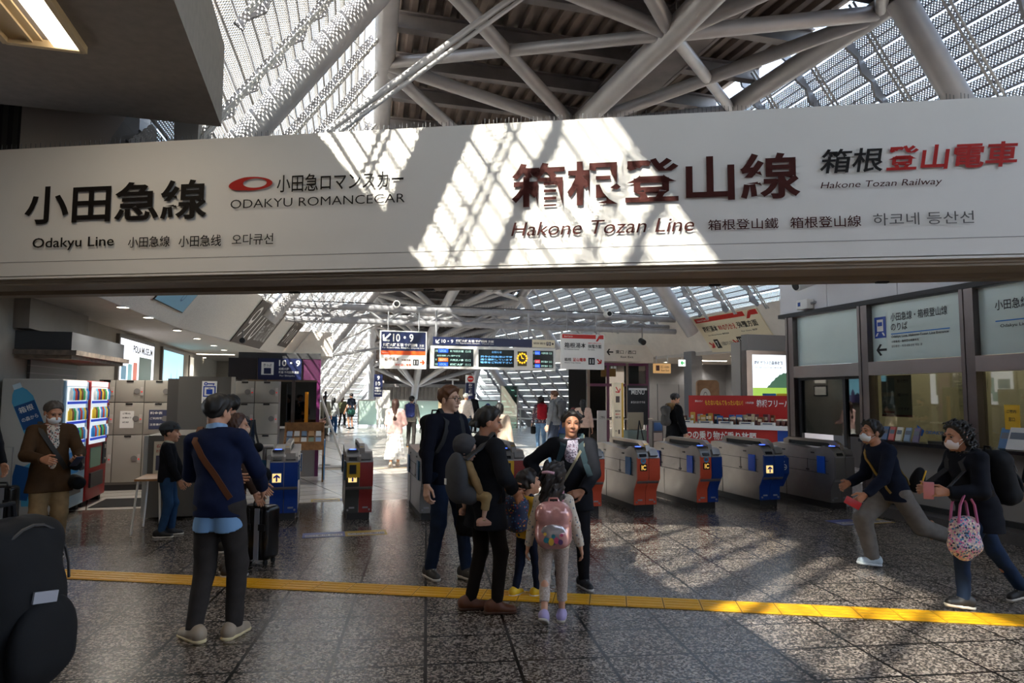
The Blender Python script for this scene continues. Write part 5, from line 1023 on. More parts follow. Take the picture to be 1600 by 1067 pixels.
for k, (u, v, z, lab, c) in enumerate(((8.2, 19.8, 1.25, 'white upright poster stand near the lift rail', '#d5d1cb'), (9.3, 18.4, 1.0, 'small picture board on a green-grey box near the lift', '#8f836c'), (7.75, 22.2, 1.05, 'blue and white leaflet display near the far glass', '#3a568c'))):
    r = thing('poster_stand', lab, 'poster stand', PB(u, v, 0), ROT_B); mb = MB(); mb.box((.2, 0, z*.55), (.4 if k else .3, .06, z*.9)); p = mb.build('board', mat('stand'+c[1:], c, .5), r); mb = MB(); mb.box((.2, .05, .03), (.5, .35, .06)); mb.build('base', M['dark_steel'], r); lettering([('ご案内', .12, z*.8, .16, .08)], M['ink'], p, y=-.035)
r = thing('green_cabinet', 'grey green waist-high cabinet left of the pamphlet stand', 'cabinet', PB(7.75, 16.6, 0), ROT_B); mb = MB(); mb.box((.3, .2, .4), (.55, .4, .8), bev=.02); mb.build('body', mat('greygreen', '#6c7a72', .5), r); mb = MB(); mb.box((.3, .1, 1.05), (.45, .03, .45)); mb.build('picture_board', mat('pic_tan', '#9a8e76', .5), r)
# ================================================================ far railing: green glass with a handrail, and its notices
frostrail = mat('rail_frost', '#d3e0d6', .3); N, L = nodes(frostrail); tlc = N.new('ShaderNodeBsdfTranslucent'); tlc.inputs[0].default_value = (*lin('#d3e0d6'), 1); mxr = N.new('ShaderNodeMixShader'); mxr.inputs[0].default_value = .55
L.new(N['Principled BSDF'].outputs[0], mxr.inputs[1]); L.new(tlc.outputs[0], mxr.inputs[2]); L.new(mxr.outputs[0], N['Material Output'].inputs[0])
for k, (u0, u1) in enumerate(((1.9, 3.3), (3.4, 4.9), (5.0, 6.5), (6.6, 8.1), (8.2, 9.6))):
    r = thing('glass_railing', 'greenish glass railing panel %s along the far edge' % ('at the far left end', 'second from the far left', 'in the middle', 'behind the white haired person', 'at the far right end')[k], 'railing', PB(u0, 37.6, 0), ROT_B)
    mb = MB(); mb.box(((u1-u0)/2, 0, .75), (u1-u0, .03, 1.3)); mb.build('glass_pane', frostrail, r)
    mb = MB(); mb.tube([(0, 0, 1.42), (u1-u0, 0, 1.42)], .04, 8); mb.build('handrail', M['stainless'], r)
    for x in (0, u1-u0): mb = MB(); mb.box((x, 0, .7), (.05, .08, 1.4)); mb.build('post', M['stainless'], r)
r = thing('handrail', 'pale handrail running along the foot of the far right glass', 'handrail', PB(9.8, 37), ROT_B)
mb = MB(); mb.tube([(0, 0, 1.0), (2.2, -9, 1.0)], .05, 8); mb.tube([(0, 0, .5), (2.2, -9, .5)], .04, 8); mb.build('rail', M['white'], r)
for k in range(6): mb = MB(); mb.tube([(2.2*k/5, -9*k/5, 0), (2.2*k/5, -9*k/5, 1.0)], .04, 8); mb.build('post', M['white'], r)
for lab, u, v, z, wd, h, c in (('white notice on a post by the far left railing', 2.75, 36.8, 1.0, .75, .95, '#d8d5cf'), ('white sheet with red marks fixed low on the far railing', 2.9, 37.3, .15, .9, .95, '#cfd3cf'), ('tan picture board on the railing behind the woman in white', 5.0, 30.2, 1.0, 1.1, 1.0, '#b09a78')):
    r = thing('rail_notice', lab, 'notice', PB(u, v, 0), ROT_B); mb = MB(); mb.box((wd/2, 0, z+h/2), (wd, .04, h)); mb.build('sheet', mat('rn'+c[1:], c, .5), r); mb = MB(); mb.box((wd*.2, .04, (z+h)/2), (.05, .05, z+h)); mb.box((wd*.8, .04, (z+h)/2), (.05, .05, z+h)); mb.build('post', M['grey_steel'], r)
    if 'red' in lab: mb = MB(); [disc_into(mb, wd*.7, z+.2+.16*k, .07, .05, .024) for k in range(4)]; mb.build('mark', M['red'], r)
r = thing('glass_screen', 'green tinted glass screen standing beside the far railing', 'screen', PB(9.0, 34.6, 0), ROT_B); mb = MB(); mb.box((.45, 0, 1.1), (.9, .04, 2.2)); mb.build('pane', M['glass_green'], r); mb = MB(); mb.box((0, 0, 1.1), (.06, .06, 2.2)); mb.box((.9, 0, 1.1), (.06, .06, 2.2)); mb.build('post', M['stainless'], r)
r = thing('lamp_post', 'thin white post with a cross bar behind the far railing', 'post', PB(6.9, 37.0, 0), ROT_B); mb = MB(); mb.tube([(0, 0, 0), (0, 0, 2.6)], .05, 8); mb.build('pole', M['white'], r); mb = MB(); mb.box((0, 0, 2.55), (.7, .08, .08)); mb.build('cross_bar', M['white'], r)
# ================================================================ figures: signed distance shapes -> one smooth surface
class Sdf:
    def __init__(s, h): s.p = []; s.cuts = []; s.h = h; s.noise = None
    def cap(s, a, b, ra, rb=None, k=.02): s.p.append(('c', np.array(a, float), np.array(b, float), ra, ra if rb is None else rb, k)); return s
    def ell(s, c, r, rot=None, k=.02, sub=False): s.p.append(('e', np.array(c, float), np.array(r, float), rot, sub, k)); return s
    def plane(s, p, n, reach=None): s.cuts.append((np.array(p, float), np.array(n, float)/np.linalg.norm(n), reach)); return s
    def grid(s):
        lo = np.full(3, 1e9); hi = -lo
        for q in s.p:
            if q[0] == 'c': 
                for a, r in ((q[1], q[3]), (q[2], q[4])): lo = np.minimum(lo, a-r); hi = np.maximum(hi, a+r)
            elif not q[4]: r = max(q[2]) if q[3] is not None else q[2]; lo = np.minimum(lo, q[1]-r); hi = np.maximum(hi, q[1]+r)
        m = .03+2*s.h; lo -= m; hi += m
        n = np.ceil((hi-lo)/s.h).astype(int)+1; f = np.full(n, .25, np.float32)
        ax = [lo[i]+s.h*np.arange(n[i]) for i in range(3)]
        def blk(a, b):
            i0 = np.clip(np.floor((a-lo)/s.h).astype(int), 0, n-1); i1 = np.clip(np.ceil((b-lo)/s.h).astype(int)+1, 1, n)
            sl = tuple(slice(i0[i], i1[i]) for i in range(3))
            return sl, [ax[i][sl[i]].reshape([-1 if j == i else 1 for j in range(3)]) for i in range(3)]
        for q in s.p:
            k = max(q[5], 1e-4); mg = k*1.6+2*s.h
            if q[0] == 'c':
                _, a, b, ra, rb, _ = q; R_ = max(ra, rb)+mg
                sl, (X, Y, Z) = blk(np.minimum(a, b)-R_, np.maximum(a, b)+R_); d = b-a; L2 = max(d@d, 1e-12)
                t = np.clip(((X-a[0])*d[0]+(Y-a[1])*d[1]+(Z-a[2])*d[2])/L2, 0, 1)
                D = np.sqrt((X-a[0]-t*d[0])**2+(Y-a[1]-t*d[1])**2+(Z-a[2]-t*d[2])**2)-(ra+t*(rb-ra))
                sub = False
            else:
                _, c, r, rot, sub, _ = q; R_ = max(r)+mg; sl, (X, Y, Z) = blk(c-R_, c+R_); X = X-c[0]; Y = Y-c[1]; Z = Z-c[2]
                if rot is not None:
                    m_ = np.array(rot); X, Y, Z = (m_[0, i]*X+m_[1, i]*Y+m_[2, i]*Z for i in range(3))
                k0 = np.sqrt((X/r[0])**2+(Y/r[1])**2+(Z/r[2])**2); k1 = np.sqrt((X/r[0]**2)**2+(Y/r[1]**2)**2+(Z/r[2]**2)**2)+1e-9
                D = k0*(k0-1)/k1
            F = f[sl]
            if sub: hh = np.clip(.5-.5*(F+D)/k, 0, 1); f[sl] = F*(1-hh)-D*hh+k*hh*(1-hh)
            else: hh = np.clip(.5+.5*(F-D)/k, 0, 1); f[sl] = F*(1-hh)+D*hh-k*hh*(1-hh)
        if s.noise is not None: f += s.noise(*[ax[i].reshape([-1 if j == i else 1 for j in range(3)]) for i in range(3)]).astype(np.float32)
        for p, nn, reach in s.cuts:
            if reach is None: sl, (X, Y, Z) = tuple(slice(None) for _ in range(3)), [ax[i].reshape([-1 if j == i else 1 for j in range(3)]) for i in range(3)]
            else: sl, (X, Y, Z) = blk(p-reach, p+reach)
            f[sl] = np.maximum(f[sl], (X-p[0])*nn[0]+(Y-p[1])*nn[1]+(Z-p[2])*nn[2])
        s.f, s.lo = f, lo; return s
    def mesh(s):
        if not hasattr(s, 'f'): s.grid()
        f, lo, h = s.f, s.lo, s.h; f[0], f[-1], f[:, 0], f[:, -1], f[:, :, 0], f[:, :, -1] = .1, .1, .1, .1, .1, .1
        nx, ny, nz = f.shape; neg = f < 0
        cs = [(i, j, k) for i in (0, 1) for j in (0, 1) for k in (0, 1)]
        cnt = np.zeros((nx-1, ny-1, nz-1), np.int8)
        for i, j, k in cs: cnt += neg[i:nx-1+i, j:ny-1+j, k:nz-1+k]
        act = (cnt > 0) & (cnt < 8); idx = np.argwhere(act); ids = np.full(act.shape, -1, np.int64); ids[act] = np.arange(len(idx))
        if len(idx) == 0: return np.zeros((0, 3)), np.zeros((0, 4), int)
        val = {c: f[idx[:, 0]+c[0], idx[:, 1]+c[1], idx[:, 2]+c[2]] for c in cs}
        acc = np.zeros((len(idx), 3)); num = np.zeros(len(idx))
        for c in cs:
            for a in range(3):
                if c[a] == 0:
                    d = list(c); d[a] = 1; v0, v1 = val[c], val[tuple(d)]; m = (v0 < 0) != (v1 < 0); t = np.where(m, v0/np.where(m, v0-v1, 1), 0)
                    P = np.tile(np.array(c, float), (len(idx), 1)); P[:, a] = t; acc[m] += P[m]; num[m] += 1
        V = lo+h*(idx+acc/num[:, None]); Fs = []
        for a in range(3):
            b, c = (a+1) % 3, (a+2) % 3
            sl0 = [slice(None)]*3; sl1 = [slice(None)]*3; sl0[a] = slice(0, -1); sl1[a] = slice(1, None)
            sg = neg[tuple(sl0)] != neg[tuple(sl1)]; e = np.argwhere(sg); e = e[(e[:, b] > 0) & (e[:, c] > 0)]
            e = e[(e[:, b] < f.shape[b]-1) & (e[:, c] < f.shape[c]-1)]
            inside = neg[e[:, 0], e[:, 1], e[:, 2]]; q = []
            for db, dc in ((1, 1), (0, 1), (0, 0), (1, 0)):
                g = e.copy(); g[:, b] -= db; g[:, c] -= dc; q.append(ids[g[:, 0], g[:, 1], g[:, 2]])
            q = np.stack(q, 1); q[~inside] = q[~inside][:, ::-1]; Fs.append(q)
        return V, np.concatenate(Fs)
    def hit(s, o, d, far=.5):
        """first surface point along a ray from outside towards o: marches inwards"""
        o = np.array(o, float); d = np.array(d, float)/np.linalg.norm(d)
        for t in np.arange(far, -.05, -s.h*.5):
            p = o+d*t; i = np.round((p-s.lo)/s.h).astype(int)
            if (i < 0).any() or (i >= s.f.shape).any(): continue
            if s.f[tuple(i)] < s.h*.3: return Vector(p)
        return Vector(o)
def sdf_obj(name, parts, m, parent, flat=False):
    """parts: list of Sdf, joined in one mesh"""
    V = []; F = []; o = 0
    for q in parts:
        v, f = q.mesh(); V.append(v); F.append(f+o); o += len(v)
    V = np.concatenate(V); F = np.concatenate(F)
    me = bpy.data.meshes.new(name); me.vertices.add(len(V)); me.vertices.foreach_set('co', V.ravel()); me.loops.add(F.size); me.loops.foreach_set('vertex_index', F.ravel().astype(np.int32))
    me.polygons.add(len(F)); me.polygons.foreach_set('loop_start', np.arange(0, F.size, 4, dtype=np.int32)); me.polygons.foreach_set('loop_total', np.full(len(F), 4, np.int32)); me.update(calc_edges=True)
    me.polygons.foreach_set('use_smooth', np.ones(len(F), bool)); me.materials.append(m)
    ob = bpy.data.objects.new(name, me); COL.objects.link(ob); ob.parent = parent; return ob
def wrinkle(amp, seed=0, sc_=1.0):
    r = np.random.RandomState(seed); K = [(r.randn(3)*np.array([16, 16, 30])*sc_, r.rand()*6.28, .4+r.rand()*.6) for _ in range(6)]
    def fn(X, Y, Z):
        a = 0
        for k, ph, w_ in K: a = a+w_*np.sin(k[0]*X+k[1]*Y+k[2]*Z+ph+1.5*np.sin(9*X+7*Y))
        return a*amp/3
    return fn
def rotm(yaw=0, pitch=0, roll=0):     # about z (to the left), about x (nose down is negative), about y
    return np.array(Matrix.Rotation(R(yaw), 3, 'Z') @ Matrix.Rotation(R(pitch), 3, 'X') @ Matrix.Rotation(R(roll), 3, 'Y'))
def bone2(a, t, l1, l2, hint):
    a, t = np.array(a, float), np.array(t, float); d = t-a; L = np.linalg.norm(d); mx_ = (l1+l2)*.998
    if L > mx_: d = d*mx_/L; L = mx_; t = a+d
    L = max(L, abs(l1-l2)*1.02+1e-4); u = d/np.linalg.norm(d); x = (l1*l1-l2*l2+L*L)/(2*L); y = math.sqrt(max(l1*l1-x*x, 0))
    hn = np.array(hint, float); hn = hn-u*(hn@u); hn /= np.linalg.norm(hn)+1e-9; return a+u*x+hn*y, t
skin_cols = {'a': '#c08d70', 'b': '#b07a5c', 'c': '#d0a78f', 'd': '#9c6b50'}
def skin(k): return mat('skin_'+k, skin_cols[k], .5, 0, .06, 40)
HAIR = {'black': '#14100e', 'grey': '#4c4641', 'brown': '#3b2217', 'ginger': '#5e3a22', 'white': '#cfcac2', 'dark': '#1d1512'}
def hand_sdf(S, wr, d, palm, side, L, curl=35, h=None, spread=1):
    """palm and five fingers from the wrist; d along the hand, palm the palm's normal, side towards the thumb"""
    d = d/np.linalg.norm(d); palm = palm-d*(palm@d); palm /= np.linalg.norm(palm)+1e-9; th = np.cross(d, palm)
    if th@side < 0: th = -th
    k = .004
    base = wr+d*L*.47
    for i, o in enumerate((.40, .14, -.12, -.37)):
        kn = base+th*o*L*.42+d*L*(.02 if i in (1, 2) else -.02); S.cap(wr+th*o*L*.25+d*L*.04, kn, L*.085, L*.068, .012)
        fl = (.50, .56, .52, .41)[i]*L; p = kn; a = curl*.5
        for sgm, fr in enumerate((.45, .32, .23)):
            v = d*math.cos(R(a))+palm*math.sin(R(a)); v = v+th*o*.12*spread; v /= np.linalg.norm(v); q = p+v*fl*fr; S.cap(p, q, L*(.052-.004*sgm), L*(.048-.005*sgm), k); p = q; a += curl
    t0 = wr+d*L*.10+th*L*.15; t1 = t0+(d*.62+th*.6+palm*.25)*L*.3; t2 = t1+(d*.9+th*.15+palm*.25)*L*.3
    S.cap(t0, t1, L*.085, L*.062, .01); S.cap(t1, t2, L*.058, L*.046, k)
FIG = {}; LAST = {}
def person(label, pos, H, yaw, pose=None, top=None, bottom=None, shoes='#1a1a1a', hair=('short', 'black'), sk='a', fine=1.0, head=(0, 0, 0), lean=(0, 0), width=1.0, hs=1.0, mask=None, glasses=False, cap=None, sleeve=1.0, coat=0, skirt=None, sock=None, group=None, ghead=False, hem=None, collar=None, belly=1.0, short_leg=0, hood=None, under=None, socks=None, drop=0, twist=0, sole=None):
    """pos: ground point; yaw: 0 looks away from the camera, 90 to the right; lengths in pose are shares of the height H"""
    P = dict(lh=None, rh=None, le=None, re=None, lf=None, rf=None, lk=None, rk=None, lc=30, rc=30, lp=None, rp=None, lhd=None, rhd=None, lft=None, rft=None)
    P.update(pose or {})
    root = thing('person', label, 'person', pos, -R(yaw), group); h = .011*fine
    A = lambda *x: np.array(x, float)
    # ---- skeleton (x to the figure's right, y forward)
    hipz = (.525-drop)*H; pel = A(0, 0, hipz+.02*H)
    lp, lr = lean; up = A(math.sin(R(lr)), math.sin(R(lp)), math.cos(R(lp))*math.cos(R(lr))); up /= np.linalg.norm(up)
    tw = R(twist); rt = A(math.cos(tw), -math.sin(tw), 0); rt = rt-up*(rt@up); rt /= np.linalg.norm(rt); fw = np.cross(up, rt)
    chest = pel+up*.185*H; nb = pel+up*.285*H; TR = np.stack([rt, fw, up], 1)
    hd = head; hh = (.16+.042*H)*hs
    nkd = up*.75+A(0, 0, .25)+fw*.12; nkd /= np.linalg.norm(nkd)
    hc = nb+nkd*(.028*H+hh*.42)
    HR = rotm(-hd[0]-math.degrees(tw)*.3, hd[1], hd[2]); hp = lambda x, y, z: hc+HR @ (A(x, y, z)*(hh/.232))
    J = {}
    for s, n in ((-1, 'l'), (1, 'r')):
        sh = pel+up*.257*H+rt*s*.096*H*width-fw*.005*H; tgt = P[n+'h']
        tgt = A(s*.165, .03, .46) if tgt is None else A(*tgt)
        hint = A(s*.45, -1, -.25) if P[n+'e'] is None else A(*P[n+'e'])
        el, wr = bone2(sh, tgt*H, .172*H, .150*H, hint); J[n+'s'], J[n+'e'], J[n+'w'] = sh, el, wr
        hip = A(s*.05*H, 0, hipz)
        hip = A(*(rt*s*.05*H))*A(1, 1, 0)+A(0, 0, hipz)
        ft = P[n+'f']; ft = A(s*.06, 0, 0) if ft is None else A(*ft)
        ank = A(ft[0]*H, ft[1]*H, (.047+ft[2])*H); kn, ank = bone2(hip, ank, .245*H, .24*H, A(0.05*s, 1, 0) if P[n+'k'] is None else A(*P[n+'k'])); J[n+'hip'], J[n+'k'], J[n+'a'] = hip, kn, ank
    # ---- body: one surface; head and hands at a finer grid inside the same mesh
    Bd = Sdf(h*1.15); q = .86
    def torso(S, e, k=.03, dz=0):
        S.ell(chest+up*.01*H, A(.088*width, .056, .115)*H*1+e, TR, k); S.ell(pel+up*.085*H+fw*.006*H, A(.078*width, .055*belly, .1)*H+e, TR, k); S.ell(pel+up*.0*H, A(.087*width, .062, .075)*H+e, TR, k)
        for s in (-1, 1): S.cap(nb-up*.012*H+rt*s*.035*H, J[('l' if s < 0 else 'r')+'s']-up*.004*H, .028*H+e*.8, .026*H+e*.7, k)
    torso(Bd, -.012)
    for n in 'lr':
        Bd.cap(J[n+'s'], J[n+'e'], .029*H*q, .024*H*q, .02); Bd.cap(J[n+'e'], J[n+'w'], .0235*H, .0155*H, .012)
        Bd.cap(J[n+'hip'], J[n+'k'], .05*H*q, .033*H*q, .03); Bd.cap(J[n+'k'], J[n+'a'], .032*H, .02*H, .02); 
        cm = J[n+'k']*.7+J[n+'a']*.3; Bd.ell(cm, A(.026, .026, .06)*H, None, .02)
    Bd.cap(nb-up*.03*H, hp(0, -.02, -.06), .033*H, .05*hh/.232, .02)
    Hd = Sdf(.0052*fine if fine < 1.3 else .008*fine); u_ = hh/.232; E_ = lambda c, r, k=.015, sub=False: Hd.ell(hp(*c), A(*r)*u_, HR, k*u_, sub)
    E_((0, -.012, .032), (.074, .094, .083)); E_((0, .028, -.035), (.058, .064, .078), .03); E_((0, .068, -.094), (.026, .02, .018), .02)
    for s in (-1, 1): E_((s*.034, .062, -.028), (.026, .026, .028), .02); E_((s*.031, .1, .012), (.018, .016, .011), .012, True); E_((s*.077, -.008, -.008), (.01, .019, .03), .006)
    Hd.cap(hp(-.042, .078, .03), hp(.042, .078, .03), .013*u_, None, .012); Hd.cap(hp(0, .09, .014), hp(0, .112, -.026), .0075*u_, .0125*u_, .01)
    for s in (-1, 1): Hd.ell(hp(s*.012, .1, -.029), A(.008, .008, .007)*u_, None, .006)
    E_((0, .091, -.058), (.024, .011, .007), .008); E_((0, .088, -.068), (.02, .01, .006), .006)
    Hd.cap(hp(0, -.02, -.05), nb+up*.0*H, .050*u_, .034*H, .02)
    Hd.plane(nb+up*.004*H, -up)
    hands = Sdf(.0042*fine); 
    for s, n in ((-1, 'l'), (1, 'r')):
        fd = J[n+'w']-J[n+'e']; fd /= np.linalg.norm(fd); dd = fd if P[n+'hd'] is None else A(*P[n+'hd']); pl = A(-s, .1, 0) if P[n+'p'] is None else A(*P[n+'p'])
        hands.cap(J[n+'w']-fd*.055*H, J[n+'w'], .0185*H, .0155*H, .01); hand_sdf(hands, J[n+'w'], dd, pl, A(0, 1, .3), .108*H, P[n+'c'])
    sdf_obj('body', [Bd, Hd, hands], skin(sk), root)
    # ---- face
    if not ghead:
        for s in (-1, 1):
            mb = MB(); c = hp(s*.031, .0795, .0105); rad = .0122*u_; V = []; F = []; n1, n2 = 8, 12
            for i in range(n1+1):
                for j in range(n2):
                    a, b = math.pi*i/n1, 2*math.pi*j/n2; V.append(Vector(c+HR @ (A(math.sin(a)*math.cos(b), math.cos(a), math.sin(a)*math.sin(b)*.55)*rad)))
            for i in range(n1):
                for j in range(n2): mb_i = 1 if i < 3 else 0; F.append(((i*n2+j, i*n2+(j+1) % n2, (i+1)*n2+(j+1) % n2, (i+1)*n2+j), mb_i))
            for f, mi in F: 
                mb.f.append(f); mb.mi.append(mi); mb.sm.append(True)
            mb.v = [tuple(v) for v in V]; mb.build('eye', [mat('eye_white', '#8f8278', .4), mat('iris', '#1a100c', .2)], root)
            mb = MB(); mb.tube([hp(s*.014, .096, .033), hp(s*.031, .0965, .038), hp(s*.048, .085, .034)], [.0028*u_, .0036*u_, .002*u_], 6); mb.build('eyebrow', mat('hair_'+hair[1], HAIR[hair[1]], .55), root)
        if not mask: mb = MB(); mb.tube([hp(-.021, .0925, -.063), hp(-.008, .1015, -.062), hp(.008, .1015, -.062), hp(.021, .0925, -.063)], [.002*u_, .005*u_, .005*u_, .002*u_], 8); mb.build('lips', mat('lip_'+sk, '#8d4f44', .45), root)
    # ---- hair
    st, hcname = hair; hm = mat('hair_'+hcname, HAIR[hcname], .5, 0, .25, 60)
    hn = np.random.RandomState(len(label)); kk = [(hn.randn(3)*(A(80, 80, 35) if st != 'curly' else A(110, 110, 90)), hn.rand()*6) for _ in range(5)]
    amp = {'curly': .016, 'long': .0035, 'bob': .004, 'messy': .011}.get(st, .005)*u_
    if st != 'bald':
        S = Sdf(.0065*fine); S.ell(hp(0, -.014, .038), A(.087, .107, .092)*u_, HR, .01)
        if st in ('curly', 'messy', 'bun', 'short'): S.ell(hp(0, .015, .07), A(.08, .085, .06)*u_, HR, .03)
        fn = lambda x, y, z: HR @ A(x, y, z)
        if st in ('short', 'messy', 'bun', 'thin'): 
            S.plane(hp(0, .058, .062), fn(0, .86, -.5), .2*u_); S.plane(hp(0, -.05, -.062), fn(0, -.1, -1), .3*u_)
            if st != 'bun': S.ell(hp(-.088, .0, -.012), A(.02, .03, .035)*u_, HR, .006, True); S.ell(hp(.088, .0, -.012), A(.02, .03, .035)*u_, HR, .006, True)
        if st == 'bun': S.ell(hp(0, -.115, -.04), A(.05, .046, .046)*u_, HR, .015); [S.cap(hp(s*.03, -.12, -.03), hp(s*.06, -.125, -.13), .008*u_, .003*u_, .008) for s in (-1, 1)]
        if st in ('long', 'bob', 'curly', 'pony'):
            lg = {'long': .36, 'bob': .15, 'curly': .22, 'pony': .1}[st]*u_; dnv = A(0, 0, -1)
            b0 = hp(0, -.045, .0); b1 = b0-fw*.05*u_+dnv*lg
            if st != 'pony':
                S.cap(b0, b1, .078*u_, .06*u_ if st != 'curly' else .085*u_, .03)
                for s in (-1, 1): S.cap(hp(s*.066, .0, .0), hp(s*.072, -.012, .0)+dnv*lg*.55, .026*u_, .022*u_ if st != 'curly' else .035*u_, .02)
                if st == 'long': S.cap(b0-fw*.02, b1, .07*u_, .05*u_, .02)
            else: S.cap(hp(0, -.1, .03), hp(0, -.15, -.16), .03*u_, .018*u_, .02)
            S.plane(hp(0, .05, .06), fn(0, .9, -.44), .16*u_)
        amp_ = amp
        S.noise = lambda X, Y, Z: sum(amp_*.5*np.sin(k[0]*X+k[1]*Y+k[2]*Z+ph) for k, ph in kk)
        sdf_obj('hair', [S], hm, root)
    if cap:
        S = Sdf(.007*fine); S.ell(hp(0, -.012, .048), A(.099, .12, .1)*u_, HR, .01); S.plane(hp(0, 0, .04), HR @ A(0, .1, -1)); S.ell(hp(0, .12, .046), A(.075, .09, .011)*u_, HR, .012); sdf_obj('cap', [S], mat('cap_'+cap[1:], cap, .8), root)
    if mask:
        S = Sdf(.0058*fine); S.ell(hp(0, .035, -.05), A(.065, .08, .06)*u_, HR, .01); S.ell(hp(0, .08, -.04), A(.03, .034, .028)*u_, HR, .03); S.plane(hp(0, .045, 0), HR @ A(0, -1, 0)); S.plane(hp(0, .1, -.012), HR @ A(0, -.25, 1)); S.plane(hp(0, .05, -.1), HR @ A(0, .2, -1)); o = sdf_obj('face_mask', [S], mat('mask_'+mask[1:], mask, .7), root)
        mb = MB(); [mb.tube([hp(s*.05, .05, z), hp(s*.079, .0, z*.3)], .0018*u_, 5) for s in (-1, 1) for z in (-.03, -.075)]; mb.build('ear_loop', M['white'], o)
    if glasses:
        mb = MB()
        for s in (-1, 1):
            mb.tube([hp(s*.033+.025*math.cos(a), .103-abs(s*.033+.025*math.cos(a))*.15, .008+.019*math.sin(a)) for a in np.linspace(0, 2*math.pi, 17)[:-1]], .0022, 6, closed=True); mb.tube([hp(s*.058, .095, .014), hp(s*.08, .03, .012), hp(s*.082, -.01, .006)], .002, 6)
        mb.tube([hp(-.009, .1, .012), hp(.009, .1, .012)], .002, 6); mb.build('glasses', M['ink'], root)
    # ---- clothes
    kid = H < 1.4
    tp = dict(col='#222222', e=.014, wr=.004); tp.update(top or {})
    S = Sdf(h); e = tp['e']; torso(S, e, .035)
    S.cap(nb-up*.02*H, nb+up*.018*H, .045*H, .037*H, .02)
    hz = hipz-(coat*H if coat else .035*H)+(.0 if hem is None else hem*H)
    for s in (-1, 1): S.cap(pel+up*.06*H+rt*s*.034*H*width, A(0, 0, hz-.05*H)+rt*s*(.042+.15*coat)*H*width+fw*.0, .05*H+e*.9, .054*H+e*.9+coat*.1*H, .03)
    for n in 'lr':
        w_ = J[n+'w']; fd = w_-J[n+'e']; fd /= np.linalg.norm(fd)
        S.cap(J[n+'s'], J[n+'e'], .0285*H+e*.7, .026*H+e*.7, .022)
        if sleeve > .55: S.cap(J[n+'e'], J[n+'e']+(w_-J[n+'e'])*min(1, sleeve), .026*H+e*.7, (.0185*H+e*.6), .015); S.plane(J[n+'e']+(w_-J[n+'e'])*(sleeve*.97), fd, .06*H)
        else: S.plane(J[n+'s']*.25+J[n+'e']*.75, (J[n+'e']-J[n+'s']), .09*H)
    S.plane(A(0, 0, hz), A(0, 0, -1), .24*H); S.plane(nb+up*.016*H, up+fw*.2, .09*H); S.noise = wrinkle(tp['wr'], len(label)); S.grid()
    tm = tp.get('mat') or mat('cloth_'+tp['col'][1:], tp['col'], .9, 0, .12, 18, spec=.15)
    tobj = sdf_obj(tp.get('name', 'top'), [S], tm, root)
    if under:                                       # open jacket: shirt front strip
        U = Sdf(h*.8); U.ell(chest+up*.01*H, A(.05*width, .062, .13)*H+e, TR, .03); U.ell(pel+up*.05*H, A(.05, .064, .11)*H+e, TR, .03); U.cap(nb-up*.03*H+fw*.02*H, nb+up*.02*H, .042*H, .036*H, .02); U.plane(A(0, 0, hz-.02*H), A(0, 0, -1)); U.plane(chest+fw*.015, -fw); U.plane(nb+up*.02*H, up+fw*.3, .1*H)
        sdf_obj('shirt', [U], under, root)
    if collar:
        U = Sdf(h*.8); U.cap(nb-up*.012*H, nb+up*.034*H+fw*.006*H, .046*H, .041*H, .01); U.plane(nb+up*.034*H, up+fw*.25); sdf_obj('collar', [U], mat('cloth_'+collar[1:], collar, .8), root)
    if tp.get('hemcol'):
        U = Sdf(h*.8)
        for s in (-1, 1): U.cap(A(0, 0, hz+.02*H)+rt*s*.036*H*width, A(0, 0, hz-.08*H)+rt*s*.042*H*width, .05*H+e*.85, .055*H+e*.75, .03)
        U.plane(A(0, 0, hz-.04*H), A(0, .35, -1)); U.plane(A(0, 0, hz+.02*H), A(0, 0, 1)); sdf_obj('shirt_hem', [U], mat('cloth_'+tp['hemcol'][1:], tp['hemcol'], .85), root)
    if hood:
        U = Sdf(h*.9); U.cap(nb-fw*.05*H+up*.0*H-rt*.05*H, nb-fw*.05*H-rt*-.05*H, .035*H, None, .03); U.ell(nb-fw*.06*H-up*.03*H, A(.07, .035, .06)*H, TR, .03); U.noise = wrinkle(.008, 3, 2.5); sdf_obj('hood', [U], mat('cloth_'+hood[1:], hood, .9, 0, .3, 60), root)
    bt = dict(col='#2a2a2e', e=.012, wr=.005, w=1.0); bt.update(bottom or {})
    bm = bt.get('mat') or mat('cloth_'+bt['col'][1:], bt['col'], .9, 0, .12, 16, spec=.15)
    S2 = Sdf(h); e2 = bt['e']
    S2.ell(pel-up*.0*H, A(.087*width, .062, .075)*H+e2*.8, TR, .03)
    cuff = bt.get('cuff', .045)
    for n in 'lr':
        k0, a0 = J[n+'k'], J[n+'a']; S2.cap(J[n+'hip'], k0, .052*H+e2*.6, .036*H*bt['w']+e2*.5, .03)
        if not short_leg: S2.cap(k0, a0, .036*H*bt['w']+e2*.5, .0265*H*bt['w']+e2*.5, .02); dv = a0-k0; dv /= np.linalg.norm(dv); S2.plane(a0-dv*(cuff-.05)*H, dv, .07*H)
        else: S2.plane(J[n+'hip']*short_leg+k0*(1-short_leg), k0-J[n+'hip'], .1*H)
    S2.plane(A(0, 0, hipz+.075*H), A(0, 0, 1)); S2.noise = wrinkle(bt['wr'], len(label)+5)
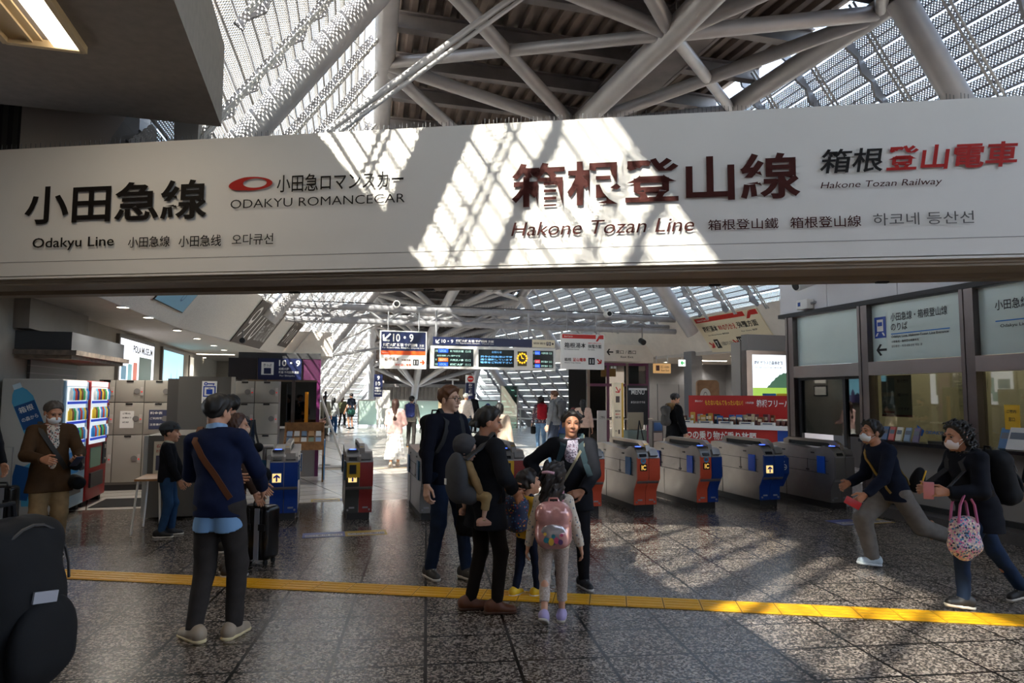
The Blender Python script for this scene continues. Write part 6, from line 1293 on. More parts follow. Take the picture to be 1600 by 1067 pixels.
    if skirt:
        S2 = Sdf(h); z1 = skirt*H
        for i in range(9):
            t = i/8; z = hipz+.06*H-(hipz+.06*H-z1)*t; S2.ell(A(0, 0, z), A(.09+.075*t, .07+.06*t, .05)*H, None, .05)
        S2.plane(A(0, 0, z1+.02*H), A(0, 0, -1)); S2.plane(A(0, 0, hipz+.07*H), A(0, 0, 1)); S2.noise = lambda X, Y, Z: .008*np.sin(14*np.arctan2(Y, X+1e-6)+3*Z)
    sdf_obj(bt.get('name', 'skirt' if skirt else 'trousers'), [S2], bm, root)
    # ---- shoes
    for s, n in ((-1, 'l'), (1, 'r')):
        a0 = J[n+'a']; fy = P[n+'ft'] or (8*s if P[n+'ft'] is None else 0, 0); RM = rotm(-fy[0], fy[1]); L_ = .15*H if not kid else .165*H
        f_ = lambda x, y, z: a0+RM @ (A(x, y, z)*L_-A(0, 0, .047*H))+A(0, 0, 0)
        S3 = Sdf(.0075*fine); S3.cap(f_(0, -.22, .2), f_(0, .05, .24), .2*L_, .17*L_, .03); S3.cap(f_(0, .1, .17), f_(0, .5, .13), .17*L_, .14*L_, .03); S3.cap(f_(0, -.2, .28), a0+A(0, 0, .01*H), .17*L_, .17*L_, .02)
        S3.plane(f_(0, 0, .06), RM @ A(0, 0, -1)); up3 = sdf_obj('shoe', [S3], mat('shoe_'+shoes[1:], shoes, .55), root)
        S4 = Sdf(.0075*fine); S4.cap(f_(0, -.24, .09), f_(0, .1, .09), .19*L_, .16*L_, .02); S4.cap(f_(0, .1, .09), f_(0, .52, .09), .165*L_, .15*L_, .02); S4.plane(f_(0, 0, .0), RM @ A(0, 0, -1)); S4.plane(f_(0, 0, .1), RM @ A(0, 0, 1)); so_ = sole or '#cfc9c0'; sdf_obj('sole', [S4], mat('sole_'+so_[1:], so_, .6), up3)
        if fine < 1.1:
            mb = MB()
            for kx in range(4): y = .12+.1*kx; mb.tube([f_(-.1, y, .33-.045*kx), f_(0, y+.02, .37-.05*kx), f_(.1, y, .33-.045*kx)], .006*H/1.7, 5)
            mb.build('lace', mat('sole_'+so_[1:], so_, .6), up3)
        if socks: S5 = Sdf(.008*fine); S5.cap(a0+A(0, 0, -.0), a0+(J[n+'k']-a0)*.2, .0235*H, .026*H, .01); sdf_obj('sock', [S5], mat('sock_'+socks[1:], socks, .8), root)
    FIG[label] = dict(root=root, J=J, top=S, pel=pel, up=up, rt=rt, fw=fw, nb=nb, chest=chest, H=H, hp=hp, HR=HR, TR=TR, hipz=hipz)
    return FIG[label]
def W(fig, p):
    """figure-local point to the world"""
    r = fig['root']; a = r.rotation_euler[2]; p = Vector(p); return Vector((r.location.x+p.x*math.cos(a)-p.y*math.sin(a), r.location.y+p.x*math.sin(a)+p.y*math.cos(a), r.location.z+p.z))
def tpoint(fig, x, z, back=True, off=.012, H=None):
    """point of the torso clothing at sideways x and height z (shares of H), on the back or the front"""
    H = fig['H']; o = fig['pel']+fig['up']*((z-.545)*H)+fig['rt']*(x*H); d = -fig['fw'] if back else fig['fw']
    p = fig['top'].hit(o, d, .3*H/1.7+.05); return p+Vector(d)*off, Vector(d)
def thing_at(fig, name, label, cat, local_p, rz=0, group=None):
    """a thing of its own carried by the figure, its root at a figure-local point and turned with it"""
    return thing(name, label, cat, W(fig, local_p), fig['root'].rotation_euler[2]+rz, group)
def backpack(fig, label, col, wd=.28, hg=.42, dp=.17, zc=.71, strap=None, pocket=None, cat='backpack', straps=True, m=None, name='backpack', sag=0):
    H = fig['H']; b, _ = tpoint(fig, 0, zc, True, 0); c = np.array(b)-fig['fw']*(dp*.5+.004)
    r = thing_at(fig, name, label, cat, c); h = .009
    mm = m or mat('bag_'+col[1:], col, .8, 0, .1, 14, spec=.2); T = fig['TR']; loc = lambda x, y, z: T @ np.array([x, y, z])
    S = Sdf(h); S.ell(loc(0, 0, 0), np.array([wd*.5, dp*.5, hg*.5]), T, .02)
    for x in (-1, 1):
        for z in (-1, 1): S.cap(loc(x*(wd*.5-.07), .02, z*(hg*.5-.08)), loc(x*(wd*.5-.07), -.02, z*(hg*.5-.08)), .07, .065, .06)
    S.noise = wrinkle(.004, 2); sdf_obj('main_bag', [S], mm, r)
    LAST['main'] = S; S = Sdf(h); S.ell(loc(0, -dp*.44, -hg*.16), np.array([wd*.37, dp*.17, hg*.25]), T, .02); S.cap(loc(-wd*.2, -dp*.42, -hg*.27), loc(wd*.2, -dp*.42, -hg*.27), dp*.12, None, .04); sdf_obj('front_pocket', [S], pocket or mm, r); LAST['pocket'] = S
    mb = MB(); mb.tube([loc(-.04, .02, hg*.48), loc(-.03, .02, hg*.57), loc(.03, .02, hg*.57), loc(.04, .02, hg*.48)], .009, 6); mb.build('top_handle', mm, r)
    mb = MB(); mb.tube([loc(wd*.47*math.cos(a), -dp*.26-.0, hg*.1+hg*.36*math.sin(a)) for x, a in zip(np.linspace(-1, 1, 13), np.linspace(math.pi, 0, 13))], .005, 5); mb.build('zip', M['darkgrey'], r)
    if straps:
        sm = mat('strap_'+(strap or col)[1:], strap or col, .7)
        for s in (-1, 1):
            pts = []; nr = []
            for x, z, bk in ((.05, .80, 0), (.062, .755, 0), (.078, .70, 0), (.095, .645, 0)):
                p, n = tpoint(fig, s*x, z, False, .006); pts.append(p-Vector(c)); nr.append(n)
            top = Vector(fig['nb']+fig['rt']*s*.055*H+fig['up']*.032*H); pts.insert(0, top-Vector(c)); nr.insert(0, Vector(fig['up'])); p, n = tpoint(fig, s*.05, .79, True, .012); pts.insert(0, p-Vector(c)); nr.insert(0, n)
            p = Vector(J_side(fig, s)); pts.append(p-Vector(c)); nr.append(Vector(fig['rt'])*s)
            mb = MB(); mb.ribbon(pts, nr, .05*min(1, H/1.5), .008); mb.build('strap', sm, r)
    return r
def J_side(fig, s): return fig['pel']+fig['up']*.08*fig['H']+fig['rt']*s*.105*fig['H']-fig['fw']*.02*fig['H']
def cross_strap(fig, label, col, s=-1, wd=.035, back=True, name='bag_strap', parent=None, zlo=.56):
    """strap over one shoulder to the opposite hip, in front and behind"""
    pts = []; nr = []
    for back in (True, False):
        a, b = [], []
        for t in np.linspace(0, 1, 9):
            p, n = tpoint(fig, s*(.065-.14*t), .80-(.80-zlo)*t, back, .006); a.append(p); b.append(n)
        pts.append(a); nr.append(b)
    top = Vector(fig['nb']+fig['rt']*s*.068*fig['H']+fig['up']*.028*fig['H'])
    P_ = pts[0][::-1]+[top]+pts[1]; N_ = nr[0][::-1]+[Vector(fig['up'])]+nr[1]
    mb = MB(); mb.ribbon(P_, N_, wd, .006); o = mb.build(name, mat('strap_'+col[1:], col, .6), parent or fig['root'])
    return o, P_
# ================================================================ the people
def gp(x, y): p = on_floor(x, y); return (p.x, p.y, 0)
def at_depth(px, Y): return ((px-800)/FPX*Y*1.0, Y, 0)
def small(name, label, cat, loc, rz, parts, group=None):
    r = thing(name, label, cat, loc, rz, group)
    for n, mbf, m in parts: mb = MB(); mbf(mb); mb.build(n, m, r)
    return r
def phone(fig, hand, label, col='#1a1c20', rot=(0, 0, 0), off=(0, .02, .01)):
    J = fig['J']; w_ = J[hand+'w']; d = w_-J[hand+'e']; d /= np.linalg.norm(d); c = w_+d*.075*fig['H']+np.array(off)
    r = thing_at(fig, 'phone', label, 'phone', c); rm = Euler([R(a) for a in rot]).to_matrix()
    mb = MB(); mb.box((0, 0, 0), (.075, .012, .15), rm, bev=.005); mb.build('case', mat('phone_'+col[1:], col, .35), r); mb = MB(); mb.box(rm @ Vector((0, -.0065, 0)), (.066, .002, .138), rm); mb.build('screen', scr, r); return r
# --- man in navy jumper, back to the camera
f = person('man seen from behind in navy jumper with brown cross strap and beige trainers', gp(335, 998), 1.72, 4, dict(lh=(-.08, .2, .62), rh=(.09, .2, .58), le=(-.8, -.3, -.6), re=(.7, -.3, -.7), lf=(-.07, -.03, 0), rf=(.065, .03, 0), lft=(-62, 0), rft=(12, 0)), dict(col='#18203a', e=.02, hemcol='#7297bd'), dict(col='#34302e', e=.016, w=1.1), '#9a8b78', ('short', 'black'), collar='#86a6c8', head=(16, -6, 0), lean=(2, -6), width=1.04, sole='#d2c096')
cross_strap(f, '', '#5f3417', -1, .042)
# --- woman with a beige mask and the man with the shoulder bag beyond him
f = person('woman in brown coat and beige mask half hidden behind the navy jumper man', at_depth(372, 6.6), 1.52, 62, dict(rh=(.12, .12, .5), lh=(-.05, .2, .5)), dict(col='#3a2b24', e=.022), dict(col='#2a2422'), '#241d1a', ('bob', 'brown'), mask='#c8a68a', coat=.1, head=(8, -4, 0))
f = person('man in dark jacket carrying a backpack and a black shoulder bag near the suitcase', at_depth(364, 7.6), 1.71, -62, dict(lh=(-.16, .03, .46)), dict(col='#1a2029', e=.02), dict(col='#1d1c20'), '#191919', ('short', 'black'), coat=.05)
backpack(f, 'navy backpack on the man behind the woman in the beige mask', '#18222f', strap='#11151c')
p = on_floor(403, 880); b_ = thing('shoulder_bag', 'black shoulder bag with a small red tag hanging beside the suitcase', 'bag', Vector(at_depth(405, 7.3))+UP*1.02, R(-20))
S = Sdf(.012); S.cap((-.09, 0, -.17), (.11, 0, -.17), .08, .08, .03); S.cap((-.04, 0, .1), (.03, 0, .12), .055, .05, .08); S.noise = wrinkle(.006, 4); sdf_obj('bag_body', [S], mat('bag_black', '#111113', .8, spec=.2), b_); mb = MB(); mb.box((.12, -.075, -.1), (.06, .02, .07)); mb.build('red_tag', M['red'], b_); mb = MB(); mb.tube([(-.1, 0, .1), (-.13, .05, .28), (-.15, .1, .4)], .012, 6); mb.tube([(.04, 0, .12), (-.06, .05, .28), (-.12, .1, .4)], .012, 6); mb.build('strap', M['black'], b_)
# suitcase
def suitcase(label, loc, rz, w_, d, h, col, hh=.0):
    r = thing('suitcase', label, 'suitcase', loc, rz); m = mat('case_'+col[1:], col, .22, .2)
    mb = MB(); mb.box((0, 0, h/2+.05), (w_, d, h), bev=.05); sh = mb.build('shell', m, r)
    mb = MB()
    for x in (-.28, -.1, .1, .28): mb.box((x*w_, 0, h/2+.05), (.02, d+.012, h*.92), bev=.008)
    mb.build('rib', m, sh); mb = MB(); mb.box((w_*.16, -d/2-.006, h/2+.05), (.05, .012, h*.94)); mb.build('grey_band', M['grey_steel'], sh)
    mb = MB(); mb.box((-w_*.2, -d/2-.01, h*.72), (.13, .02, .06)); mb.box((w_*.32, -d/2-.01, h*.72), (.07, .02, .06)); mb.build('latch', M['black'], r)
    mb = MB(); mb.tube([(-.06, 0, h+.05), (-.05, 0, h+.085), (.05, 0, h+.085), (.06, 0, h+.05)], .012, 8); mb.build('top_handle', M['black'], r)
    if hh: mb = MB(); mb.tube([(-.07, .05, h+.04), (-.07, .05, h+hh), (.07, .05, h+hh), (.07, .05, h+.04)], .009, 8); mb.build('pull_handle', M['stainless'], r)
    for x in (-w_*.36, w_*.36):
        for y in (-d*.3, d*.3): mb = MB(); mb.tube([(x-.012, y, .028), (x+.012, y, .028)], .028, 12); mb.box((x, y, .06), (.03, .03, .05)); mb.build('wheel', M['black'], r)
suitcase('black ribbed hard-shell suitcase with a grey band behind the navy jumper man', gp(402, 880), R(-12), .36, .24, .53, '#1b1817')
# --- old man with the phone
f = person('elderly man in brown jacket and white mask looking at his phone by the vending machines', gp(70, 871), 1.63, 138, dict(lh=(-.11, .22, .63), rh=(.07, .2, .635), le=(-.6, -.6, -.8), re=(.8, -.5, -.8), lc=45, rc=55, lp=(.6, -.2, .8), rp=(-.8, .3, -.3)), dict(col='#43301f', e=.026, name='jacket'), dict(col='#7d6749', e=.02, w=1.2), '#1c1714', ('thin', 'grey'), 'b', mask='#e4e6e8', head=(-12, -22, 0), coat=.11, under=mat_pattern('plaid', '#b9b0a4', ['#8a3a30', '#cdbfae', '#3f4a4f'], 60), width=1.04)
phone(f, 'l', 'phone held in front of the elderly man in brown', '#24304c', (-50, 0, 20))
o, P_ = cross_strap(f, '', '#15130f', 1, .045)
J = f['J']; b_ = thing_at(f, 'messenger_bag', 'black messenger bag at the hip of the elderly man in brown', 'bag', f['pel']+np.array([-.2, .1, -.02])); S = Sdf(.011); S.cap((-.02, -.1, -.1), (-.02, .14, -.1), .07, .07, .03); S.cap((0, -.08, .08), (0, .12, .08), .055, .055, .06); S.noise = wrinkle(.005, 9); sdf_obj('bag_body', [S], M['bag_black'], b_)
# --- boy in the cap
person('boy in dark cap and jeans standing at the low cabinet', gp(257, 838), 1.32, 74, dict(rh=(.1, .12, .5), lh=(-.08, .14, .5), rf=(.06, -.02, 0), lf=(-.06, .04, 0)), dict(col='#17181d', e=.018), dict(col='#2a4564', e=.014), '#17171a', ('short', 'black'), cap='#33373c', hs=1.06, collar='#b6b39c', head=(0, 0, 0))
# --- person cut by the frame at far left with a small suitcase
f = person('person in dark jacket at the picture edge holding the handle of a small suitcase', at_depth(-26, 8.0), 1.7, 100, dict(rh=(.13, .12, .48), lh=(-.08, .14, .47)), dict(col='#15161a', e=.026), dict(col='#1a1a1d'), hair=('short', 'black'), coat=.08, fine=1.2)
suitcase('small black cabin suitcase with its handle pulled up at the picture edge', at_depth(16, 8.6), R(10), .34, .22, .5, '#131315', .52)
# --- foreground backpack wearer at lower left
f = person('person in dark jacket at the lower picture corner wearing a large black backpack', (-1.83, 2.2, 0), 1.56, -86, dict(), dict(col='#1b1c20', e=.025), dict(col='#1f2b42'), hair=('short', 'black'))
r = backpack(f, 'large black backpack with a small grey badge at the lower picture corner', '#141517', .36, .56, .3, .66, strap='#101113')
T = f['TR']; dv = T @ np.array([-.3, -1, .0]); dv /= np.linalg.norm(dv); q = LAST['main'].hit(T @ np.array([.0, -.05, .05]), dv); ex = np.cross([0, 0, 1], -dv); mb = MB(); mb.box(q+Vector(dv)*.004, (.075, .008, .034), Matrix(np.stack([ex, -dv, [0, 0, 1]], 1).tolist()) @ Matrix.Rotation(R(-8), 3, 'Y')); mb.build('badge', mat('badge_grey', '#8f9199', .5), r)
mb = MB(); mb.tube([(-.06, -.1, -.26), (-.07, -.12, -.36), (-.05, -.13, -.5)], .006, 6); mb.tube([(-.09, -.1, -.26), (-.11, -.12, -.38), (-.1, -.13, -.52)], .006, 6); mb.build('loose_strap', M['black'], r)
# --- clerk and the man at the rack
person('clerk in black with a white mask seated behind the booth window', tuple(PB(-.98, 15.75)), 1.74, 170, dict(lh=(-.08, .2, .58), rh=(.08, .2, .58)), dict(col='#16171b'), dict(col='#16171b'), hair=('thin', 'black'), mask='#d9dbdc', fine=1.5)
f = person('man in dark green shirt reading a leaflet at the wooden rack', gp(472, 737), 1.74, 78, dict(lh=(-.04, .2, .63), rh=(.07, .19, .63), re=(.5, -.6, -.8), le=(-.5, -.6, -.8)), dict(col='#2b3a38', e=.026), dict(col='#a39a8e', e=.03, w=1.7), '#252c3d', ('messy', 'black'), mask='#1c1d20', head=(0, -18, 0), sleeve=.4, coat=.06, fine=1.25)
small('leaflet', 'pale leaflet in the hands of the man at the rack', 'leaflet', W(f, f['J']['rw']+np.array([-.07, .1, .04])), f['root'].rotation_euler[2], [('sheet', lambda mb: mb.box((0, 0, 0), (.16, .01, .12), Matrix.Rotation(R(-40), 3, 'X')), mat('leaf_pink', '#b77f7a', .5))])
# --- group by the far left glass
person('woman in a long beige coat and mask in the group by the far glass', gp(506, 681), 1.68, 140, dict(), dict(col='#8b8574', e=.03), dict(col='#6d6a5c'), '#2a2624', ('long', 'black'), coat=.25, mask='#dcdcdc', fine=1.8)
person('woman with long black hair and pale denim jacket seen from behind in the far group', gp(520, 679), 1.58, 15, dict(), dict(col='#b4b6b6', e=.025), dict(col='#2e5787', e=.02), '#bdb6ae', ('long', 'black'), fine=1.8)
person('person in olive hooded jacket and black trousers standing by the far glass', gp(534, 668), 1.62, 10, dict(lf=(-.1, 0, 0), rf=(.1, 0, 0)), dict(col='#62634a', e=.035), dict(col='#1a1a1b'), '#9a928a', ('bob', 'brown'), coat=.06, fine=1.8)
f = person('man in navy polo and dark shorts with a green jacket round his waist', gp(548, 671), 1.8, -55, dict(lh=(-.17, .05, .5)), dict(col='#1f2533', e=.022), dict(col='#23262a', e=.02), '#141414', ('short', 'black'), sleeve=.4, short_leg=.25, fine=1.6)
S = Sdf(.02); S.ell(np.array([0, -.02, .86]), np.array([.21, .17, .17]), None, .03); S.noise = wrinkle(.012, 1); sdf_obj('tied_jacket', [S], mat('cloth_green', '#14493f', .85), f['root'])
# --- woman in white and the student
person('woman in pale pink sweater and long white skirt walking away in the sunlight', gp(616, 730), 1.62, -8, dict(lh=(-.06, .16, .62), rh=(.1, .16, .6), lf=(-.05, -.06, 0), rf=(.05, .06, 0)), dict(col='#efc4ba', e=.034), dict(col='#efebe5', name='skirt'), '#cbb7a2', ('long', 'brown'), skirt=.1, coat=.0, fine=1.2, head=(6, 0, 0))
f = person('young man in grey cardigan and black trousers walking away by the railing', gp(642, 698), 1.68, 4, dict(rf=(.06, -.06, 0)), dict(col='#8b857b', e=.024), dict(col='#393533', e=.014), '#2a211b', ('messy', 'black'), fine=1.5, sole='#c08a2c')
backpack(f, 'indigo backpack on the young man in grey walking away', '#2d3568', .3, .46, .16)
# --- tall man with glasses
f = person('tall man with glasses in navy sweater and dark jeans looking to one side', gp(696, 903), 1.82, 130, dict(rh=(.17, .03, .465), lh=(-.12, .12, .5), rf=(.05, -.06, 0), lf=(-.05, .1, 0), rft=(20, 0), lft=(10, 0), rc=40), dict(col='#12141f', e=.015), dict(col='#1f2b40', e=.012), '#3c3a38', ('short', 'ginger'), 'c', glasses=True, head=(-14, -2, 0), hem=-.01, width=1.1)
backpack(f, 'black backpack on the tall man with glasses', '#131417', .28, .46, .16)
b_ = thing('tote_bag', 'slack black tote bag with a small emblem hanging between the tall man and the mother', 'bag', W(f, (-.12, .18, .72)), R(30)); S = Sdf(.011); S.ell((0, 0, -.1), (.13, .055, .24), None, .02); S.cap((-.09, 0, -.26), (.09, 0, -.26), .05, None, .06); S.noise = wrinkle(.008, 6); sdf_obj('bag_body', [S], M['bag_black'], b_); mb = MB(); mb.tube([(-.07, 0, .08), (-.04, 0, .24), (.04, 0, .24), (.07, 0, .08)], .008, 6); mb.build('handle', M['black'], b_); mb = MB(); disc_into(mb, .03, -.12, .02, .03, .064, r0=.6); mb.build('emblem', M['grey_steel'], b_)
# --- people beyond
person('person with white hair in cream sweater standing between the tall man and the mother', gp(727, 692), 1.8, 25, dict(), dict(col='#ddd0c4', e=.03), dict(col='#3f5670', e=.016), '#8a8580', ('short', 'white'), fine=1.6)
person('man in black coat seen past the white haired person by the no-entry sign', gp(739, 677), 1.82, 30, dict(), dict(col='#15161b', e=.03), dict(col='#1c1c20'), '#161616', ('short', 'black'), coat=.12, fine=1.9)
person('child in a blue cap partly hidden behind the head of the mother', at_depth(763, 23.5), 1.4, 10, dict(), dict(col='#2d3f73', e=.02), dict(col='#2a2d36'), hair=('short', 'black'), cap='#22386e', fine=1.9)
person('person in cream sweater showing just past the shoulder of the mother', at_depth(781, 13.6), 1.56, 20, dict(), dict(col='#d9c2ac', e=.035), dict(col='#36363c'), hair=('bob', 'black'), fine=1.5)
f = person('woman in floral sleeves and jeans with a red backpack near the far glass', gp(845, 703), 1.7, -8, dict(rh=(.19, .06, .55), lf=(-.05, .03, 0), rf=(.06, -.03, 0)), dict(col='#6f5f70', e=.022, mat=mat_pattern('floral', '#4a4152', ['#b9a3a0', '#7f5a62', '#2f3348', '#c9b8b0'], 28)), dict(col='#6685a6', e=.016), '#9a9088', ('curly', 'dark'), fine=1.4)
backpack(f, 'dark red backpack of the woman in jeans near the far glass', '#8e1622', .32, .5, .2, strap='#6e0f18')
small('handbag', 'small black bag hanging at the side of the woman with the red backpack', 'bag', W(f, (-.24, .02, .62)), 0, [('bag_body', lambda mb: mb.box((0, 0, 0), (.16, .1, .24), bev=.04), M['bag_black']), ('handle', lambda mb: mb.tube([(-.05, 0, .1), (0, 0, .3), (.05, 0, .1)], .01, 6), M['black'])])
f = person('bearded man in grey hoodie facing the far glass with a grey backpack', at_depth(867, 18.5), 1.88, -58, dict(), dict(col='#7c7f84', e=.026), dict(col='#3c4352'), '#2b2b2b', ('short', 'ginger'), 'c', fine=1.4, hood='#74777c')
backpack(f, 'grey backpack with small coloured tags on the bearded man', '#55565a', .3, .5, .2)
person('woman with very long black hair in pale pink jacket and black trousers', gp(911, 714), 1.62, 4, dict(), dict(col='#d8b7a4', e=.038), dict(col='#141416', e=.01), '#1b1a1a', ('long', 'black'), fine=1.3, coat=.02)
S = None
person('child in a reddish cap beside the woman with very long hair', at_depth(896, 21.6), 1.3, -20, dict(), dict(col='#5a5f6a', e=.02), dict(col='#2a2d36'), hair=('short', 'black'), cap='#7e3a34', fine=1.9)
f = person('man in black puffer jacket with fur hood bending over the red counter', at_depth(1053, 15.2), 1.8, 72, dict(rh=(.16, .06, .47), lh=(-.1, .14, .5)), dict(col='#0f1013', e=.045, wr=.008), dict(col='#17171a'), '#151515', ('short', 'black'), coat=.14, head=(6, -22, 0), hood='#7d5f38', fine=1.3)
backpack(f, 'grey backpack on the man in the black puffer jacket', '#4d4c4a', .26, .44, .14)
b_ = thing('paper_bag', 'tan paper carrier bag held by the man in the black puffer jacket', 'bag', W(f, f['J']['rw']+np.array([0, .03, -.28])), R(15)); mb = MB(); mb.prism([(-.13, -.13), (.13, -.13), (.13, .13), (-.13, .13)], -.05, .05, axes=(0, 2, 1)); mb.build('bag_body', mat('kraft', '#c39f6c', .7), b_)
for y in (-.03, .03): mb = MB(); mb.tube([(-.05, y, .13), (-.04, y, .22), (.04, y, .22), (.05, y, .13)], .006, 6); mb.build('handle', M['cream'], b_)
# --- mother with the baby on her back
fm = person('mother in black tunic and leggings carrying a baby on her back', gp(758, 955), 1.62, 58, dict(lh=(-.05, .15, .58), rh=(.12, .1, .57), re=(1, -.6, -.4), le=(-.6, -.4, -.8), lf=(-.06, -.05, 0), rf=(.06, .03, 0), rft=(30, 0), lft=(24, 0)), dict(col='#1d1e22', e=.032, wr=.009, name='tunic'), dict(col='#19130f', e=.006, wr=.003), '#5b3016', ('bun', 'black'), 'b', head=(24, -8, 0), coat=.12, hem=0, sleeve=.72, socks='#8b8a88', sole='#3c2110')
cb_ = thing_at(fm, 'baby_carrier', 'dark grey soft baby carrier strapped to the mother', 'baby carrier', tuple(fm['pel']+fm['up']*.12*1.62)); H = 1.62; T = fm['TR']; lc_ = lambda x, y, z: T @ np.array([x, y, z]); O = fm['pel']+fm['up']*.12*1.62; cg = mat('carrier_grey', '#39393b', .85, 0, .08, 20)
S = Sdf(.011); S.ell(lc_(0, -.27, -.02), np.array([.135, .075, .2]), T, .02); S.cap(lc_(-.1, -.2, -.15), lc_(.1, -.2, -.15), .07, None, .05); S.noise = wrinkle(.005, 3); S.grid(); sdf_obj('panel', [S], cg, cb_)
for s in (-1, 1):
    p0, n0 = tpoint(fm, s*.06, .79, True, .012); top = Vector(fm['nb']+fm['rt']*s*.06*H+fm['up']*.034*H); p2, n2 = tpoint(fm, s*.075, .72, False, .01)
    pts = [Vector(O+lc_(s*.1, -.24, .12)), (Vector(O+lc_(s*.1, -.24, .12))+p0)/2-Vector(fm['fw'])*.01, p0, top, p2]; nr = [Vector(-fm['fw']), Vector(-fm['fw']+fm['up']*.5), n0, Vector(fm['up']), n2]
    mb = MB(); mb.ribbon([p-Vector(O) for p in pts], nr, .07, .014); mb.build('shoulder_strap', cg, cb_)
mb = MB(); q = S.hit(lc_(-.05, -.27, -.05), lc_(0, -1, 0)); mb.box(q+Vector(lc_(0, -.003, 0)), (.03, .006, .045), Matrix(T.tolist())); mb.build('care_tag', M['white'], cb_)
bp = W(fm, O+lc_(.0, -.2, -.55+.06))
f = person('baby in dark hooded hat and tan clothes riding on the back of the mother', tuple(bp), .78, 58, dict(lh=(-.22, .06, .5), rh=(.24, .08, .47), lf=(-.2, .12, .24), rf=(.22, .10, .2), lk=(-1, .5, .2), rk=(1, .5, .2), le=(-1, -.2, -.2), re=(1, -.2, -.2)), dict(col='#8f744f', e=.016), dict(col='#9a8159', e=.014, cuff=.16), '#b98a74', ('bald', 'black'), 'c', head=(30, -10, 14), fine=.9, drop=.02, sole='#b98a74')
f['root'].location.z = bp.z-.16+.12
hp = f['hp']; S = Sdf(.007); S.ell(hp(0, -.016, .03), np.array([.1, .118, .108])*.193/.232, f['HR'], .02); S.plane(hp(0, .05, -.01), f['HR'] @ np.array([0, .95, -.3])); S.noise = wrinkle(.004, 8, 2); sdf_obj('hat', [S], mat('cloth_hatgrey', '#39383a', .85), f['root'])
# --- grandmother and the two children
f = person('older woman in black quilted jacket with teal straps facing the camera, hand on hip', gp(893, 918), 1.57, 182, dict(rh=(.17, .03, .58), lh=(-.05, .17, .56), re=(1, -.5, .1), le=(-1, -.4, -.1), lf=(-.07, .0, 0), rf=(.06, -.06, 0), lc=40, lp=(.5, -.6, -.4), lhd=(.9, .2, -.25), lft=(-22, 0)), dict(col='#17181d', e=.03, wr=.007, name='jacket'), dict(col='#17161a', e=.016), '#1a1a1c', ('messy', 'black'), 'd', head=(-4, 3, -3), coat=.09, under=mat_pattern('blouse', '#8f8794', ['#6a4a5c', '#a79fae', '#4a4456'], 70), width=1.1, belly=1.25)
hp = f['hp']
backpack(f, 'dark backpack with teal straps on the older woman facing the camera', '#16343c', .3, .44, .16, strap='#0e2a32')
o, P_ = cross_strap(f, '', '#6e6650', -1, .022)
f = person('small child in white and yellow top with a patterned backpack looking up', gp(823, 930), .99, 48, dict(rh=(.16, .12, .42), lh=(-.1, .2, .5), rf=(.07, .06, 0), lf=(-.06, -.08, 0), rft=(20, 0)), dict(col='#c99d1e', e=.016, mat=mat_pattern('kid_yellow', '#cb9c1d', ['#20242c', '#1c2a3c'], 20, .28)), dict(col='#1c2233', e=.012), '#d8ae1e', ('short', 'dark'), 'a', head=(14, 14, 0), hs=1.1, fine=.85, sole='#d7d2c8')
backpack(f, 'small navy patterned backpack with yellow clips on the child in yellow', '#1d2740', .22, .3, .12, m=mat_pattern('kid_pack', '#1d2844', ['#b03c2c', '#3f6b9a', '#c79a2c'], 45, .3), strap='#23355c')
f = person('little girl with curly dark hair in cream patterned sweater seen from behind', gp(865, 972), 1.13, 4, dict(lh=(-.19, .02, .42), rh=(.2, .03, .42), lf=(-.06, -.10, .03), rf=(.055, .05, 0), lft=(8, -26)), dict(col='#c9bfae', e=.016, mat=mat_pattern('girl_sweater', '#c5baa8', ['#8d8478', '#6e7a86', '#c5baa8', '#9c7f6c'], 42, .33)), dict(col='#b19f93', e=.010, cuff=.13, mat=mat_pattern('girl_leggings', '#ab9a8e', ['#8f7e74', '#bdb0a4'], 90, .4)), '#a79ac2', ('curly', 'dark'), 'a', head=(24, 0, 0), hs=1.06, fine=.85, sole='#b9b2a6')
r = backpack(f, 'pink shiny backpack with a tiara print on the little girl', '#d7a09c', .26, .34, .14, zc=.66, strap='#e2a0ae', m=mat('pink_clear', '#c98f88', .18, .15, .2, 14, coat=.6), pocket=mat('silver_pocket', '#b9b2b4', .2, .6, .2, 10))
T = f['TR']; lc_ = lambda x, z, y: Vector(T @ np.array([x, y, z]))
mb = MB()
for i in range(3):
    x = -.04+.04*i; mb.add([lc_(x-.02, .075, -.077), lc_(x+.02, .075, -.077), lc_(x, .11+(.012 if i == 1 else 0), -.075)], [(0, 1, 2)])
mb.add([lc_(-.055, .062, -.078), lc_(.055, .062, -.078), lc_(.055, .076, -.078), lc_(-.055, .076, -.078)], [(0, 1, 2, 3)]); mb.build('tiara_print', mat('hot_pink', '#c0416f', .4), r)
mb = MB(); pcs = 0
for i, (x, z, a, b) in enumerate(((-.05, -.09, .022, .02), (-.015, -.1, .02, .028), (.022, -.09, .018, .024), (.052, -.1, .018, .02), (0, -.06, .015, .015), (-.06, -.045, .012, .012), (.06, -.05, .012, .012))):
    n = 10; mb.add([lc_(x+a*math.cos(2*math.pi*k/n), z+b*math.sin(2*math.pi*k/n), -.107-.001*i) for k in range(n)], [tuple(range(n))], i % 4)
mb.build('colour_print', [mat('print_teal', '#1f6d78', .4), mat('print_gold', '#cfa23a', .4), mat('print_rose', '#b8486a', .4), mat('print_plum', '#5a3a66', .4)], r)
mb = MB(); hp = f['hp']; mb.tube([hp(-.05, -.1, .06), hp(0, -.13, .07), hp(.05, -.1, .06)], .012, 8); mb.build('hair_band', mat('band_pink', '#d9a9b6', .6), f['root'])
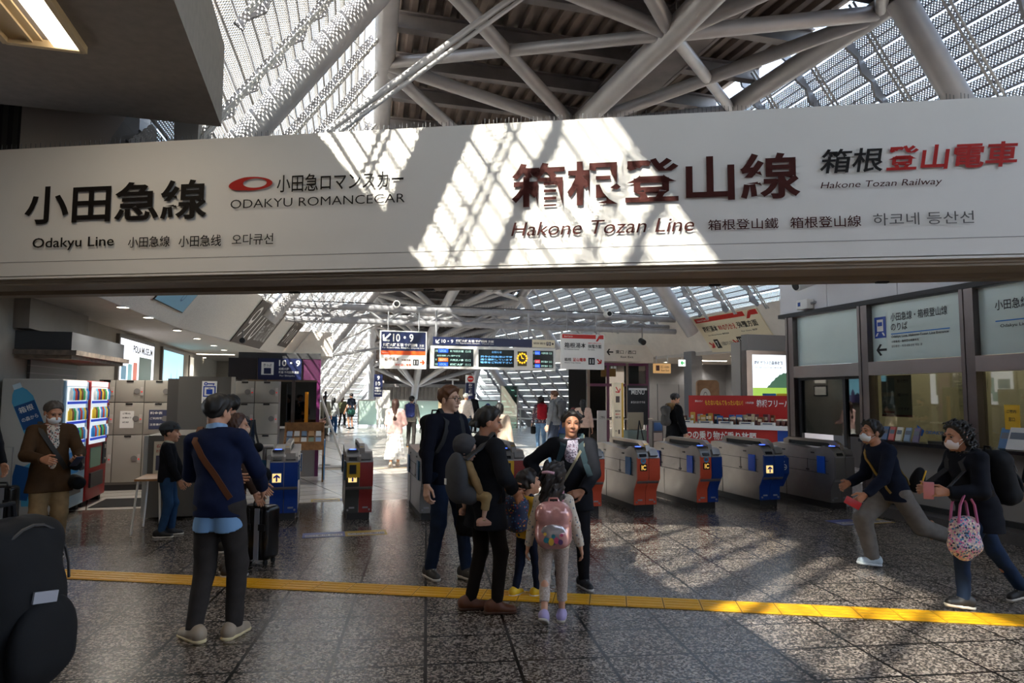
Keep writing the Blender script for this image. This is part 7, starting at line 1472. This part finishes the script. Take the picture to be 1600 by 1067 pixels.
# --- running boy
f = person('running boy in navy jumper and grey trousers with white shoes and a mask', (3.86, 6.98, 0), 1.64, -97, dict(lh=(-.1, .26, .46), rh=(.12, .22, .5), lf=(-.03, -.37, .13), rf=(.04, .13, .012), rft=(0, 8), lft=(0, -62), le=(-.4, -1, -.2), re=(.4, -1, -.2), lk=(0, 1, -.4), rk=(0, 1, .1), lc=50), dict(col='#161b29', e=.024, wr=.006), dict(col='#77716a', e=.022, w=1.35), '#c7d2d6', ('messy', 'black'), 'b', mask='#cdd0d2', lean=(21, 0), drop=.07, head=(0, 6, 0), hem=-.01, sole='#dfe4e4', socks='#16181c')
phone(f, 'l', 'red phone case in the hand of the running boy', '#b3141c', (20, 60, 90), (0, .03, 0))
o, P_ = cross_strap(f, '', '#8a6a1c', 1, .035)
b_ = thing_at(f, 'waist_bag', 'black crossbody bag with yellow edge bouncing behind the running boy', 'bag', f['pel']+np.array([-.08, -.2, .1])); S = Sdf(.01); S.ell((0, 0, 0), (.07, .07, .13), rotm(0, 20, 0), .02); S.noise = wrinkle(.004, 3); sdf_obj('bag_body', [S], M['bag_black'], b_); mb = MB(); mb.tube([(-.062, -.05, .1), (-.072, 0, .0), (-.062, .04, -.1)], .008, 6); mb.build('edge_piping', M['yellow'], b_)
# --- woman with the tote
f = person('woman in dark coat and jeans with a white mask hurrying across the floor', (3.86, 5.72, 0), 1.58, -95, dict(lh=(-.09, .24, .60), rh=(.06, .25, .6), lf=(-.04, .14, .012), rf=(.04, -.26, .02), lft=(0, 8), rft=(0, -14), le=(-.5, -1, -.5), re=(.5, -1, -.5), lc=45, lp=(.8, .2, -.3)), dict(col='#12141b', e=.034, wr=.008), dict(col='#1d2b42', e=.014), '#1c1b1b', ('curly', 'black'), 'b', mask='#d6c8c4', lean=(15, 0), drop=.03, head=(0, -8, 0), coat=.1, socks='#7f7d7c', sole='#cfc7bd')
phone(f, 'l', 'pink phone held in front by the woman in the dark coat', '#b9747c', (-20, 0, 60))
backpack(f, 'black backpack on the woman hurrying with the floral tote', '#121316', .3, .46, .22, zc=.66)
J = f['J']; mid = J['le']*.45+J['lw']*.55
b_ = thing_at(f, 'tote_bag', 'pink and blue floral tote bag hanging from the arm of the hurrying woman', 'bag', mid+np.array([-.0, .0, -.36])); S = Sdf(.01); S.cap((0, -.07, -.05), (0, .07, -.05), .07, .07, .02); S.ell((0, 0, -.0), (.06, .13, .17), None, .03); S.cap((0, -.06, .12), (0, .06, .12), .045, None, .05); S.noise = wrinkle(.006, 5)
sdf_obj('bag_body', [S], mat_pattern('tote_floral', '#b3a298', ['#b85a86', '#3c6f93', '#1c2440', '#d8c2a8', '#c98aa4'], 62, .55), b_)
for x in (-.045, .045): mb = MB(); mb.tube([(x, -.08, .13), (x, -.06, .27), (x*.9, 0, .385), (x, .06, .27), (x, .08, .13)], .011, 6); mb.build('handle', mat('tote_handle', '#a8567c', .7), b_)
# --- figure cut by the right frame edge
person('person in black coat with pale cuff cut off by the picture edge', at_depth(1634, 6.6), 1.74, -85, dict(lh=(-.15, .03, .5)), dict(col='#111217', e=.035), dict(col='#22242c'), hair=('short', 'black'), fine=1.2, coat=.05)
